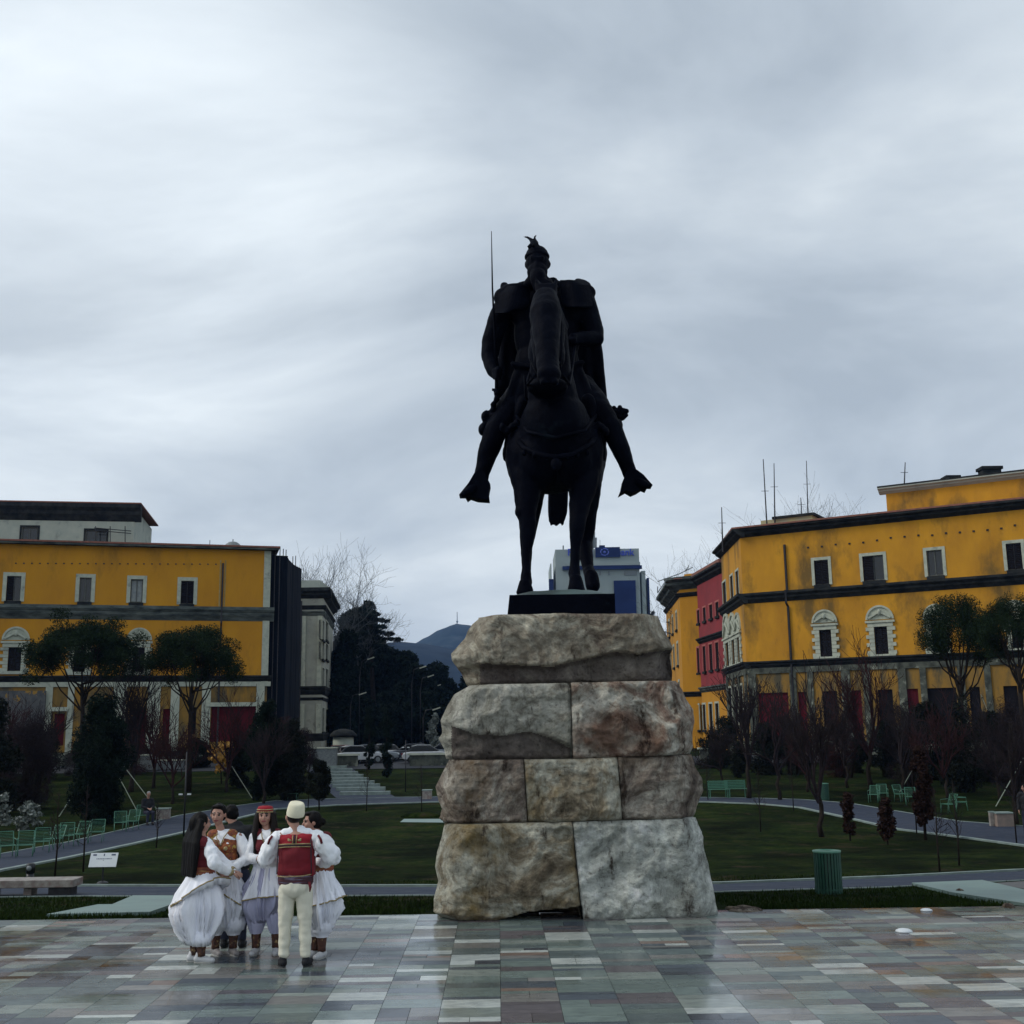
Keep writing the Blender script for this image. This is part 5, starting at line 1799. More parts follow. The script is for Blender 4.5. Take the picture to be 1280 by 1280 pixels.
for a0 in range(4):
    an = a0 * PI / 2 + .5
    mb.tube([(cc.x + 1.5 * math.cos(an + t * .45), YB - .9, cc.z + 1.3 * math.sin(an + t * .45)) for t in range(4)], .22, n=6)
mb.ell((cc.x, YB - .9, cc.z), (.5, .2, .5), n=8, m=6)
mb.build('logo', M('logo_blue', (.08, .12, .5), rough=.5), bt, world=True)
def letters(txt, u0, u1, vb, h_px, Y, mat, parent, name='sign_lettering', depth=.25):
    cu = bpy.data.curves.new('t', 'FONT'); cu.body = txt; cu.size = 1; cu.extrude = .05; cu.offset = .012
    ob = bpy.data.objects.new('t', cu); COL.objects.link(ob)
    dg = bpy.context.evaluated_depsgraph_get(); dg.update()
    me = bpy.data.meshes.new_from_object(ob.evaluated_get(dg))
    bpy.data.objects.remove(ob)
    xs_ = [v.co.x for v in me.vertices]; ys_ = [v.co.y for v in me.vertices]
    p0, p1 = at(u0, vb, Y), at(u1, vb, Y)
    sx = (p1.x - p0.x) / (max(xs_) - min(xs_)); sz = h_px * mpp(Y) / max(ys_)
    org = ORG[parent.name]
    for v in me.vertices:
        v.co = Vector((p0.x + (v.co.x - min(xs_)) * sx, Y - .1 + v.co.z * depth / .05 * -1, p0.z + v.co.y * sz)) - org
    me.name = name
    me.materials.clear(); me.materials.append(mat)
    o = bpy.data.objects.new(name, me); COL.objects.link(o); o.parent = parent; ORG[o.name] = org
    return o
letters('Fibank', 710, 742, 694.5, 8.5, YB - .3, m_sign, bt)
letters('Fibank', 763.5, 793, 694.5, 8.5, YB - .3, m_sign, bt)
# roof antennas cluster
mb = MB()
for (u, v0, v1, w_) in ((738, 672, 687, .5), (741, 663, 687, .7), (743, 665, 685, .5), (745, 672, 687, .6), (739.5, 677, 687, 1.0), (750, 675, 684, .15), (704, 682, 688, .5)):
    a_, b_ = at(u, v1, YB + 3), at(u, v0, YB + 3)
    mb.tube([a_, b_], w_ * .55, n=6)
mb.build('antenna_cluster', m_gsteel, bt, world=True)
# mast on the hill
p = at(571.5, 784, 2500)
t_ = thing('hill_mast', 'thin lattice mast standing on the top of the distant blue hill', 'mast', (p.x, 2500, p.z - 6))
mb = MB(); mb.tube([(0, 0, 0), (0, 0, 6 + at(571.5, 765, 2500).z - p.z)], [1.4, .7], n=6)
mb.build('mast', m_gsteel, t_)
mb = MB(); mb.box((0, 0, 18), (4, 3, 3)); mb.build('dish', m_gsteel, t_)
# ------------------------------------------------------------------ vegetation
def tri_cloud(rng, centers, radii, n, size, aspect=.35, flat=1.0, shell=.0, droop=0.0):
    """n small leaf quads spread through ellipsoid clumps -> V (4n,3), F (n,4)"""
    centers = np.array(centers, float); radii = np.array(radii, float)
    if radii.ndim == 1: radii = np.stack([radii, radii, radii * flat], 1)
    w = radii.prod(1) ** (2 / 3.); w /= w.sum()
    idx = rng.choice(len(centers), n, p=w)
    d = rng.normal(size=(n, 3)); d /= np.linalg.norm(d, axis=1)[:, None]
    r_ = (shell + (1 - shell) * rng.rand(n) ** .45)[:, None]
    P = centers[idx] + d * r_ * radii[idx]
    a = rng.normal(size=(n, 3)); a[:, 2] -= droop; a /= np.linalg.norm(a, axis=1)[:, None]
    b = np.cross(a, rng.normal(size=(n, 3))); b /= np.linalg.norm(b, axis=1)[:, None]
    s = size * (.6 + .8 * rng.rand(n))[:, None]
    V = np.stack([P - a * s, P + b * s * aspect, P + a * s, P - b * s * aspect], 1).reshape(-1, 3)
    Fq = np.arange(4 * n).reshape(-1, 4)
    return V, Fq

def branches(rng, base, dirv, length, r0, depth, spread=.6, up=.25, kids=3, shrink=.68, minr=.006, segs=3, out=None, tips=None, first=.35, jitter=.18):
    """recursive limb skeleton: list of (pts, radii)"""
    if out is None: out = []
    if tips is None: tips = []
    pts = [Vector(base)]
    d = Vector(dirv).normalized()
    rad = [r0]
    r1 = max(minr, r0 * (.55 if depth > 0 else .25))
    for i in range(segs):
        d = (d + Vector(rng.normal(0, jitter, 3)) + Vector((0, 0, up * .3))).normalized()
        pts.append(pts[-1] + d * length / segs)
        rad.append(r0 + (r1 - r0) * (i + 1) / segs)
    out.append((pts, rad))
    if depth > 0:
        for k in range(kids):
            t = first + (1 - first) * (k + .6 * rng.rand()) / kids
            t = min(.999, t)
            i = min(segs - 1, int(t * segs)); f_ = t * segs - i
            p = pts[i].lerp(pts[i + 1], f_)
            ax = (pts[i + 1] - pts[i]).normalized()
            s_ = ax.orthogonal().normalized()
            s_ = Quaternion(ax, rng.rand() * 2 * PI) @ s_
            nd_ = (ax * (1 - spread) + s_ * spread + Vector((0, 0, up))).normalized()
            branches(rng, p, nd_, length * shrink * (.8 + .4 * rng.rand()), max(minr, rad[i] * .6), depth - 1, spread, up, kids, shrink, minr, max(2, segs - 1), out, tips, .25, jitter)
    else:
        tips.append(pts[-1])
    return out, tips

def limb_mesh(name, limbs, mat, parent, n=5, nthin=3, thin=.02):
    mb = MB()
    for pts, rad in limbs:
        mb.tube(pts, rad, n=n if rad[0] > thin else nthin, cap=False)
    return mb.build(name, mat, parent, smooth=True)

def bare_tree(loc, h, seed, mat, label, group=None, name='bare_tree', depth=3, spread=.5, trunk=.35, r0=None, kids=4, up=.25, length=None, cat='tree', leaves=None, minr=.006, lean=(0, 0, 1), shrink=.68, jitter=.18):
    rng = np.random.RandomState(seed)
    t = thing(name, label, cat, loc, group=group)
    r0 = r0 or h * .018
    th_ = h * trunk
    pts = [Vector((0, 0, -.15))]; rr = [r0 * 1.25]
    L_ = Vector(lean)
    for i in range(1, 5):
        pts.append(Vector((rng.normal(0, r0 * .6), rng.normal(0, r0 * .6), 0)) + L_ * (th_ * i / 4)); rr.append(r0 * (1.1 - .08 * i))
    mb = MB(); mb.tube(pts, rr, n=7, cap=True); mb.build('trunk', m_bark, t, smooth=True)
    length = length or (h - th_) * .52
    limbs, tips = [], []
    for k in range(kids + 1):
        an = 2 * PI * k / (kids + 1) + rng.rand()
        s = spread * (0.15 if k == 0 else 1)
        d = Vector((math.cos(an) * s, math.sin(an) * s, 1 - s * .5))
        branches(rng, pts[-1] - Vector((0, 0, th_ * .25 * rng.rand() * (k > 0))), d, length * (1.15 if k == 0 else 1), r0 * .7, depth, spread, up, kids, shrink, minr, 3, limbs, tips, jitter=jitter)
    limb_mesh('crown', limbs, mat, t, n=4)
    if leaves:
        lm, cnt, sz = leaves
        V, Fq = tri_cloud(rng, [tuple(p) for p in tips], np.full(len(tips), h * .045), cnt, sz, aspect=.6)
        raw_mesh('foliage', V, Fq, lm, t)
    return t

def umbrella_pine(loc, h, crown_w, crown_h, seed, label, lean=0.0, n=42000):
    rng = np.random.RandomState(seed)
    t = thing('stone_pine', label, 'tree', loc, group='stone pines in front of the palaces')
    crown_w *= 1.14; crown_h *= 1.05
    zc = h - crown_h
    pts = [Vector((0, 0, -.2)), Vector((lean * .2, 0, zc * .35)), Vector((lean * .55, .1, zc * .7)), Vector((lean, 0, zc * .98))]
    r0 = h * .014
    mb = MB(); mb.tube(pts, [r0 * 1.2, r0, r0 * .9, r0 * .75], n=9); mb.build('trunk', m_bark, t, smooth=True)
    limbs, cents, rads = [], [], []
    nl = 15
    for k in range(nl):
        an = 2 * PI * k / nl * 2.4
        rr = crown_w / 2 * (.25 + .62 * (k / nl) ** .6)
        zt = zc + crown_h * (.78 - .62 * (rr / (crown_w / 2)) ** 2.0) + rng.normal(0, crown_h * .05)
        end = Vector((lean + rr * math.cos(an), rr * math.sin(an), zt))
        st_ = pts[2].lerp(pts[3], rng.rand())
        mid = st_.lerp(end, .5) + Vector((0, 0, -crown_h * .12))
        limbs.append(([st_, mid, end], [r0 * .42, r0 * .28, r0 * .1]))
        for j in range(3):
            e2 = end + Vector(rng.normal(0, crown_w * .09, 3)) * Vector((1, 1, .5)).length / 1.5
            limbs.append(([mid.lerp(end, .4 + .2 * j), mid.lerp(e2, .75), e2], [r0 * .18, r0 * .12, r0 * .05]))
            cents.append(tuple(e2)); rads.append((crown_w * .10, crown_w * .10, crown_h * .15))
        cents.append(tuple(end)); rads.append((crown_w * .13, crown_w * .13, crown_h * .17))
    for k in range(26):
        an = rng.rand() * 2 * PI; q = rng.rand() ** .5
        rr = crown_w / 2 * .86 * q
        cents.append((lean + rr * math.cos(an), rr * math.sin(an), zc + crown_h * (.86 - .55 * q ** 2.4) + rng.normal(0, crown_h * .04)))
        rads.append((crown_w * (.09 + .05 * rng.rand()),) * 2 + (crown_h * .15,))
    limb_mesh('limb', limbs, m_bark, t, n=5)
    V, Fq = tri_cloud(rng, cents, rads, n, crown_w * .0115, aspect=.32, shell=.05)
    raw_mesh('crown', V, Fq, m_pine, t)
    return t

LEAFK = 2.2
def leafy(loc, h, w, seed, label, mat, n=5000, size=.12, name='shrub', cat='shrub', group=None, shape='round', stem=.12, clumps=26, aspect=.45, stems=1, wy=None):
    rng = np.random.RandomState(seed)
    t = thing(name, label, cat, loc, group=group)
    wy = wy or w
    cents, rads = [], []
    for k in range(clumps):
        q = rng.rand()
        z = h * (stem + (1 - stem) * q)
        if shape == 'cone': env = (1 - q) ** .8 * .95 + .05
        elif shape == 'column': env = math.sin(PI * min(1, q * .9 + .08)) ** .5
        else: env = math.sqrt(max(.05, 1 - (2 * q - .85) ** 2)) if q < .93 else .45
        an = rng.rand() * 2 * PI; rr = rng.rand() ** .5 * .72 * env
        cents.append((w / 2 * rr * math.cos(an), wy / 2 * rr * math.sin(an), z))
        rr2 = (w * (.16 + .10 * rng.rand())) * (.5 + .5 * env)
        rads.append((rr2, rr2, min(h * .13, rr2 * 1.2)))
    mb = MB()
    for k in range(stems):
        o = Vector((rng.normal(0, w * .08), rng.normal(0, w * .08), 0)) if stems > 1 else Vector()
        mb.tube([o + Vector((0, 0, -.1)), o * 1.5 + Vector((rng.normal(0, w * .03), 0, h * .45)), o * 1.5 + Vector((0, 0, h * .85))], [max(.02, h * .02), h * .012, .01], n=5)
    for c_ in cents[::2]:
        mb.tube([(0, 0, c_[2] * .6), (c_[0] * .6, c_[1] * .6, c_[2] * .85), c_], [.018, .012, .006], n=3, cap=False)
    mb.build('trunk', m_bark, t, smooth=True)
    if mat in (m_yleaf, m_wleaf, m_paletwig): kk = 1.0
    else: kk = LEAFK
    V, Fq = tri_cloud(rng, cents, rads, int(n * kk), size / kk ** .55, aspect=aspect, shell=.1)
    raw_mesh('crown', V, Fq, mat, t)
    return t

def gp(u, v):
    return ground(u, v)
def hgt(u, vt, Y):
    """height above ground of picture row vt at depth Y"""
    return at(u, vt, Y).z - terr(Y)

# stone pines
p = gp(236, 990); print('pine2', p, hgt(236, 783, p.y))
umbrella_pine(p, hgt(236, 783, p.y), 112 * mpp(p.y), 72 * mpp(p.y), 11, 'stone pine with a flat domed crown, nearest the scaffold end of the left palace', lean=-.1)
p = gp(100, 992)
umbrella_pine(p, hgt(95, 776, p.y), 124 * mpp(p.y), 72 * mpp(p.y), 12, 'stone pine with a broad lopsided crown above the dark conifer on the left', lean=-.25, n=46000)
p = gp(1211, 982)
umbrella_pine(p, hgt(1205, 738, p.y), 92 * mpp(p.y), 98 * mpp(p.y), 13, 'stone pine with a dense tall crown in front of the right palace', n=46000)
p = gp(1288, 990)
umbrella_pine(p, hgt(1280, 742, p.y), 90 * mpp(p.y), 85 * mpp(p.y), 14, 'stone pine cut off by the right edge of the photo')

# dense winter undergrowth in front of both palaces
def thickets():
    k = 0
    for (u, vb, vt, w_, lab) in ((-10, 985, 905, 70, 'dark brown undergrowth bush leftmost below the annexe'), (52, 975, 915, 60, 'dark brown undergrowth bush under the pale doorway'), (100, 970, 925, 50, 'dark undergrowth bush behind the big conifer'), (160, 968, 915, 60, 'reddish undergrowth bush between the conifer and the yellow-leaved shrub'), (200, 962, 925, 56, 'dark undergrowth bush under the dark red doors'), (245, 960, 925, 50, 'dark undergrowth bush right of the second stone pine trunk'), (315, 962, 918, 60, 'dark undergrowth bush in front of the broad red doorway'), (352, 975, 900, 50, 'dark undergrowth bush at the foot of the netted scaffold'), (378, 965, 915, 40, 'dark undergrowth bush at the foot of the cream building'),
            (910, 955, 900, 46, 'dark undergrowth bush at the corner of the right palace'), (990, 968, 895, 56, 'dark brown undergrowth bush under the shuttered ground windows'), (1050, 972, 890, 60, 'dark brown undergrowth bush between the two balconies'), (1135, 985, 880, 64, 'dark brown undergrowth bush left of the dense stone pine'), (1205, 990, 880, 66, 'dark brown undergrowth bush behind the stone pine trunk'), (1270, 995, 880, 60, 'dark brown undergrowth bush rightmost in the garden')):
        k += 1
        p = ground(u, vb)
        leafy(p, at(u, vt, p.y).z - terr(p.y), w_ * mpp(p.y), 300 + k, lab, m_twigr if k % 4 == 0 else m_twig if k % 2 else m_bush, n=3600, size=.22 if k % 2 or k % 4 == 0 else .12, name='bush', cat='bush', group='winter undergrowth before the palaces', clumps=34, aspect=.07 if (k % 2 or k % 4 == 0) else .4, stem=.02, stems=5)

# conifers and shrubs left
def place(fn, u, vb, vt, wpx, *a, **k):
    p = gp(u, vb)
    return fn(p, hgt(u, vt, p.y), wpx * mpp(p.y), *a, **k)
thickets()
place(leafy, 122, 1030, 878, 78, 21, 'dark green bushy conifer below the broad stone pine', m_conif, n=16000, size=.13, name='conifer', cat='tree', clumps=60, stem=.03, aspect=.3)
place(leafy, 30, 1012, 900, 84, 22, 'dark purplish brown thicket at the left edge of the garden', m_twig, n=7000, size=.22, clumps=50, aspect=.06, stem=.02, stems=9)
place(leafy, -20, 1020, 880, 90, 23, 'dark thicket running out of the left edge of the photo', m_bush, n=7000, size=.16, clumps=50, stem=.02)
place(leafy, 330, 1000, 880, 50, 24, 'tall dark bush in front of the netted scaffold', m_conif, n=9000, size=.13, clumps=50, stem=.02, aspect=.3)
place(leafy, 362, 1000, 905, 46, 25, 'dark leafy bush right of the scaffold foot', m_bush, n=6500, size=.13, clumps=40, stem=.02)
place(leafy, 300, 985, 925, 44, 32, 'low dark bush between the yellow-leaved shrub and the scaffold', m_bush, n=4500, size=.13, clumps=30, stem=.02)
place(leafy, 399, 1013, 955, 34, 26, 'small dark round-headed tree beside the garden stair', m_bush, n=3800, size=.09, name='small_tree', cat='tree', clumps=26, stem=.22)
place(leafy, 277, 980, 928, 46, 27, 'shrub with yellow autumn leaves in front of the left palace', m_yleaf, n=420, size=.13, clumps=14, stem=.35, aspect=.6)
place(leafy, 33, 1038, 1003, 36, 28, 'white-flowering shrub behind the green chairs on the left', m_wleaf, n=900, size=.09, clumps=22, stem=.05, aspect=.6)
place(leafy, 4, 1032, 990, 26, 29, 'small pale-leaved shrub at the left edge behind the chairs', m_wleaf, n=420, size=.09, clumps=14, stem=.05, aspect=.6)
for i, (u, vb, vt, w_, s_, lab, mt) in enumerate((
        (192, 985, 862, 44, 41, 'reddish bare tree between the two stone pines', m_twigr),
        (163, 990, 815, 70, 42, 'bare spreading tree left of the reddish one', m_twig),
        (283, 990, 872, 44, 43, 'reddish bare tree in front of the big dark red doorway', m_twigr),
        (58, 1000, 880, 50, 44, 'bare thin tree in front of the grey annexe', m_twig),
        (10, 1000, 872, 60, 45, 'bare tree in front of the annexe at the left edge', m_twigr),
        (215, 1005, 900, 34, 46, 'low bare shrub right of the dark conifer', m_twigr),
        (330, 1005, 900, 30, 47, 'thin bare sapling before the dark bush of the scaffold', m_twig))):
    p = gp(u, vb)
    bare_tree(p, hgt(u, vt, p.y), s_, mt, lab, group='bare winter trees of the garden', depth=3, spread=.45, trunk=.22, kids=4, minr=.012)
# right-hand trees
for i, (u, vb, vt, s_, lab, mt, sp) in enumerate((
        (902, 985, 905, 51, 'bare shrub just right of the rock pedestal', m_twig, .5),
        (936, 998, 838, 52, 'slim bare tree in front of the right palace corner', m_twig, .3),
        (975, 1000, 862, 53, 'bare tree before the first dark red doorway of the right palace', m_twig, .42),
        (1028, 1046, 862, 54, 'tall slim sapling rising from the lawn edge right of the bin', m_twig, .3),
        (1090, 985, 815, 55, 'tall bare tree reaching the round-headed windows of the right palace', m_twigr, .4),
        (1130, 990, 870, 56, 'bare tree left of the brown columnar tree', m_twig, .45),
        (1185, 1000, 880, 57, 'bare tree just left of the dense stone pine trunk', m_twigr, .45),
        (1250, 1000, 880, 58, 'bare tree between the two stone pines on the right', m_twig, .45),
        (1060, 985, 880, 59, 'bare tree behind the bench with green slats', m_twig, .5),
        (1010, 990, 900, 60, 'low bare tree left of the far green bin', m_twigr, .5),
        (1272, 1030, 900, 61, 'bare tree at the right edge beside the kiosk box', m_twig, .4))):
    p = gp(u, vb)
    bare_tree(p, hgt(u, vt, p.y), s_, mt, lab, group='bare winter trees of the garden', depth=3, spread=sp, trunk=.28, kids=4, minr=.012)
for i, (u, vb, vt, w_, s_, lab, shp, mt, n_) in enumerate((
        (1157, 1050, 935, 28, 71, 'tall columnar tree with dense dead brown leaves', 'column', m_brownleaf, 3000),
        (1063, 1051, 985, 18, 72, 'small columnar tree with dead brown leaves right of the near bin', 'column', m_brownleaf, 800),
        (1110, 1056, 1000, 24, 73, 'small wide tree with dead brown leaves between two columnar ones', 'column', m_brownleaf, 700),
        (484, 972, 880, 19, 74, 'tallest dark slender cypress in front of the parked cars', 'column', m_conif, 3800),
        (461, 962, 885, 16, 75, 'dark slender cypress beside the garden stair', 'column', m_conif, 3000),
        (892, 960, 915, 44, 76, 'clipped dark bush at the foot of the yellow pavilion', 'round', m_bush, 3000),
        (960, 968, 905, 60, 77, 'wide dark bush below the first red doorway on the right', 'round', m_bush, 5000),
        (1040, 962, 930, 34, 78, 'rounded dark clipped bush before the right palace plinth', 'round', m_bush, 2600),
        (1075, 966, 925, 30, 79, 'oval dark bush right of the rounded clipped one', 'round', m_bush, 2600),
        (1110, 972, 905, 44, 80, 'dark bush behind the two small brown-leaved trees', 'round', m_bush, 4000),
        (1165, 975, 885, 90, 81, 'broad dark thicket in front of the right palace', 'round', m_bush, 10000),
        (1245, 978, 890, 90, 82, 'broad dark thicket near the right edge of the photo', 'round', m_bush, 10000),
        (1005, 964, 925, 30, 83, 'small dark bush left of the rounded clipped one', 'round', m_bush, 2400),
        (925, 972, 930, 26, 84, 'small dark bush by the palace corner', 'round', m_bush, 2200))):
    shape = 'round' if shp == 'round' else 'column'
    place(leafy, u, vb, vt, w_, s_, lab, mt, n=n_, size=.13 if shp == 'round' else .10, shape=shape, name='tree' if shp == 'column' else 'bush', cat='tree' if shp == 'column' else 'bush', stem=.14 if mt is m_brownleaf else .03, clumps=34, aspect=.4)
# dark mound at the foot of small tree
# far dark park trees at the boulevard
def big_tree(u, Y, vt, wpx, seed, label, mat=None, n=9000, size=.55, shape='round', clumps=60, stem=.12, name='park_tree'):
    p = onY(u, Y)
    h_ = hgt(u, vt, Y)
    return leafy(p, h_, wpx * mpp(Y), seed, label, mat or m_conif, n=n, size=size, name=name, cat='tree', group='dark park trees by the boulevard', shape=shape, clumps=clumps, stem=stem, aspect=.4)
big_tree(438, 190, 770, 70, 91, 'dark evergreen behind the cream building', n=14000)
big_tree(458, 185, 752, 62, 92, 'tall layered dark cedar with a ragged top', n=9000, shape='cone', clumps=46, stem=.05)
big_tree(470, 200, 800, 62, 93, 'dark evergreen right of the layered cedar', n=12000)
big_tree(508, 178, 822, 66, 94, 'broad dark evergreen in the middle of the gap', n=14000)
big_tree(545, 188, 838, 60, 95, 'dark evergreen touching the rock pedestal on the left', n=12000)
big_tree(425, 150, 850, 46, 96, 'dark lower tree beside the round kiosk', n=9000)
big_tree(490, 165, 870, 70, 97, 'low dark evergreen behind the parked cars', n=12000)
big_tree(540, 165, 872, 60, 98, 'low dark evergreen behind the statue fountain', n=10000)
big_tree(450, 160, 880, 60, 99, 'low dark evergreen right of the round kiosk', n=10000)
big_tree(590, 190, 845, 70, 100, 'dark evergreen mostly behind the rock pedestal', n=8000)
big_tree(822, 300, 762, 14, 101, 'hazy distant tree between the bank tower and the pavilion', mat=m_paletwig, n=2000, size=.5)
big_tree(432, 155, 795, 52, 102, 'tall dark evergreen close beside the cream building', n=12000)
big_tree(520, 170, 838, 70, 103, 'dense dark evergreen in front of the middle one', n=12000)
big_tree(488, 182, 806, 56, 104, 'dark evergreen below the cedar arms', n=11000)
big_tree(655, 170, 850, 70, 105, 'dark evergreen straight behind the rock pedestal', n=7000)
big_tree(740, 185, 850, 80, 106, 'dark evergreen behind the pedestal on the tower side', n=7000)
big_tree(800, 165, 865, 60, 107, 'low dark evergreen behind the pedestal beside the pavilion', n=6000)
# cedar arms
p = onY(470, 176)
t_ = thing('cedar', 'dark cedar with drooping horizontal branches against the sky', 'tree', p, group='dark park trees by the boulevard')
rng = np.random.RandomState(3)
mb = MB(); hh = hgt(465, 757, 176); mb.tube([(0, 0, 0), (-.8, 0, hh * .6), (-1.6, 0, hh)], [.5, .3, .05], n=7); mb.build('trunk', m_bark, t_, smooth=True)
cents, rads = [], []
for k in range(26):
    z = hh * (.55 + .45 * k / 26); an = k * 2.4
    R_ = (hh - z) * .55 + 1.2
    for q in (.35, .7, 1.0):
        cents.append((-1.5 * z / hh + R_ * q * math.cos(an) * 1.15, R_ * q * math.sin(an), z - q * .5)); rads.append((1.0, 1.0, .28))
V, Fq = tri_cloud(rng, cents, rads, 6500, .34, aspect=.35); raw_mesh('crown', V, Fq, m_conif, t_)
# pale bare tree tops
for (u, Y, vt, s_, lab, dep, spd) in ((425, 170, 716, 111, 'tall pale bare tree above the cream building', 4, .55), (447, 175, 738, 112, 'pale bare tree leaning to the right of the tall one', 4, .55), (392, 165, 708, 113, 'pale bare tree top behind the cream building roof', 4, .5)):
    p = onY(u, Y)
    bare_tree(p, hgt(u, vt, Y), s_, m_paletwig, lab, group='pale bare trees by the boulevard', depth=dep, spread=spd, trunk=.42, kids=4, minr=.013, r0=.22, jitter=.22)
for (u, Y, vt, s_, lab) in ((1045, 140, 645, 114, 'pale bare tree top just showing over the right palace roof'), (1072, 142, 647, 115, 'second bare tree top over the roof, nearer the attic'), (893, 150, 700, 116, 'bare tree top behind the pavilion and the palace corner')):
    p = onY(u, Y)
    bare_tree(p, hgt(u, vt, Y), s_, m_paletwig, lab, group='bare tree tops over the right palace', depth=4, spread=.5, trunk=.4, kids=4, minr=.010, r0=.18)
# young staked saplings on the lawn: thin stem plus a stake
def sapling(u, vb, vt, seed, lab):
    p = gp(u, vb); h_ = hgt(u, vt, p.y)
    t = thing('sapling', lab, 'tree', p, group='slim young trees on the lawn')
    rng = np.random.RandomState(seed)
    mb = MB(); mb.tube([(0, 0, -.05), (rng.normal(0, .02), 0, h_ * .4), (rng.normal(0, .03), 0, h_ * .75), (0, 0, h_)], [.026, .02, .012, .005], n=5); mb.build('trunk', m_bark, t, smooth=True)
    limbs = []
    for k in range(16):
        z = h_ * (.3 + .65 * k / 16); an = rng.rand() * 6.28; L_ = h_ * .16 * (1.1 - z / h_)
        d = Vector((math.cos(an), math.sin(an), 1.1))
        branches(rng, (0, 0, z), d, L_ * 1.6, .009, 1, .5, .3, 3, .6, .004, 2, limbs, [])
    limb_mesh('crown', limbs, m_twig, t, n=3)
    return t
sapling(68, 1098, 985, 1, 'slim dark sapling standing behind the left end of the marble bench')
sapling(104, 1090, 980, 2, 'slim sapling just left of the white information panel')
sapling(195, 1060, 1000, 3, 'thin sapling on the path edge near the seated man')
sapling(951, 1040, 960, 4, 'thin sapling on the lawn left of the pair of trees')
sapling(992, 1014, 940, 5, 'thin sapling by the bend of the curving path')
sapling(1175, 1091, 985, 6, 'slim sapling standing on the lawn near the right slab')
sapling(1199, 1082, 975, 7, 'slim leaning sapling right of the one near the slab')
sapling(1271, 1055, 930, 8, 'thin sapling by the path at the right edge')
sapling(527, 1020, 955, 9, 'thin sapling on the small earth mound in the lawn')
sapling(458, 1014, 950, 10, 'thin sapling at the foot of the stepped path')
sapling(1146, 1042, 960, 12, 'thin sapling beside the tall brown-leaved tree')
sapling(885, 1000, 930, 13, 'thin sapling just right of the pedestal by the path')
sapling(385, 1010, 955, 14, 'thin sapling left of the small round-headed tree')

# pale support stakes for trees
def stake(a, b, lab, Y=None):
    pa = gp(*a); pb = at(b[0], b[1], pa.y + .4)
    t = thing('support_stake', lab, 'stake', pa, group='pale slanting tree stakes')
    mb = MB(); mb.tube([(0, 0, -.1), pb - pa], [.022, .018], n=5); mb.build('pole', m_wood, t)
    mb = MB(); mb.tube([(pb - pa) * .96 + Vector((-.06, 0, 0)), (pb - pa) * .96 + Vector((.06, 0, 0))], .03, n=5); mb.build('strap', m_steel, t)
stake((72, 1021), (96, 986), 'pale stake leaning right, behind the left row of chairs')
stake((173, 1014), (148, 970), 'pale stake leaning left beside the seated man')
stake((197, 1010), (155, 958), 'long thin stake behind the seated man')
stake((1123, 990), (1152, 942), 'pale stake leaning right behind the green benches')
stake((1243, 1008), (1281, 944), 'long pale stake at the right edge above the kiosk box')
stake((1271, 905 + 70), (1226, 868), 'stake leaning left in front of the right stone pine')
stake((318, 1000), (290, 958), 'stake leaning left near the yellow-leaved shrub')

# small earth mound and patch
p = gp(527, 1021)
mb = MB(); mb.ell((0, 0, 0), (.95, .7, .22), n=20, m=10); o = mb.build('earth_mound', m_lawn, None, smooth=True); o.location = p; tag(o, 'low dark mound of earth round the thin sapling in the lawn', 'mound')
p = gp(560, 1026)
sheet('path', [(500, 1028), (600, 1029)], [(505, 1024), (600, 1024)], m_conc, label='pale worn strip on the lawn by the pedestal')

# grass blades, near part of the lawns
rng = np.random.RandomState(77)
N = 52000
y = 16.8 + (rng.rand(N) ** 1.5) * 10
x = (rng.rand(N) - .5) * 2 * (y * .50 + 1)
keep = np.ones(N, bool)
zt_ = np.array([terr(a) for a in y])
# picture row of every blade -> keep off the path and the slabs
def pix(P):
    X, Y_, Z = P[:, 0], P[:, 1], P[:, 2] - EYE
    fw = Y_ * CT + Z * ST; up_ = -Y_ * ST + Z * CT
    a = X / fw * F; b = up_ / fw * F
    du = a * math.cos(ROLL) - b * math.sin(ROLL); dv = a * math.sin(ROLL) + b * math.cos(ROLL)
    return 640 + du, 640 - dv
U, Vv = pix(np.stack([x, y, zt_], 1))
nearv = np.interp(U, [p[0] for p in FN], [p[1] for p in FN]); farv = np.interp(U, [p[0] for p in FF], [p[1] for p in FF])
keep &= ~((Vv < nearv + 2) & (Vv > farv - 2))
rn = np.interp(U, [p[0] for p in RN], [p[1] for p in RN])
keep &= Vv > rn + 2
def inpoly(U, V_, poly):
    inside = np.zeros(len(U), bool)
    n = len(poly)
    for i in range(n):
        x1, y1 = poly[i]; x2, y2 = poly[(i + 1) % n]
        c_ = ((y1 > V_) != (y2 > V_)) & (U < (x2 - x1) * (V_ - y1) / (y2 - y1 + 1e-9) + x1)
        inside ^= c_
    return inside
for poly in ([(50, 1148), (120, 1133), (140, 1133), (166, 1121.5), (250, 1121.5), (190, 1146)], [(1136, 1106), (1228, 1102), (1420, 1110), (1420, 1133), (1295, 1137), (1186, 1120)]):
    keep &= ~inpoly(U, Vv, poly)
keep &= ~((x > pcx - 2.3) & (x < pcx + 2.3) & (y < 22.6))
x, y, zt_ = x[keep], y[keep], zt_[keep]
n = len(x)
hb = .03 + .05 * rng.rand(n) * (1 + .6 * np.sin(x * 1.3) * np.cos(y * 1.7))
an = rng.rand(n) * 2 * PI; wv = .008 + .006 * rng.rand(n)
dxl, dyl = np.cos(an) * wv, np.sin(an) * wv
lx, ly = rng.normal(0, .02, n), rng.normal(0, .02, n)
V = np.stack([np.stack([x - dxl, y - dyl, zt_ - .01], 1), np.stack([x + dxl, y + dyl, zt_ - .01], 1), np.stack([x + lx, y + ly, zt_ + hb], 1)], 1).reshape(-1, 3)
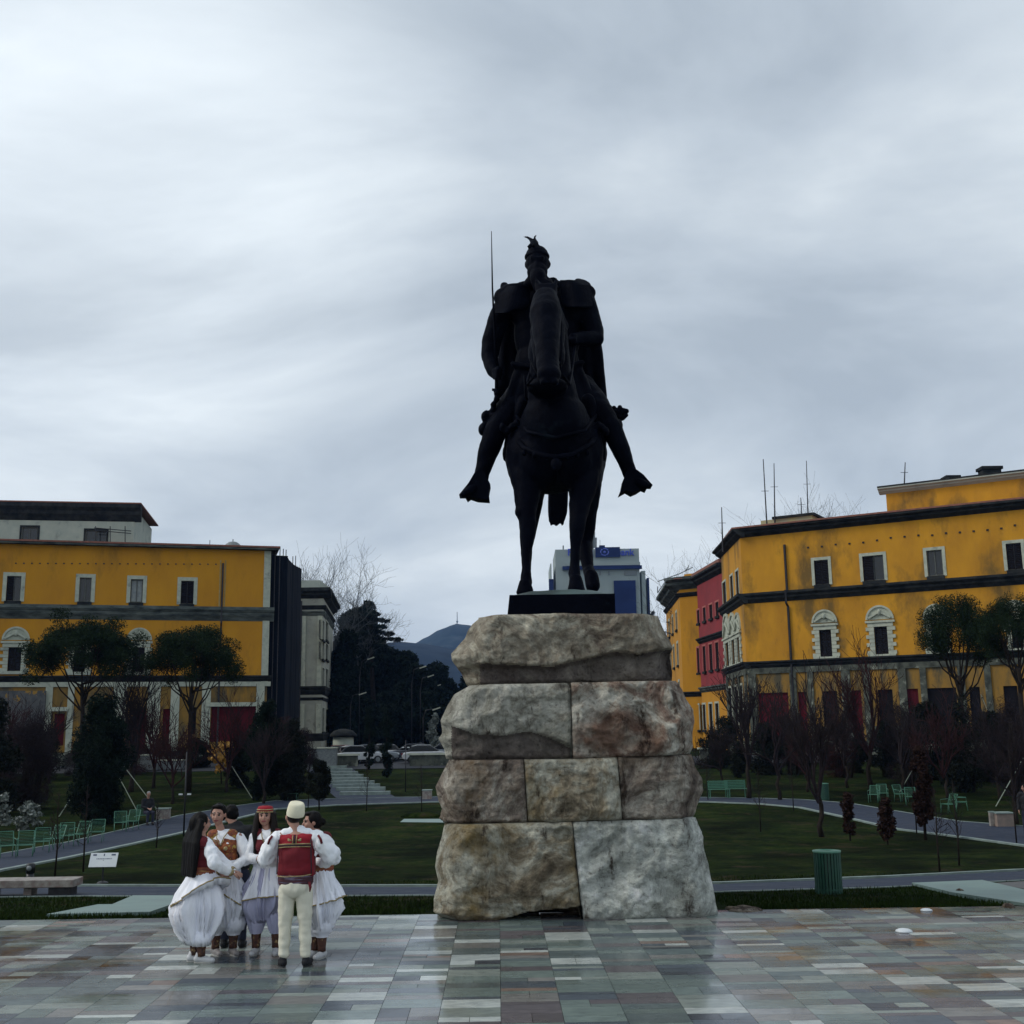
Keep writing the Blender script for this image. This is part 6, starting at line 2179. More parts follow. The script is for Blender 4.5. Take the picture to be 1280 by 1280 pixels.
m_blade = M('grass_blades', (.010, .022, .004), (.018, .032, .007), scale=.8, rough=.9, spec=.05, c3=(.03, .026, .012), s3=1.2, t3=(.58, .68))
go2 = raw_mesh('grass', V, np.arange(3 * n).reshape(-1, 3), m_blade)
go2['kind'] = 'stuff'; go2['label'] = 'short dark green grass of the lawn'; go2['category'] = 'grass'
# ------------------------------------------------------------------ furniture
def make_chair(loc, rz, label):
    t = thing('garden_chair', label, 'chair', loc, rz, 'green metal garden chairs')
    def tubep(name, pts, r=.014):
        mb = MB(); mb.tube(pts, r, n=6); return mb.build(name, m_gpaint, t, smooth=True)
    for sx in (-1, 1):
        tubep('leg', [(sx * .26, -.26, 0), (sx * .26, -.22, .42)])
        tubep('leg', [(sx * .26, .30, 0), (sx * .26, .22, .42)])
        tubep('armrest', [(sx * .28, -.22, .42), (sx * .28, -.22, .64), (sx * .28, .24, .66)], .016)
    mb = MB()
    for k in range(10):
        y = -.24 + .054 * k
        mb.box((0, y, .43), (.54, .020, .010))
    mb.bar((-.27, -.26, .425), (-.27, .25, .425), .03); mb.bar((.27, -.26, .425), (.27, .25, .425), .03)
    mb.build('seat', m_gpaint, t)
    mb = MB()
    for k in range(8):
        z = .47 + .052 * k
        mb.box((0, .25 + .018 * k, z), (.54, .010, .014))
    mb.bar((-.27, .22, .42), (-.27, .40, .90), .03); mb.bar((.27, .22, .42), (.27, .40, .90), .03); mb.bar((-.27, .40, .90), (.27, .40, .90), .03)
    mb.build('backrest', m_gpaint, t)
    return t
chairs = [
    (8, 1072, 215, 'green garden chair cut by the left edge of the photo'),
    (31, 1071, 200, 'green garden chair turned sideways, second from the left edge'),
    (52, 1066, 200, 'green garden chair third from the left edge, by the path'),
    (66, 1062, 160, 'green garden chair at the left end of the tight middle pair'),
    (83, 1058, 200, 'green garden chair left of the white panel post'),
    (97, 1056, 160, 'green garden chair behind the slim sapling by the panel'),
    (120, 1053, 190, 'green garden chair at the right end of the long left row'),
    (150, 1040, 200, 'green garden chair in front, of the two just left of the seated man'),
    (163, 1038, 170, 'green garden chair behind, of the two just left of the seated man'),
    (177, 1030, 195, 'green garden chair beside the seated man'),
    (1093, 1003, 150, 'green garden chair at the left end of the group on the right'),
    (1104, 1001, 170, 'second green garden chair of the group on the right'),
    (1127, 1002, 200, 'green garden chair with its back to the slanting stake'),
    (1139, 1006, 165, 'green garden chair at the right end of the group by the stake'),
    (1186, 1016, 110, 'green garden chair standing sideways left of the boxes'),
    (1203, 1013, 250, 'green garden chair turned away, nearest the pinkish boxes'),
    (366, 1001, 180, 'green garden chair half hidden behind the man in the red waistcoat'),
]
c0 = None
for (u, v, rz, lab) in chairs:
    p = gp(u, v)
    if c0 is None:
        c0 = make_chair(p, R(rz - 180), lab); c0.scale = (.86,) * 3
    else:
        dup(c0, p, R(rz - 180), lab, scale=.86)
# bench pair on the right, beside the pedestal
def bench(u, v, label, w_=1.1):
    p = gp(u, v)
    t = thing('park_bench', label, 'bench', p, R(4), 'green park benches')
    for sx in (-1, 1):
        mb = MB(); mb.bar((sx * w_ * .46, -.2, 0), (sx * w_ * .46, -.2, .44), .04); mb.build('leg', m_gpaint, t)
        mb = MB(); mb.bar((sx * w_ * .46, .22, 0), (sx * w_ * .46, .3, .86), .04); mb.build('leg', m_gpaint, t)
    mb = MB()
    for k in range(5): mb.box((0, -.2 + .1 * k, .45), (w_, .07, .02))
    mb.build('seat', m_gpaint, t)
    mb = MB()
    for k in range(5): mb.box((0, .24 + .014 * k, .52 + .08 * k), (w_, .02, .06))
    mb.build('backrest', m_gpaint, t)
    return t
bench(899, 998, 'left one of the two green benches right of the pedestal')
bench(921, 997, 'right one of the two green benches right of the pedestal')
# marble bench bottom left
pa, pb = gp(-22, 1118), gp(100, 1118)
yb = pa.y - .55
mx_ = (pa.x + pb.x) / 2
t_ = thing('stone_bench', 'long low marble bench on dark blocks in the grass at the left edge', 'bench', (mx_, yb, terr(yb)))
zt = at(60, 1098, yb).z - terr(yb)
wd = pb.x - pa.x
mb = MB(); mb.box((0, 0, zt - .075), (wd, .55, .15)); o = mb.build('seat', m_marble, t_)
bv = o.modifiers.new('b', 'BEVEL'); bv.width = .012; bv.segments = 2
for s_ in (-.36, .36):
    mb = MB(); mb.box((wd * s_, 0, (zt - .15) / 2), (.42, .44, zt - .15)); mb.build('support', m_steel, t_)
mb = MB(); mb.box((wd * .0 + .12, .02, (zt - .15) / 2), (.16, .3, zt - .15)); mb.build('support', m_marble, t_)
# round garden lamp
p = gp(37, 1106)
t_ = thing('garden_lamp', 'short dark cylindrical garden lamp behind the marble bench', 'lamp', p)
h_ = hgt(37, 1079, p.y)
mb = MB(); mb.lathe([(.085, 0), (.085, h_ * .55)], n=16); mb.build('post', m_lamp, t_, smooth=True)
mb = MB(); mb.lathe([(.10, h_ * .55), (.10, h_ * .95), (.07, h_)], n=18); mb.build('head', m_lamp, t_, smooth=True)
mb = MB(); mb.ell((0, -.09, h_ * .78), (.06, .03, .06)); mb.build('lens', m_gsteel, t_, smooth=True)
# information panel
p = gp(128, 1104)
t_ = thing('information_panel', 'tilted white information panel on a thin black post in the lawn', 'sign', p)
pt = hgt(128, 1075, p.y)
mb = MB(); mb.tube([(0, 0, 0), (0, 0, pt)], .018, n=8); mb.ell((0, 0, .0), (.13, .13, .05)); mb.build('post', m_steel, t_)
wpx = 33 * mpp(p.y); hpx = 16 * mpp(p.y)
rt = Matrix.Rotation(R(-25), 3, 'X')
mb = MB(); mb.box((0, 0, pt), (wpx, .02, hpx * 1.08), rot=rt); pn = mb.build('panel', m_white, t_)
m_ink = M('panel_ink', (.03, .05, .12), rough=.5)
mb = MB()
def on(x, z, w_, h2): mb.box(Vector((0, 0, pt)) + rt @ Vector((x * wpx, -.0125, z * hpx)), (w_ * wpx, .003, h2 * hpx), rot=rt)
on(-.34, .38, .13, .11); on(.34, .38, .15, .11); on(0, .38, .035, .16)
rg = random.Random(3)
x = -.26
while x < .26:
    w_ = rg.uniform(.02, .07); on(x + w_ / 2, .08, w_, .05); x += w_ + .018
mb.build('print', m_ink, pn)
# litter bins
def litter_bin(u, vb, vt, wpx, label):
    p = gp(u, vb)
    t = thing('litter_bin', label, 'litter bin', p, group='green slatted litter bins')
    r_ = wpx / 2 * mpp(p.y) ; h_ = hgt(u, vt, p.y)
    mb = MB()
    n = 26
    for k in range(n):
        a = 2 * PI * k / n
        m_ = Matrix.Rotation(a, 3, 'Z')
        mb.box(m_ @ Vector((r_ * .96, 0, h_ * .5)), (.018, 2 * PI * r_ / n * .72, h_ * .98), rot=m_)
    mb.build('slats', m_gbin, t)
    mb = MB(); mb.lathe([(r_ * .86, .03), (r_ * .86, h_ * .96)], n=24); mb.build('liner', m_lamp, t, smooth=True)
    mb = MB(); mb.lathe([(r_ * 1.03, h_ * .96), (r_ * 1.05, h_), (r_ * .55, h_ * 1.0 + .012), (r_ * .52, h_ * .99), (r_ * .5, h_ * .93)], n=28, cap=False); mb.build('rim', m_gpaint, t, smooth=True)
    mb = MB(); mb.lathe([(r_ * 1.01, h_ * .1), (r_ * 1.01, h_ * .14)], n=28, cap=False); mb.build('hoop', m_gbin, t, smooth=True)
litter_bin(1036.5, 1117, 1063, 32, 'green slatted litter bin standing on the near grass strip')
litter_bin(1031, 1000, 979, 11, 'small distant green litter bin by the curving path')
# stone boxes
for (u, vb, vt, w_, lab) in ((204, 1024, 1010, 14, 'pale square stone box beside the seated man'), (1254, 1033, 1015, 20, 'pinkish stone box at the right edge of the garden'), (1241, 1033, 1014, 6, 'narrow grey box left of the pinkish one'), (534, 999, 987, 11, 'small pale stone box by the path left of the pedestal')):
    p = gp(u, vb); h_ = hgt(u, vt, p.y); w2 = w_ * mpp(p.y)
    t_ = thing('stone_box', lab, 'stone box', p, group='low stone boxes along the path')
    mb = MB(); mb.box((0, 0, h_ * .46), (w2, w2 * .9, h_ * .92)); mb.build('body', M('pink_stone', (.25, .19, .16), (.17, .14, .12), scale=4, rough=.8) if u == 1254 else m_marble, t_)
    mb = MB(); mb.box((0, 0, h_ * .96), (w2 * 1.12, w2 * 1.0, h_ * .08)); mb.build('lid', m_kerb, t_)
# lamp posts with cross-arm heads
for (u, vb, vt, lab) in ((229.5, 1045, 940, 'thin dark lamp post with a small double head left of the women'), (507, 990, 925, 'thin lamp post by the boulevard trees')):
    p = gp(u, vb); h_ = hgt(u, vt, p.y)
    t_ = thing('lamp_post', lab, 'lamp post', p, group='thin lamp posts of the garden')
    mb = MB(); mb.tube([(0, 0, 0), (0, 0, h_)], [.035, .022], n=8); mb.build('pole', m_steel, t_, smooth=True)
    zc = hgt(u, 994 if u < 300 else 935, p.y)
    mb = MB(); mb.bar((-.2, 0, zc), (.2, 0, zc), .03); mb.build('crossarm', m_steel, t_)
    for s_ in (-1, 1):
        mb = MB(); mb.box((s_ * .16, -.03, zc + .035), (.13, .09, .05)); mb.build('lamp_head', m_white, t_)
# small white floor lights on the paving
for (u, v, w_, lab) in ((1130, 1165, 20, 'small white domed floor stud on the wet paving at the right'), (1158, 1138.5, 14, 'white domed floor stud at the far edge of the paving')):
    p = ground(u, v)
    r_ = w_ / 2 * mpp(p.y)
    o = MB().lathe([(r_, 0), (r_ * .95, r_ * .18), (r_ * .6, r_ * .34), (r_ * .12, r_ * .40)], n=20).build('floor_stud', m_white, None, smooth=True)
    o.location = (p.x, p.y, .001); tag(o, lab, 'floor stud', 'white floor studs')
# dark stone lumps beside the right slab and rock at the pedestal
for k, (u, v, w_, h2, lab) in enumerate(((1201, 1117, 12, 6, 'small dark rock beside the right pale slab'), (1262, 1134, 14, 6, 'small dark rock at the paving edge on the right'), (930, 1137, 44, 4, 'flat reddish rock lying in the grass right of the pedestal'), (172, 1142, 6, 3, 'tiny dark stone on the left pale slab'))):
    p = gp(u, v)
    mb = MB(); mb.ell((0, 0, 0), (w_ / 2 * mpp(p.y), .12 + .1 * (k == 2), h2 * mpp(p.y)), n=18, m=10)
    mb.v = [tuple(Vector(q) * (1 + .35 * noise.noise(Vector(q) * 9 + Vector((k, 0, 0))))) for q in mb.v]
    o = mb.build('rock', ms_brown if k != 3 else m_steel, None, smooth=False); o.location = p; tag(o, lab, 'rock', 'small rocks at the paving edge')

# ------------------------------------------------------------------ cars
def car(loc, rz, paint, label):
    t = thing('parked_car', label, 'car', loc, rz, 'cars parked along the street')
    body = [(-2.1, .35), (-2.15, .62), (-2.05, .82), (-1.5, .92), (1.0, .92), (1.95, .80), (2.15, .62), (2.12, .32), (1.75, .28), (1.6, .5), (1.2, .55), (.95, .28), (-.95, .28), (-1.1, .5), (-1.5, .55), (-1.75, .28)]
    mb = MB(); mb.prism(body, -.86, .86); o = mb.build('body', paint, t); b_ = o.modifiers.new('b', 'BEVEL'); b_.width = .06; b_.segments = 2
    mb = MB(); q = [(-1.75, .91), (-1.35, 1.34), (-.9, 1.44), (.15, 1.42), (.95, .93)]
    mb.prism(q, -.72, .72); o = mb.build('cabin_glass', m_glass, t); b_ = o.modifiers.new('b', 'BEVEL'); b_.width = .07; b_.segments = 2
    mb = MB(); mb.prism([(-1.38, 1.35), (-.9, 1.47), (.15, 1.45), (.25, 1.38), (-.9, 1.40)], -.66, .66); mb.build('roof', paint, t)
    for sx in (-1.38, 1.38):
        for sy in (-.80, .80):
            mb = MB(); mb.tube([(sx, sy - .1, .31), (sx, sy + .1, .31)], .31, n=18); wh = mb.build('wheel', m_lamp, t)
            mb = MB(); mb.tube([(sx, sy + (.1 if sy > 0 else -.1), .31), (sx, sy + (.115 if sy > 0 else -.115), .31)], .19, n=14); mb.build('rim', m_gsteel, wh)
    for sy in (-.62, .62):
        mb = MB(); mb.box((2.1, sy, .66), (.12, .34, .14)); mb.build('headlight', m_white, t)
        mb = MB(); mb.box((-2.12, sy, .72), (.1, .3, .16)); mb.build('taillight', m_red, t)
    return t
cp = [M('paint_white', (.5, .52, .54), rough=.25, coat=.5), M('paint_silver', (.25, .28, .31), rough=.25, metal=.6, coat=.5), M('paint_dark', (.03, .035, .05), rough=.25, coat=.5), M('paint_red', (.16, .03, .03), rough=.3, coat=.5)]
for (u, Y, rz, k, lab) in ((448, 97, 25, 0, 'white parked car left of the slender cypress'), (466, 99, 10, 1, 'silver parked car between the two cypresses'), (474, 101.5, 190, 0, 'white car parked behind the silver one'), (535, 96.5, 8, 0, 'pale car with a glossy roof just left of the pedestal'),
                           (512, 101.5, 180, 2, 'dark parked car with pale highlights in the middle of the gap'), (553, 101, 178, 1, 'silver car half hidden by the rock pedestal'), (420, 98, 170, 3, 'dark red car near the round kiosk')):
    p = onY(u, Y)
    car(p + Vector((0, 0, .03)), R(rz), cp[k], lab)
# low walls at the top of the garden bank
for (u0, u1, v, h2, Y, lab) in ((395, 447, 949, 1.0, 93.5, 'low pale wall at the head of the stepped path'), (512, 566, 949, 1.0, 93, 'low pale wall beside the pedestal at the street'), (875, 906, 942, 1.1, 94, 'low pale wall right of the pedestal at the street'),):
    a, b = onY(u0, Y), onY(u1, Y)
    t_ = thing('low_wall', lab, 'wall', ((a.x + b.x) / 2, Y, terr(Y)), group='low walls along the street')
    mb = MB(); mb.box((0, 0, h2 * .42), (b.x - a.x, .3, h2 * .84)); mb.build('base', m_plinth, t_)
    mb = MB(); mb.box((0, 0, h2 * .92), (b.x - a.x + .3, .5, .14)); mb.build('coping', m_trim, t_)
p = onY(545, 112)
leafy(p, at(548, 893, 112).z, 1.7, 402, 'whitish ragged shrub glimpsed just left of the rock pedestal', m_wleaf, n=1500, size=.2, clumps=22, stem=.05, aspect=.5)
# boulevard lamps (small lamp heads against the dark trees)
for k, (u, v, Y) in enumerate(((528, 834, 150), (538, 845, 160), (547, 857, 172), (545, 886, 128), (462, 823, 150), (452, 867, 140))):
    p = onY(u, Y)
    hp = at(u, v, Y)
    t_ = thing('street_lamp', ['curved street lamp highest in the boulevard row', 'curved street lamp second in the boulevard row', 'curved street lamp third in the boulevard row, nearest the pedestal top block', 'short street lamp low beside the pedestal shoulder', 'curved street lamp before the layered cedar', 'low street lamp near the cream building'][k], 'street lamp', p, group='street lamps of the boulevard')
    H2 = hp.z
    mb = MB(); mb.tube([(-1.4, 0, 0), (-1.4, 0, H2 * .8), (-1.1, 0, H2 * .97), (-.3, 0, H2)], [.09, .07, .05, .04], n=7); mb.build('pole', m_steel, t_, smooth=True)
    mb = MB(); mb.box((.05, 0, H2), (.9, .3, .13), rot=Matrix.Rotation(R(-18), 3, 'Y')); mb.build('lamp_head', m_trim, t_)
# small boxes, cabinets in front of left palace (dim furniture)
for (u, Y, w_, h2, lab) in ((208, 92, 2.6, .8, 'grey low barrier by the street in front of the left palace'), (186, 91, 1.2, 1.3, 'small pale cabinet at the garden edge before the left palace'), (405, 92, 2.0, 1.6, 'whitish van-like box at the head of the garden stair')):
    p = onY(u, Y)
    t_ = thing('street_cabinet', lab, 'cabinet', p)
    mb = MB(); mb.box((0, 0, h2 / 2), (w_, .7, h2 * .9)); o = mb.build('case', m_gsteel, t_); b_ = o.modifiers.new('b', 'BEVEL'); b_.width = .05
    mb = MB(); mb.box((0, 0, h2 * .97), (w_ + .1, .8, .08)); mb.build('lid', m_trim, t_)
# ------------------------------------------------------------------ people
m_skin = M('skin', (.40, .22, .16), (.36, .19, .14), scale=20, rough=.55)
m_hair = M('black_hair', (.002, .002, .002), (.004, .003, .004), scale=30, rough=.6, spec=.15, stretch=(1, 1, .1), bump=.006, bscale=60)
m_hairb = M('dark_brown_hair', (.006, .004, .004), (.012, .007, .006), scale=30, rough=.6, spec=.2, stretch=(1, 1, .1), bump=.006, bscale=60)
m_lip = M('lips', (.28, .07, .07), rough=.5)
m_eye = M('eye_dark', (.015, .01, .01), rough=.3)
m_eyew = M('eye_white', (.5, .48, .46), rough=.3)
m_blouse = M('white_blouse', (.88, .89, .91), (.80, .82, .87), scale=6, rough=.85, bump=.008, bscale=14)
m_gauze = M('white_gauze', (.90, .91, .96), (.80, .82, .92), scale=3, rough=.8, bump=.012, bscale=9, stretch=(1, 1, .3))
m_gauze2 = M('lilac_gauze', (.50, .50, .66), (.36, .37, .55), scale=3, rough=.8, bump=.012, bscale=9, stretch=(1, 1, .3))
m_gold = M('gold_braid', (.42, .34, .17), (.25, .19, .09), scale=30, rough=.5, metal=.3, bump=.003, bscale=60)
m_vestred = M('red_felt', (.33, .010, .022), (.25, .008, .018), scale=5, rough=.9, bump=.003)
m_vestmid = M('crimson_felt', (.20, .008, .018), (.14, .007, .015), scale=4, rough=.9)
m_vestdark = M('dark_red_felt', (.13, .008, .014), (.10, .006, .012), scale=5, rough=.9)
m_vestor = M('orange_embroidered', (.32, .085, .02), (.12, .025, .015), scale=26, rough=.7, c3=(.45, .30, .06), s3=18, t3=(.56, .62))
m_sash = M('striped_sash', (.02, .012, .02), (.10, .02, .03), scale=18, rough=.8, stretch=(.3, .3, 4), c3=(.15, .13, .2), s3=14, t3=(.55, .6))
m_sasho = M('orange_sash', (.30, .08, .03), (.10, .02, .02), scale=20, rough=.8, stretch=(.3, .3, 4), c3=(.4, .25, .08), s3=16, t3=(.55, .6))
m_cream = M('cream_wool', (.72, .70, .58), (.62, .60, .49), scale=5, rough=.9, bump=.008, bscale=12)
m_felt = M('white_felt', (.78, .74, .56), (.70, .66, .50), scale=8, rough=.95, bump=.002)
m_gaiter = M('brown_gaiter', (.10, .035, .02), (.03, .014, .012), scale=30, rough=.7, c3=(.35, .24, .10), s3=24, t3=(.58, .64))
m_shoew = M('white_shoe', (.55, .56, .58), rough=.5)
m_shoeg = M('grey_trainer', (.28, .26, .26), (.16, .15, .15), scale=14, rough=.6)
m_black = M('black_cloth', (.003, .0035, .006), (.006, .007, .011), scale=6, rough=.85, bump=.006)
m_sole = M('shoe_sole', (.4, .4, .38), rough=.7)
m_navy = M('navy_trousers', (.010, .014, .035), (.016, .02, .045), scale=6, rough=.85, bump=.006)
m_trimd = M('dark_braid', (.015, .012, .02), rough=.8)
V3 = Vector

def hand(mb, wrist, direc, palm_n, k=1.0, side=1, curl=.7):
    """palm, four unequal bent fingers and a thumb leaving the side of the palm"""
    d = V3(direc).normalized(); n = V3(palm_n); n = (n - d * n.dot(d)).normalized(); s_ = d.cross(n).normalized() * side
    w = V3(wrist)
    q = Matrix((s_, n, d)).transposed()
    mb.ell(w + d * .045 * k, (.038 * k, .016 * k, .050 * k), rot=q, n=12, m=8)
    for i, (off, L_) in enumerate(((-.027, .062), (-.009, .074), (.009, .070), (.027, .056))):
        b0 = w + d * .080 * k + s_ * off * k
        b1 = b0 + (d * (1 - curl * .35) + n * curl * .45).normalized() * L_ * .5 * k
        b2 = b1 + (d * (1 - curl) + n * (curl + .1)).normalized() * L_ * .5 * k
        mb.capsule(b0 - d * .02 * k, b1, .0095 * k, .0088 * k, n=8); mb.capsule(b1, b2, .0088 * k, .0078 * k, n=8)
    t0 = w + d * .022 * k - s_ * .030 * k
    t1 = t0 + (-s_ * .7 + d * .7 + n * .35).normalized() * .034 * k
    t2 = t1 + (d * .9 + n * .5).normalized() * .028 * k
    mb.capsule(t0, t1, .012 * k, .0105 * k, n=8); mb.capsule(t1, t2, .0105 * k, .009 * k, n=8)

def head(mb, c, fwd, k=1.0, male=False):
    """head with jaw, nose, brow, lips and ears; fwd horizontal facing (x, y)"""
    f = V3((fwd[0], fwd[1], fwd[2] if len(fwd) > 2 else 0)).normalized(); up = V3((0, 0, 1)); s_ = f.cross(up).normalized(); up = s_.cross(f)
    q = Matrix((s_, f, up)).transposed()
    P = lambda x, y, z: c + (s_ * x + f * y + up * z) * k
    mb.ell(P(0, -.012, .022), (.075 * k, .092 * k, .088 * k), rot=q)
    mb.ell(P(0, .020, -.022), (.062 * k, .068 * k, .080 * k), rot=q)
    mb.ell(P(0, .045, -.075), (.030 * k, .030 * k, .024 * k), rot=q)
    mb.capsule(P(0, .086, .012), P(0, .104, -.026), .008 * k, .012 * k, n=8)
    mb.ell(P(-.034, .064, -.028), (.022 * k, .018 * k, .022 * k), rot=q); mb.ell(P(.034, .064, -.028), (.022 * k, .018 * k, .022 * k), rot=q)
    mb.capsule(P(-.045, .074, .026), P(-.016, .088, .024), .008 * k, n=8); mb.capsule(P(.045, .074, .026), P(.016, .088, .024), .008 * k, n=8)
    mb.capsule(P(-.018, .083, -.052), P(.018, .083, -.052), .008 * k, n=8)
    mb.ell(P(-.077, -.005, -.005), (.010 * k, .018 * k, .030 * k), rot=q); mb.ell(P(.077, -.005, -.005), (.010 * k, .018 * k, .030 * k), rot=q)
    return P, q

def face_mat(P, k):
    """material zones: skin 0, lips 1, dark eye 2, eye white 3, brow 2"""
    lip = [P(x, .090, -.053) for x in (-.014, 0, .014)]
    eyes = [P(-.031, .080, .006), P(.031, .080, .006)]
    brows = [P(x, .084, .029) for x in (-.042, -.030, -.018, .018, .030, .042)]
    def fn(c):
        out = np.zeros(len(c), int)
        def near(p, r_):
            return np.linalg.norm(c - np.array(p)[None], axis=1) < r_ * k
        for p in lip: out[near(p, .0125)] = 1
        for p in eyes:
            out[near(p, .0125)] = 2
        for p in brows: out[near(p, .0085)] = 2
        return out
    return fn
SK = lambda: [m_skin, m_lip, m_eye, m_eyew]

def puff(mb, rows, n=96, pleats=17, amp=.02, seed=0, hem=None, cap_top=True):
    """pleated lathe: rows [(z, rx, ry, cx, cy, amp_scale)] from the top down; hem(angle) -> extra z of the last row"""
    vs, fs = [], []
    m_ = len(rows)
    for i, row in enumerate(rows):
        z, rx, ry, cx, cy, as_ = row
        for k in range(n):
            a = 2 * PI * k / n
            ph = 1.3 * noise.noise(V3((math.cos(a) * 1.7, math.sin(a) * 1.7, seed + z * .9)))
            f_ = -abs(math.sin(a * pleats * .5 + 5.5 * ph + z * 2.2)) * 1.5 + .5 + 1.9 * noise.noise(V3((math.cos(a) * 2.4, math.sin(a) * 2.4, seed + 5 + z * 2.2))) + .8 * noise.noise(V3((math.cos(a) * 7, math.sin(a) * 7, seed + 5 + z * 5)))
            d_ = 1 + 0
            zz = z
            if hem is not None:
                t = i / (m_ - 1)
                zz = z + hem(a) * t ** 1.5
            r_x = rx + amp * as_ * f_; r_y = ry + amp * as_ * f_
            vs.append((cx + r_x * math.cos(a), cy + r_y * math.sin(a), zz))
    for i in range(m_ - 1):
        for k in range(n):
            k2 = (k + 1) % n
            fs.append((i * n + k, (i + 1) * n + k, (i + 1) * n + k2, i * n + k2))
    if cap_top:
        fs.append(tuple(range(n)))
    mb.add(vs, fs)
    return vs

def shoe(parent, ax, ay, d, mat, L_=.25, name='shoe', heel=.0):
    """shoe with a rounded toe pointing along d (x, y)"""
    mb = MB()
    f = V3((d[0], d[1], 0)).normalized()
    a = V3((ax, ay, 0))
    mb.capsule(a + V3((0, 0, .045)) - f * .045, a + V3((0, 0, .04)) + f * .05, .042, .040)
    mb.capsule(a + V3((0, 0, .035)) + f * .04, a + V3((0, 0, .030)) + f * (L_ - .10), .040, .032)
    mb.capsule(a + V3((0, 0, .05)) - f * .03, a + V3((0, 0, .09)) - f * .025, .042, .040)
    mb.v = [(p[0], p[1], max(.004, p[2])) for p in mb.v]
    o = remesh(mb, name, mat, parent, .009, 2)
    mb = MB()
    q = [a - f * .085, a + f * (L_ - .075)]
    s_ = V3((-f.y, f.x, 0))
    pts = []
    for k in range(20):
        an = 2 * PI * k / 20
        pts.append(a + f * (L_ / 2 - .082) + f * math.cos(an) * (L_ / 2) + s_ * math.sin(an) * (.043 if math.cos(an) > -.2 else .038))
    mb.prism([(p.x, p.y) for p in pts], .001, .018, ax='Z')
    mb.build('sole', m_sole if mat is not m_black else m_lamp, o)
    return o

VOX = .0085
def body_core(mb, hips_z=.93, sh_z=1.36, w=.155, chest=.115, k=1.0, female=True, lean=(0, 0), ax=(1, 0), nk=None):
    lx, ly = lean
    mb.ell((0, 0, hips_z), (.165 * k, .115 * k, .13 * k)); mb.ell((lx * .3, ly * .3, (hips_z + sh_z) / 2), (.125 * k, .09 * k, .2 * k))
    mb.ell((lx * .7, ly * .7, sh_z - .10), (.155 * k, .105 * k, .15 * k))
    mb.capsule((lx - w * ax[0], ly - w * ax[1], sh_z - .01), (lx + w * ax[0], ly + w * ax[1], sh_z - .01), .050 * k, .050 * k)
    nx_, ny_ = nk or (lx, ly - .01)
    mb.capsule((lx, ly, sh_z), (nx_, ny_, sh_z + .15), .055 * k, .050 * k)

def arm(mb, sh, el, wr, r0=.045, r1=.036, r2=.025):
    mb.capsule(sh, el, r0, r1); mb.capsule(el, wr, r1, r2)

def sleeve(parent, segs, mat, seed, name='sleeve', vox=.009, amp=.014):
    mb = MB()
    for a, b, ra, rb in segs:
        mb.capsule(a, b, ra, rb)
    return remesh(mb, name, mat, parent, vox, 3, disp=nfold(13, amp, seed, (1, 1, .6)))

def person_at(u, vfoot, label, rz=0.0, group='dancers in white folk costume', scale=1.0):
    p = ground(u, vfoot)
    t = thing('person', label, 'person', p, rz, group)
    t.scale = (scale,) * 3
    return t

GRP = 'people in folk costume standing in a group'
# ---- 1. man seen from behind: white felt cap, red waistcoat, cream trousers
T = person_at(367.5, 1208, 'man seen from behind in white felt cap, red waistcoat and cream trousers', R(0), GRP, .985)
# faces +Y (away from the viewer); x right in the picture
mb = MB()
body_core(mb, .93, 1.40, .175, k=1.06, nk=(-.04, .01))
for s, fx in ((-1, -.115), (1, .125)):
    mb.capsule((s * .09, 0, .9), (s * .105, .01, .50), .085, .058); mb.capsule((s * .105, .01, .50), (fx, -.01, .10), .056, .036)
hc = V3((-.045, .02, 1.595))
P, q = head(mb, hc, (-.55, 1), 1.08, True)
LS, RS = V3((-.20, 0, 1.375)), V3((.20, 0, 1.375))
LE, RE = V3((-.34, .06, 1.13)), V3((.385, .05, 1.13))
LW, RW = V3((-.17, .27, 1.10)), V3((.17, .27, 1.08))
arm(mb, LS, LE, LW); arm(mb, RS, RE, RW)
hand(mb, LW, (.9, .35, .05), (0, .3, -1), 1.05, 1, .5); hand(mb, RW, (-.9, .35, .05), (0, .3, -1), 1.05, -1, .5)
remesh(mb, 'body', SK(), T, VOX, 3, mat_fn=face_mat(P, 1.03))
# hair at the nape
mb = MB(); mb.ell(hc + V3((.015, -.018, .012)), (.085, .096, .086)); ob = remesh(mb, 'hair', m_hairb, T, .01, 1)
# cap
mb = MB()
cc = hc + V3((.028, -.022, .040))
prof = [(.098, -.02), (.102, .0), (.098, .05), (.090, .098), (.080, .118), (.060, .124), (.01, .118)]
rt = Matrix.Rotation(R(14), 3, 'X') @ Matrix.Rotation(R(9), 3, 'Y')
n_ = 32
vs = [cc + rt @ V3((r_ * math.cos(2 * PI * k / n_), r_ * 1.08 * math.sin(2 * PI * k / n_), z)) for r_, z in prof for k in range(n_)]
fs = [(i * n_ + k, i * n_ + (k + 1) % n_, (i + 1) * n_ + (k + 1) % n_, (i + 1) * n_ + k) for i in range(len(prof) - 1) for k in range(n_)] + [tuple((len(prof) - 1) * n_ + k for k in range(n_))]
mb.add(vs, fs); mb.build('felt_cap', m_felt, T, smooth=True)
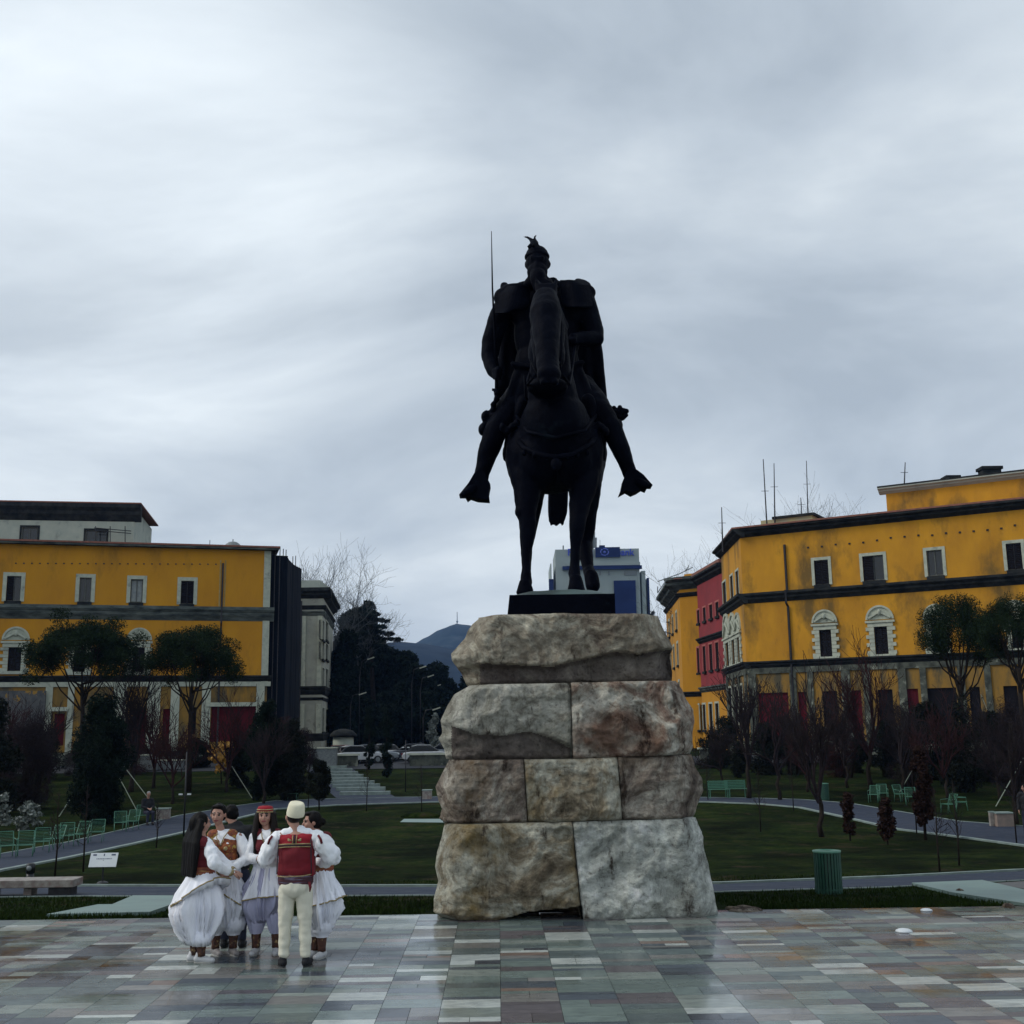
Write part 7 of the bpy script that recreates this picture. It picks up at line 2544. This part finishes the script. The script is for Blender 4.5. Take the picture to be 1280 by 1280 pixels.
# shirt collar + sleeves
mb = MB(); mb.capsule((-.045, .005, 1.455), (.045, .005, 1.455), .052, .052); mb.capsule((-.13, 0, 1.42), (.13, 0, 1.42), .055, .055); remesh(mb, 'shirt_collar', m_blouse, T, .01, 2)
sleeve(T, [((-.205, 0, 1.385), (-.27, .01, 1.30), .072, .095), ((-.27, .01, 1.30), (-.345, .05, 1.15), .098, .098), ((-.345, .05, 1.15), (-.26, .18, 1.10), .090, .065), ((-.26, .18, 1.10), (-.19, .26, 1.10), .06, .042)], m_blouse, 1, amp=.022)
sleeve(T, [((.205, 0, 1.385), (.28, .01, 1.31), .072, .095), ((.28, .01, 1.31), (.385, .04, 1.17), .102, .100), ((.385, .04, 1.17), (.30, .17, 1.08), .092, .065), ((.30, .17, 1.08), (.19, .26, 1.08), .06, .042)], m_blouse, 2, amp=.022)
# embroidered shoulder seams
for s in (-1, 1):
    mb = MB(); mb.tube([(s * .255, -.085, 1.40), (s * .285, -.095, 1.36), (s * .30, -.095, 1.31)], .014, n=6); mb.build('shoulder_braid', m_vestdark, T, smooth=True)
# waistcoat: flat-backed shell
mb = MB()
mb.ell((0, .0, 1.36), (.205, .115, .075)); mb.ell((0, 0, 1.22), (.205, .135, .20)); mb.ell((0, 0, 1.05), (.205, .135, .16))
mb.box((0, .01, 1.24), (.375, .15, .34)); mb.box((.01, .01, 1.06), (.40, .16, .20)); mb.ell((0, -.01, 1.18), (.20, .142, .26))
vw = remesh(mb, 'waistcoat', [m_vestred, m_vestmid], T, .009, 7, disp=nfold(7, .010, 4), mat_fn=lambda c: (c[:, 2] < 1.285).astype(int))
def backline(pts, r_, mat, name, par=vw):
    mb = MB(); mb.tube([V3(p) for p in pts], r_, n=6); return mb.build(name, mat, par, smooth=True)
yb_ = -.138
backline([(-.178, -.108, 1.305), (-.10, yb_ + .006, 1.312), (.10, yb_ + .006, 1.314), (.178, -.108, 1.312)], .0065, m_gold, 'braid')
backline([(-.178, -.108, 1.29), (-.10, yb_ + .004, 1.297), (.10, yb_ + .004, 1.299), (.178, -.108, 1.297)], .0075, m_trimd, 'braid')
backline([(-.178, -.108, 1.272), (-.10, yb_ + .004, 1.282), (.10, yb_ + .004, 1.284), (.178, -.108, 1.282)], .0065, m_gold, 'braid')
for x in (-.020, .020):
    backline([(x * 1.2, -.112, 1.408), (x, yb_ + .008, 1.36), (x, yb_ + .004, 1.32)], .006, m_gold, 'braid')
backline([(0, -.112, 1.408), (0, yb_ + .008, 1.36), (0, yb_ + .004, 1.32)], .010, m_trimd, 'braid')
for x in (-.055, .055):
    mb = MB(); mb.ell((x, yb_ + .012, 1.352), (.022, .010, .012)); mb.ell((x * 1.2, yb_ + .015, 1.364), (.012, .008, .010)); mb.build('rosette', m_gold, vw, smooth=True)
mb = MB(); mb.ell((0, yb_ + .004, 1.235), (.008, .006, .026)); mb.build('rosette', m_gold, vw, smooth=True)
backline([(-.192, -.108, .972), (-.10, -.135, .962), (.10, -.135, .970), (.192, -.108, .985)], .006, m_gold, 'braid')
for s in (-1, 1):
    backline([(s * .178, -.098, 1.36), (s * .184, -.112, 1.22), (s * .190, -.112, 1.08), (s * .190, -.108, .99)], .007, m_trimd, 'braid')
# sash
mb = MB(); mb.lathe([(.172, .86), (.188, .89), (.190, .93), (.186, .975)], n=36, sx=1.05, sy=.72); mb.build('sash', m_sash, T, smooth=True)
mb = MB(); mb.tube([(.17, -.10, .90), (.185, -.12, .85), (.180, -.12, .80)], [.018, .016, .006], n=6); mb.build('sash_tassel', m_vestdark, T, smooth=True)
# trousers with folds
mb = MB()
mb.ell((0, 0, .88), (.185, .135, .10)); mb.ell((0, -.035, .84), (.165, .11, .12))
for s, fx in ((-1, -.115), (1, .125)):
    mb.capsule((s * .092, 0, .80), (s * .108, .005, .50), .100, .080); mb.capsule((s * .108, .005, .50), (fx, -.01, .16), .078, .060)
    mb.ell((fx, -.01, .13), (.062, .068, .05))
def tro(co, no):
    out = np.empty(len(co))
    for i, p in enumerate(co):
        zf = 1 if p[2] < .62 else .55
        out[i] = .010 * noise.noise(V3((p[0] * 8, p[1] * 8, p[2] * 16))) * zf * .8 + .008 * noise.noise(V3((p[0] * 14, p[1] * 14, p[2] * 9)))
    return out
remesh(mb, 'trousers', m_cream, T, .009, 6, disp=tro)
shoe(T, -.125, -.0, (-.35, 1), m_black, .27); shoe(T, .135, .0, (.1, 1), m_black, .27)

# generic woman ---------------------------------------------------------
def woman(T, face=(0, -1), hair='long', vest=m_vestor, sash=m_sasho, arms=None, k=1.0, seed=1, vtype='vest', skirt=None, lean=(0, 0), legs=((-.10, .0), (.10, .0)), toes=((-.2, -1), (.2, -1)), shoes=m_shoew, hz=1.545, hoff=(0, -.01), tilt=0, hairmat=None):
    """woman standing, local -Y is her front unless the pose says otherwise"""
    hm = hairmat or m_hair
    A_ = (V3(arms[1][0]) - V3(arms[0][0])); A_.z = 0; A_.normalize()
    sa = lambda off, z: (V3((lean[0] - A_.x * off, lean[1] - A_.y * off, z)), V3((lean[0] + A_.x * off, lean[1] + A_.y * off, z)))
    mb = MB(); body_core(mb, .93, 1.33, .115, k=.86, lean=lean, ax=(A_.x, A_.y), nk=(lean[0] + hoff[0], lean[1] + hoff[1] + .01))
    for i, (lx, ly) in enumerate(legs):
        s = -1 if i == 0 else 1
        mb.capsule((s * .08, 0, .88), (lx * .95, ly - .015, .48), .08, .052); mb.capsule((lx * .95, ly - .015, .48), (lx, ly, .09), .05, .033)
    hc = V3((lean[0] + hoff[0], lean[1] + hoff[1], hz - .025))
    P, q = head(mb, hc, (face[0], face[1], tilt), 1.07)
    for (sh, el, wr, hd, hn, side) in arms:
        arm(mb, sh, el, wr, .038, .032, .022); hand(mb, wr, hd, hn, .92, side, .8)
    remesh(mb, 'body', SK(), T, VOX, 3, mat_fn=face_mat(P, 1.07))
    f = V3((face[0], face[1], 0)).normalized()
    # hair
    mb = MB()
    if hair == 'long':
        mb.ell(P(0, -.022, .030), (.096, .100, .098)); mb.ell(P(0, -.05, -.01), (.098, .08, .11))
        for i in range(9):
            x = -.085 + .17 * i / 8
            mb.capsule(P(x, -.05, .02), P(x * 1.5, -.11, -.20), .040, .042); mb.capsule(P(x * 1.5, -.11, -.20), P(x * 1.45 + .01 * math.sin(i * 2), -.13, -.53), .042, .030)
    elif hair == 'front':
        mb.ell(P(0, -.025, .028), (.094, .096, .096))
        for s in (-1, 1):
            for i in range(4):
                mb.capsule(P(s * (.076 + .006 * i), .01 - .025 * i, .02), P(s * (.095 + .008 * i), .035 - .02 * i, -.18), .024, .032)
                mb.capsule(P(s * (.095 + .008 * i), .035 - .02 * i, -.18), P(s * (.085 + .01 * i), .075 - .02 * i, -.42), .032, .016)
        for i in range(5):
            mb.capsule(P(-.06 + .03 * i, -.07, .0), P(-.08 + .04 * i, -.09, -.34), .035, .03)
    else:
        mb.ell(P(0, -.022, .034), (.091, .098, .094)); mb.ell(P(0, -.035, .0), (.092, .08, .09)); mb.ell(P(0, -.115, .0), (.045, .04, .045))
        mb.ell(P(0, .030, .090), (.068, .055, .026))
    remesh(mb, 'hair', hm, T, .009, 2, disp=nfold(26, .006, seed, (1, 1, .15)))
    # blouse body
    mb = MB(); lx, ly = lean
    mb.ell((lx * .7, ly * .7, 1.22), (.165, .118, .17)); mb.ell((lx * .3, ly * .3, 1.05), (.145, .11, .15)); mb.capsule(*sa(.115, 1.315), .050)
    for s in (-1, 1):
        mb.ell(V3((lx * .7, ly * .7, 1.20)) + V3((f.y * s * .062, -f.x * s * .062, 0)) + f * .075, (.062, .062, .062))
    remesh(mb, 'blouse', m_blouse, T, .009, 3, disp=nfold(11, .006, seed + 3))
    # sleeves
    for i, (sh, el, wr, hd, hn, side) in enumerate(arms):
        sh, el, wr = V3(sh), V3(el), V3(wr)
        w2 = el.lerp(wr, .72)
        sleeve(T, [(sh, sh.lerp(el, .5), .052, .072), (sh.lerp(el, .5), el, .072, .070), (el, w2, .068, .056), (w2, wr, .052, .034)], m_blouse, seed + i * 7, amp=.022)
        mb = MB(); d = (wr - el).normalized()
        mb.tube([wr - d * .045, wr - d * .008], [.043, .040], n=14); mb.build('cuff', m_gold, T, smooth=True)
    # vest
    mb = MB()
    mb.ell((lx * .7, ly * .7, 1.21), (.174, .128, .15)); mb.ell((lx * .4, ly * .4, 1.08), (.155, .122, .10)); mb.capsule(*sa(.110, 1.325), .072)
    for s in (-1, 1):
        mb.ell(V3((lx * .7, ly * .7, 1.195)) + V3((f.y * s * .06, -f.x * s * .06, 0)) + f * .08, (.064, .064, .064))
    ax = V3((lx * .7, ly * .7, 0))
    def cut(c):
        rel = c - np.array([ax.x, ax.y, 0])[None]
        fr = rel[:, 0] * f.x + rel[:, 1] * f.y
        sd = np.abs(rel[:, 0] * f.y - rel[:, 1] * f.x)
        neck = (fr > .0) & (sd < .050 * (c[:, 2] - 1.22) / .13) & (c[:, 2] > 1.22)
        return neck.astype(int)
    vst = remesh(mb, 'waistcoat', [vest, m_blouse], T, .0085, 3, mat_fn=cut)
    # edging of the vest front: two gold curves
    for s in (-1, 1):
        pts = []
        for t in np.linspace(0, 1, 7):
            z = 1.36 - .14 * t; x_ = s * (.056 * (1 - t) + .004)
            bulge = .13 + .022 * math.sin(PI * t) + (0.01 if t > .3 else -.055 * (1 - t / .3))
            pts.append(ax + V3((f.y * x_, -f.x * x_, z)) + f * bulge)
        mb = MB(); mb.tube(pts, .006, n=6); mb.build('gold_edging', m_gold, vst, smooth=True)
    if vest is m_vestor:
        for s in (-1, 1):
            mb = MB(); mb.ell(ax + V3((f.y * s * .062, -f.x * s * .062, 1.19)) + f * .145, (.024, .024, .024)); mb.build('rosette', m_gold, vst, smooth=True)
    # sash
    mb = MB(); mb.lathe([(.142, .955), (.152, .98), (.150, 1.02), (.143, 1.05)], c=(lx * .2, ly * .2, 0), n=32, sx=1.06, sy=.84); mb.build('sash', sash, T, smooth=True)
    # baggy gauze trousers: pleated skirt-like top and two gathered legs
    sk = dict(w=.31, d=.26, cx=0, cy=0, zb=.36, hem=lambda a: 0, over=.60, overhem=lambda a: .10 * math.cos(a), zl=.20)
    sk.update(skirt or {})
    w_, d_, cx, cy, zb = sk['w'], sk['d'], sk['cx'], sk['cy'], sk['zb']
    rows_ = [(1.00, .140, .110, 0, 0, .1), (.96, .150, .120, 0, 0, .3), (.88, w_ * .66, d_ * .66, cx * .3, cy * .3, .6), (.76, w_ * .86, d_ * .86, cx * .6, cy * .6, .9),
             (.62, w_ * 1.0, d_ * 1.0, cx * .9, cy * .9, 1.2), (.54, w_, d_, cx, cy, 1.4), (zb + (.54 - zb) * .62, w_ * .88, d_ * .88, cx, cy, 1.3), (zb + (.54 - zb) * .30, w_ * .73, d_ * .73, cx, cy, 1.2), (zb, w_ * .57, d_ * .57, cx, cy, 1.0), (zb - .045, w_ * .46, d_ * .46, cx, cy, .8), (zb - .03, w_ * .25, d_ * .25, cx, cy, .2), (zb, .01, .01, cx, cy, 0)]
    mb = MB(); puff(mb, rows_, n=144, pleats=26, amp=.029, seed=seed * 3.1, hem=None)
    hem = sk['hem']
    mb.v = [(x, y, z + hem(math.atan2(y - cy, x - cx)) * max(0, min(1, (.75 - z) / .35))) for x, y, z in mb.v]
    mb.build('gauze_trousers', m_gauze2 if sk.get('lilac') else m_gauze, T, smooth=True)
    for i, (lx_, ly_) in enumerate(legs):
        mb = MB(); zl = sk['zl']
        puff(mb, [(zb + .10, .10, .10, lx_ * 1.0 + cx * .5, ly_ + cy * .5, .4), (zb + .02, .118, .112, lx_ * 1.05 + cx * .4, ly_ + cy * .4, .8), (zb - .06, .110, .105, lx_, ly_, .8), (zl + .05, .090, .088, lx_, ly_, .7), (zl, .066, .068, lx_, ly_, .3)], n=48, pleats=9, amp=.012, seed=seed + i)
        mb.build('gauze_leg', m_gauze2 if sk.get('lilac') else m_gauze, T, smooth=True)
    # overskirt panel with gold hem
    ov, oh = sk['over'], sk['overhem']
    mb = MB()
    rows2 = [(1.005, .146, .116, 0, 0, .1), (.95, .165, .13, 0, 0, .4), (.86, w_ * .72, d_ * .72, cx * .35, cy * .35, .7), (.74, w_ * .93, d_ * .93, cx * .65, cy * .65, 1), (max(.64, ov), w_ * 1.05, d_ * 1.05, cx * .9, cy * .9, 1.2), (ov, w_ * 1.09, d_ * 1.09, cx, cy, 1.3)]
    vs = puff(mb, rows2, pleats=22, amp=.024, seed=seed * 1.7, hem=oh)
    mb.build('overskirt', m_gauze, T, smooth=True)
    last = vs[-96:]
    mb = MB(); mb.tube([V3(p) for p in last] + [V3(last[0])], .0085, n=6, cap=False); mb.build('gold_hem', m_gold, T, smooth=True)
    # gaiters and shoes
    for (lx_, ly_), tt in zip(legs, toes):
        mb = MB(); mb.lathe([(.058, .28), (.055, .20), (.046, .12), (.047, .075)], c=(lx_, ly_, 0), n=20); mb.build('gaiter', m_gaiter, T, smooth=True)
        shoe(T, lx_, ly_, tt, shoes, .235)
    return P, hc

# ---- 2. woman at left, seen from behind in three-quarter, long black hair, facing right/away
T = person_at(247, 1203, 'woman with very long black hair seen from behind, white sleeve and dark red waistcoat', R(0), GRP, .975)
woman(T, face=(.75, .66), hair='long', vest=m_vestdark, sash=m_sasho, seed=3,
      arms=[((.10, -.085, 1.31), (.20, -.19, 1.10), (.37, -.02, .97), (.7, .6, -.3), (-.3, .2, -1), 1), ((.02, .13, 1.31), (.18, .20, 1.08), (.36, .10, .98), (.9, -.2, -.2), (-.2, 0, -1), -1)],
      skirt=dict(w=.295, d=.26, cx=-.02, cy=0, zb=.25, over=.66, overhem=lambda a: .24 * math.cos(a + .5) + .04 if math.cos(a + .5) > 0 else .13 * math.cos(a + .5) + .04, zl=.19),
      legs=((-.05, .03), (.05, -.05)), toes=((.9, .1), (1, -.1)), hz=1.56, hoff=(-.02, .02), lean=(.0, .01))
# ---- 3. smiling woman facing the viewer, orange vest, hair tied back
T = person_at(279, 1194, 'smiling woman with dark hair tied back and an orange embroidered waistcoat, facing the viewer', R(6), GRP, 1.0)
woman(T, face=(-.12, -1), hair='bun', vest=m_vestor, sash=m_blouse, seed=5,
      arms=[((-.15, -.01, 1.31), (-.22, -.06, 1.07), (-.02, -.22, .93), (.55, -.5, -.6), (.6, .3, -.3), 1), ((.15, -.01, 1.31), (.245, -.05, 1.07), (.075, -.21, .95), (-.65, -.4, -.65), (-.6, .3, -.2), -1)],
      skirt=dict(w=.235, d=.22, cx=.03, cy=0, zb=.33, over=.62, overhem=lambda a: -.16 * math.cos(a - .4), zl=.22, lilac=False),
      legs=((-.09, .0), (.11, -.02)), toes=((.6, -1), (.5, -1)), shoes=m_shoeg, hz=1.585, hoff=(-.055, -.01), lean=(-.05, 0), tilt=-.05)
# ---- 4. woman in a red coin-trimmed cap facing the viewer
T = person_at(331, 1193, 'woman with long dark hair and red coin-trimmed cap, arms folded, facing the viewer', R(0), GRP, 1.0)
P4, hc4 = woman(T, face=(.06, -1), hair='front', vest=m_vestdark, sash=m_blouse, seed=7,
      arms=[((-.15, -.01, 1.31), (-.215, -.04, 1.07), (-.03, -.19, 1.06), (.95, -.1, .05), (0, .5, -.8), 1), ((.15, -.01, 1.31), (.215, -.04, 1.07), (.03, -.20, 1.10), (-.95, -.1, .05), (0, .5, -.8), -1)],
      skirt=dict(w=.26, d=.22, cx=-.03, cy=0, zb=.40, over=.60, overhem=lambda a: -.05 * math.sin(a) + .03 * math.cos(a), zl=.23, lilac=True),
      legs=((-.105, .0), (.125, 0)), toes=((-.12, -1), (.15, -1)), hz=1.565, hoff=(-.035, -.01), hairmat=m_hairb)
mb = MB()
mb.lathe([(.086, .045), (.092, .060), (.090, .088), (.078, .108), (.03, .116)], c=hc4 + V3((0, .005, 0)), n=28); cp4 = mb.build('red_cap', m_vestred, T, smooth=True)
mb = MB()
for k in range(13):
    a = -PI / 2 + (k - 6) * .22
    mb.ell(hc4 + V3((.093 * math.cos(a), .005 + .096 * math.sin(a), .047)), (.009, .006, .010), n=8, m=6)
mb.build('coin_fringe', m_gold, cp4, smooth=True)
mb = MB(); mb.tube([hc4 + V3((.094 * math.cos(2 * PI * k / 24), .005 + .094 * math.sin(2 * PI * k / 24), .074)) for k in range(25)], .006, n=6); mb.build('cap_braid', m_gold, cp4, smooth=True)
# ---- 5. woman half hidden behind the man, on the right, turned left
T = person_at(398, 1197, 'dark-haired woman in white partly hidden behind the man in the red waistcoat', R(0), GRP, .98)
woman(T, face=(-.8, -.35), hair='bun', vest=m_vestdark, sash=m_sasho, seed=9,
      arms=[((-.06, -.12, 1.30), (-.10, -.20, 1.08), (-.25, -.12, 1.04), (-.8, .4, .0), (.2, 0, -1), 1), ((.06, .12, 1.31), (.15, .12, 1.08), (-.08, .0, 1.02), (-.9, -.2, 0), (0, 0, -1), -1)],
      skirt=dict(w=.235, d=.23, cx=.03, cy=0, zb=.35, over=.62, overhem=lambda a: .05 * math.cos(a), zl=.23),
      legs=((-.05, .06), (.04, -.02)), toes=((-.6, -.8), (-.4, -1)), shoes=m_shoew, hz=1.535, hoff=(-.10, -.01))
# ---- 6. man in black jacket behind the women, back turned
p = ground(291, 1184)
T = thing('person', 'dark-haired man in black jacket and navy trousers standing behind the smiling woman', 'person', p, R(0)); T.scale = (.96,) * 3
mb = MB(); body_core(mb, .93, 1.40, .18, k=1.06, nk=(-.08, .02))
for s in (-1, 1):
    mb.capsule((s * .09, 0, .9), (s * .10, .0, .5), .085, .058); mb.capsule((s * .10, 0, .5), (s * .11, 0, .1), .056, .036)
hc = V3((-.09, .03, 1.60)); P, q = head(mb, hc, (-.8, .5), 1.02)
arm(mb, (-.2, 0, 1.38), (-.25, .04, 1.12), (-.12, .22, 1.02)); hand(mb, (-.12, .22, 1.02), (.5, .8, 0), (0, 0, -1), 1, 1, .6)
arm(mb, (.2, 0, 1.38), (.27, .02, 1.12), (.14, .20, 1.0)); hand(mb, (.14, .20, 1.0), (-.5, .8, 0), (0, 0, -1), 1, -1, .6)
remesh(mb, 'body', SK(), T, VOX, 3, mat_fn=face_mat(P, 1.02))
mb = MB(); mb.ell(P(0, -.02, .03), (.086, .094, .086)); mb.ell(P(0, -.04, -.01), (.082, .07, .07)); remesh(mb, 'hair', m_hair, T, .01, 2, disp=nfold(40, .006, 3))
mb = MB(); mb.ell((0, -.02, 1.22), (.23, .17, .24)); mb.ell((0, 0, 1.02), (.20, .15, .2)); mb.capsule((-.17, 0, 1.385), (.17, 0, 1.385), .08); mb.capsule((-.04, .01, 1.45), (.02, .01, 1.45), .07)
for s in (-1, 1):
    mb.capsule((s * .20, 0, 1.37), (s * .265, .03, 1.12), .078, .068); mb.capsule((s * .265, .03, 1.12), (s * .15, .19, 1.02), .064, .05)
remesh(mb, 'jacket', m_black, T, .011, 3, disp=nfold(8, .014, 5))
mb = MB(); mb.ell((0, 0, .90), (.175, .13, .12))
for s in (-1, 1): mb.capsule((s * .09, 0, .85), (s * .10, 0, .5), .095, .075); mb.capsule((s * .10, 0, .5), (s * .11, 0, .12), .072, .062)
remesh(mb, 'trousers', m_navy, T, .011, 2, disp=nfold(9, .012, 8))
shoe(T, -.11, 0, (0, 1), m_black); shoe(T, .11, 0, (0, 1), m_black)

# ---- 7. man sitting on a garden chair by the path
p = gp(183, 1031)
T = thing('person', 'grey-haired man in dark clothes sitting by the path next to the stone box', 'person', p + V3((.05, -.05, .02)), R(35))
mb = MB()
mb.ell((0, .05, .52), (.17, .13, .12)); mb.ell((0, .08, .80), (.16, .11, .24)); mb.capsule((-.16, .06, 1.02), (.16, .06, 1.02), .06); mb.capsule((0, .05, 1.04), (0, .0, 1.16), .055, .05)
hc = V3((0, -.03, 1.26)); P, q = head(mb, hc, (0, -1, -.25), 1.0)
for s in (-1, 1):
    mb.capsule((s * .09, .05, .50), (s * .11, -.38, .50), .08, .055); mb.capsule((s * .11, -.38, .50), (s * .11, -.36, .10), .052, .036)
    w_ = V3((s * .05, -.24, .66)); arm(mb, (s * .19, .06, 1.0), (s * .24, -.02, .74), w_); hand(mb, w_, (-s * .3, -1, -.2), (-s * .5, 0, -1), 1, s, .9)
remesh(mb, 'body', SK(), T, .01, 3, mat_fn=face_mat(P, 1.0))
mb = MB(); mb.ell(P(0, -.02, .032), (.082, .092, .082)); remesh(mb, 'hair', M('grey_hair', (.3, .3, .3), (.2, .2, .2), scale=20, rough=.7), T, .01, 2, disp=nfold(40, .006, 3))
mb = MB(); mb.ell((0, .07, .80), (.20, .15, .28)); mb.ell((0, .06, .56), (.19, .15, .12)); mb.capsule((-.15, .06, 1.01), (.15, .06, 1.01), .08)
for s in (-1, 1):
    mb.capsule((s * .19, .06, 1.0), (s * .24, -.02, .74), .075, .062); mb.capsule((s * .24, -.02, .74), (s * .07, -.20, .66), .06, .046)
remesh(mb, 'jacket', m_black, T, .012, 3, disp=nfold(8, .012, 5))
mb = MB()
for s in (-1, 1): mb.capsule((s * .09, .05, .50), (s * .11, -.38, .50), .095, .072); mb.capsule((s * .11, -.38, .50), (s * .11, -.36, .14), .068, .056)
remesh(mb, 'trousers', m_navy, T, .012, 2, disp=nfold(9, .01, 8))
shoe(T, -.11, -.36, (0, -1), m_black); shoe(T, .11, -.36, (0, -1), m_black)
# ---- 8. dark figure at the right edge
p = ground(1287, 1046)
T = thing('person', 'person in black cut off by the right edge of the photo beside the stone box', 'person', p, R(-20))
mb = MB(); body_core(mb, .93, 1.40, .17, k=1.03)
for s in (-1, 1):
    mb.capsule((s * .09, 0, .9), (s * .10, .0, .5), .085, .058); mb.capsule((s * .10, 0, .5), (s * .11, 0, .1), .056, .036)
hc = V3((-.02, -.01, 1.60)); P, q = head(mb, hc, (-1, -.3), 1.0)
for s in (-1, 1):
    w_ = V3((s * .26, -.06, .86)); arm(mb, (s * .19, 0, 1.38), (s * .25, .02, 1.12), w_); hand(mb, w_, (0, -.2, -1), (-s, 0, 0), 1, s, .5)
remesh(mb, 'body', SK(), T, .01, 3, mat_fn=face_mat(P, 1.0))
mb = MB(); mb.ell(P(0, -.02, .03), (.09, .096, .09)); mb.ell(P(0, -.05, -.04), (.08, .06, .09)); remesh(mb, 'hair', m_hair, T, .01, 2, disp=nfold(40, .006, 3))
mb = MB(); mb.ell((0, 0, 1.22), (.21, .15, .24)); mb.ell((0, 0, .95), (.20, .15, .22)); mb.capsule((-.16, 0, 1.385), (.16, 0, 1.385), .08)
for s in (-1, 1):
    mb.capsule((s * .19, 0, 1.37), (s * .25, .02, 1.12), .075, .066); mb.capsule((s * .25, .02, 1.12), (s * .26, -.05, .92), .062, .05)
remesh(mb, 'coat', m_black, T, .012, 3, disp=nfold(8, .012, 5))
mb = MB()
for s in (-1, 1): mb.capsule((s * .09, 0, .85), (s * .10, 0, .5), .095, .075); mb.capsule((s * .10, 0, .5), (s * .11, 0, .12), .072, .062)
remesh(mb, 'trousers', m_navy, T, .012, 2, disp=nfold(9, .012, 8))
shoe(T, -.11, 0, (0, -1), m_black); shoe(T, .11, 0, (0, -1), m_black)
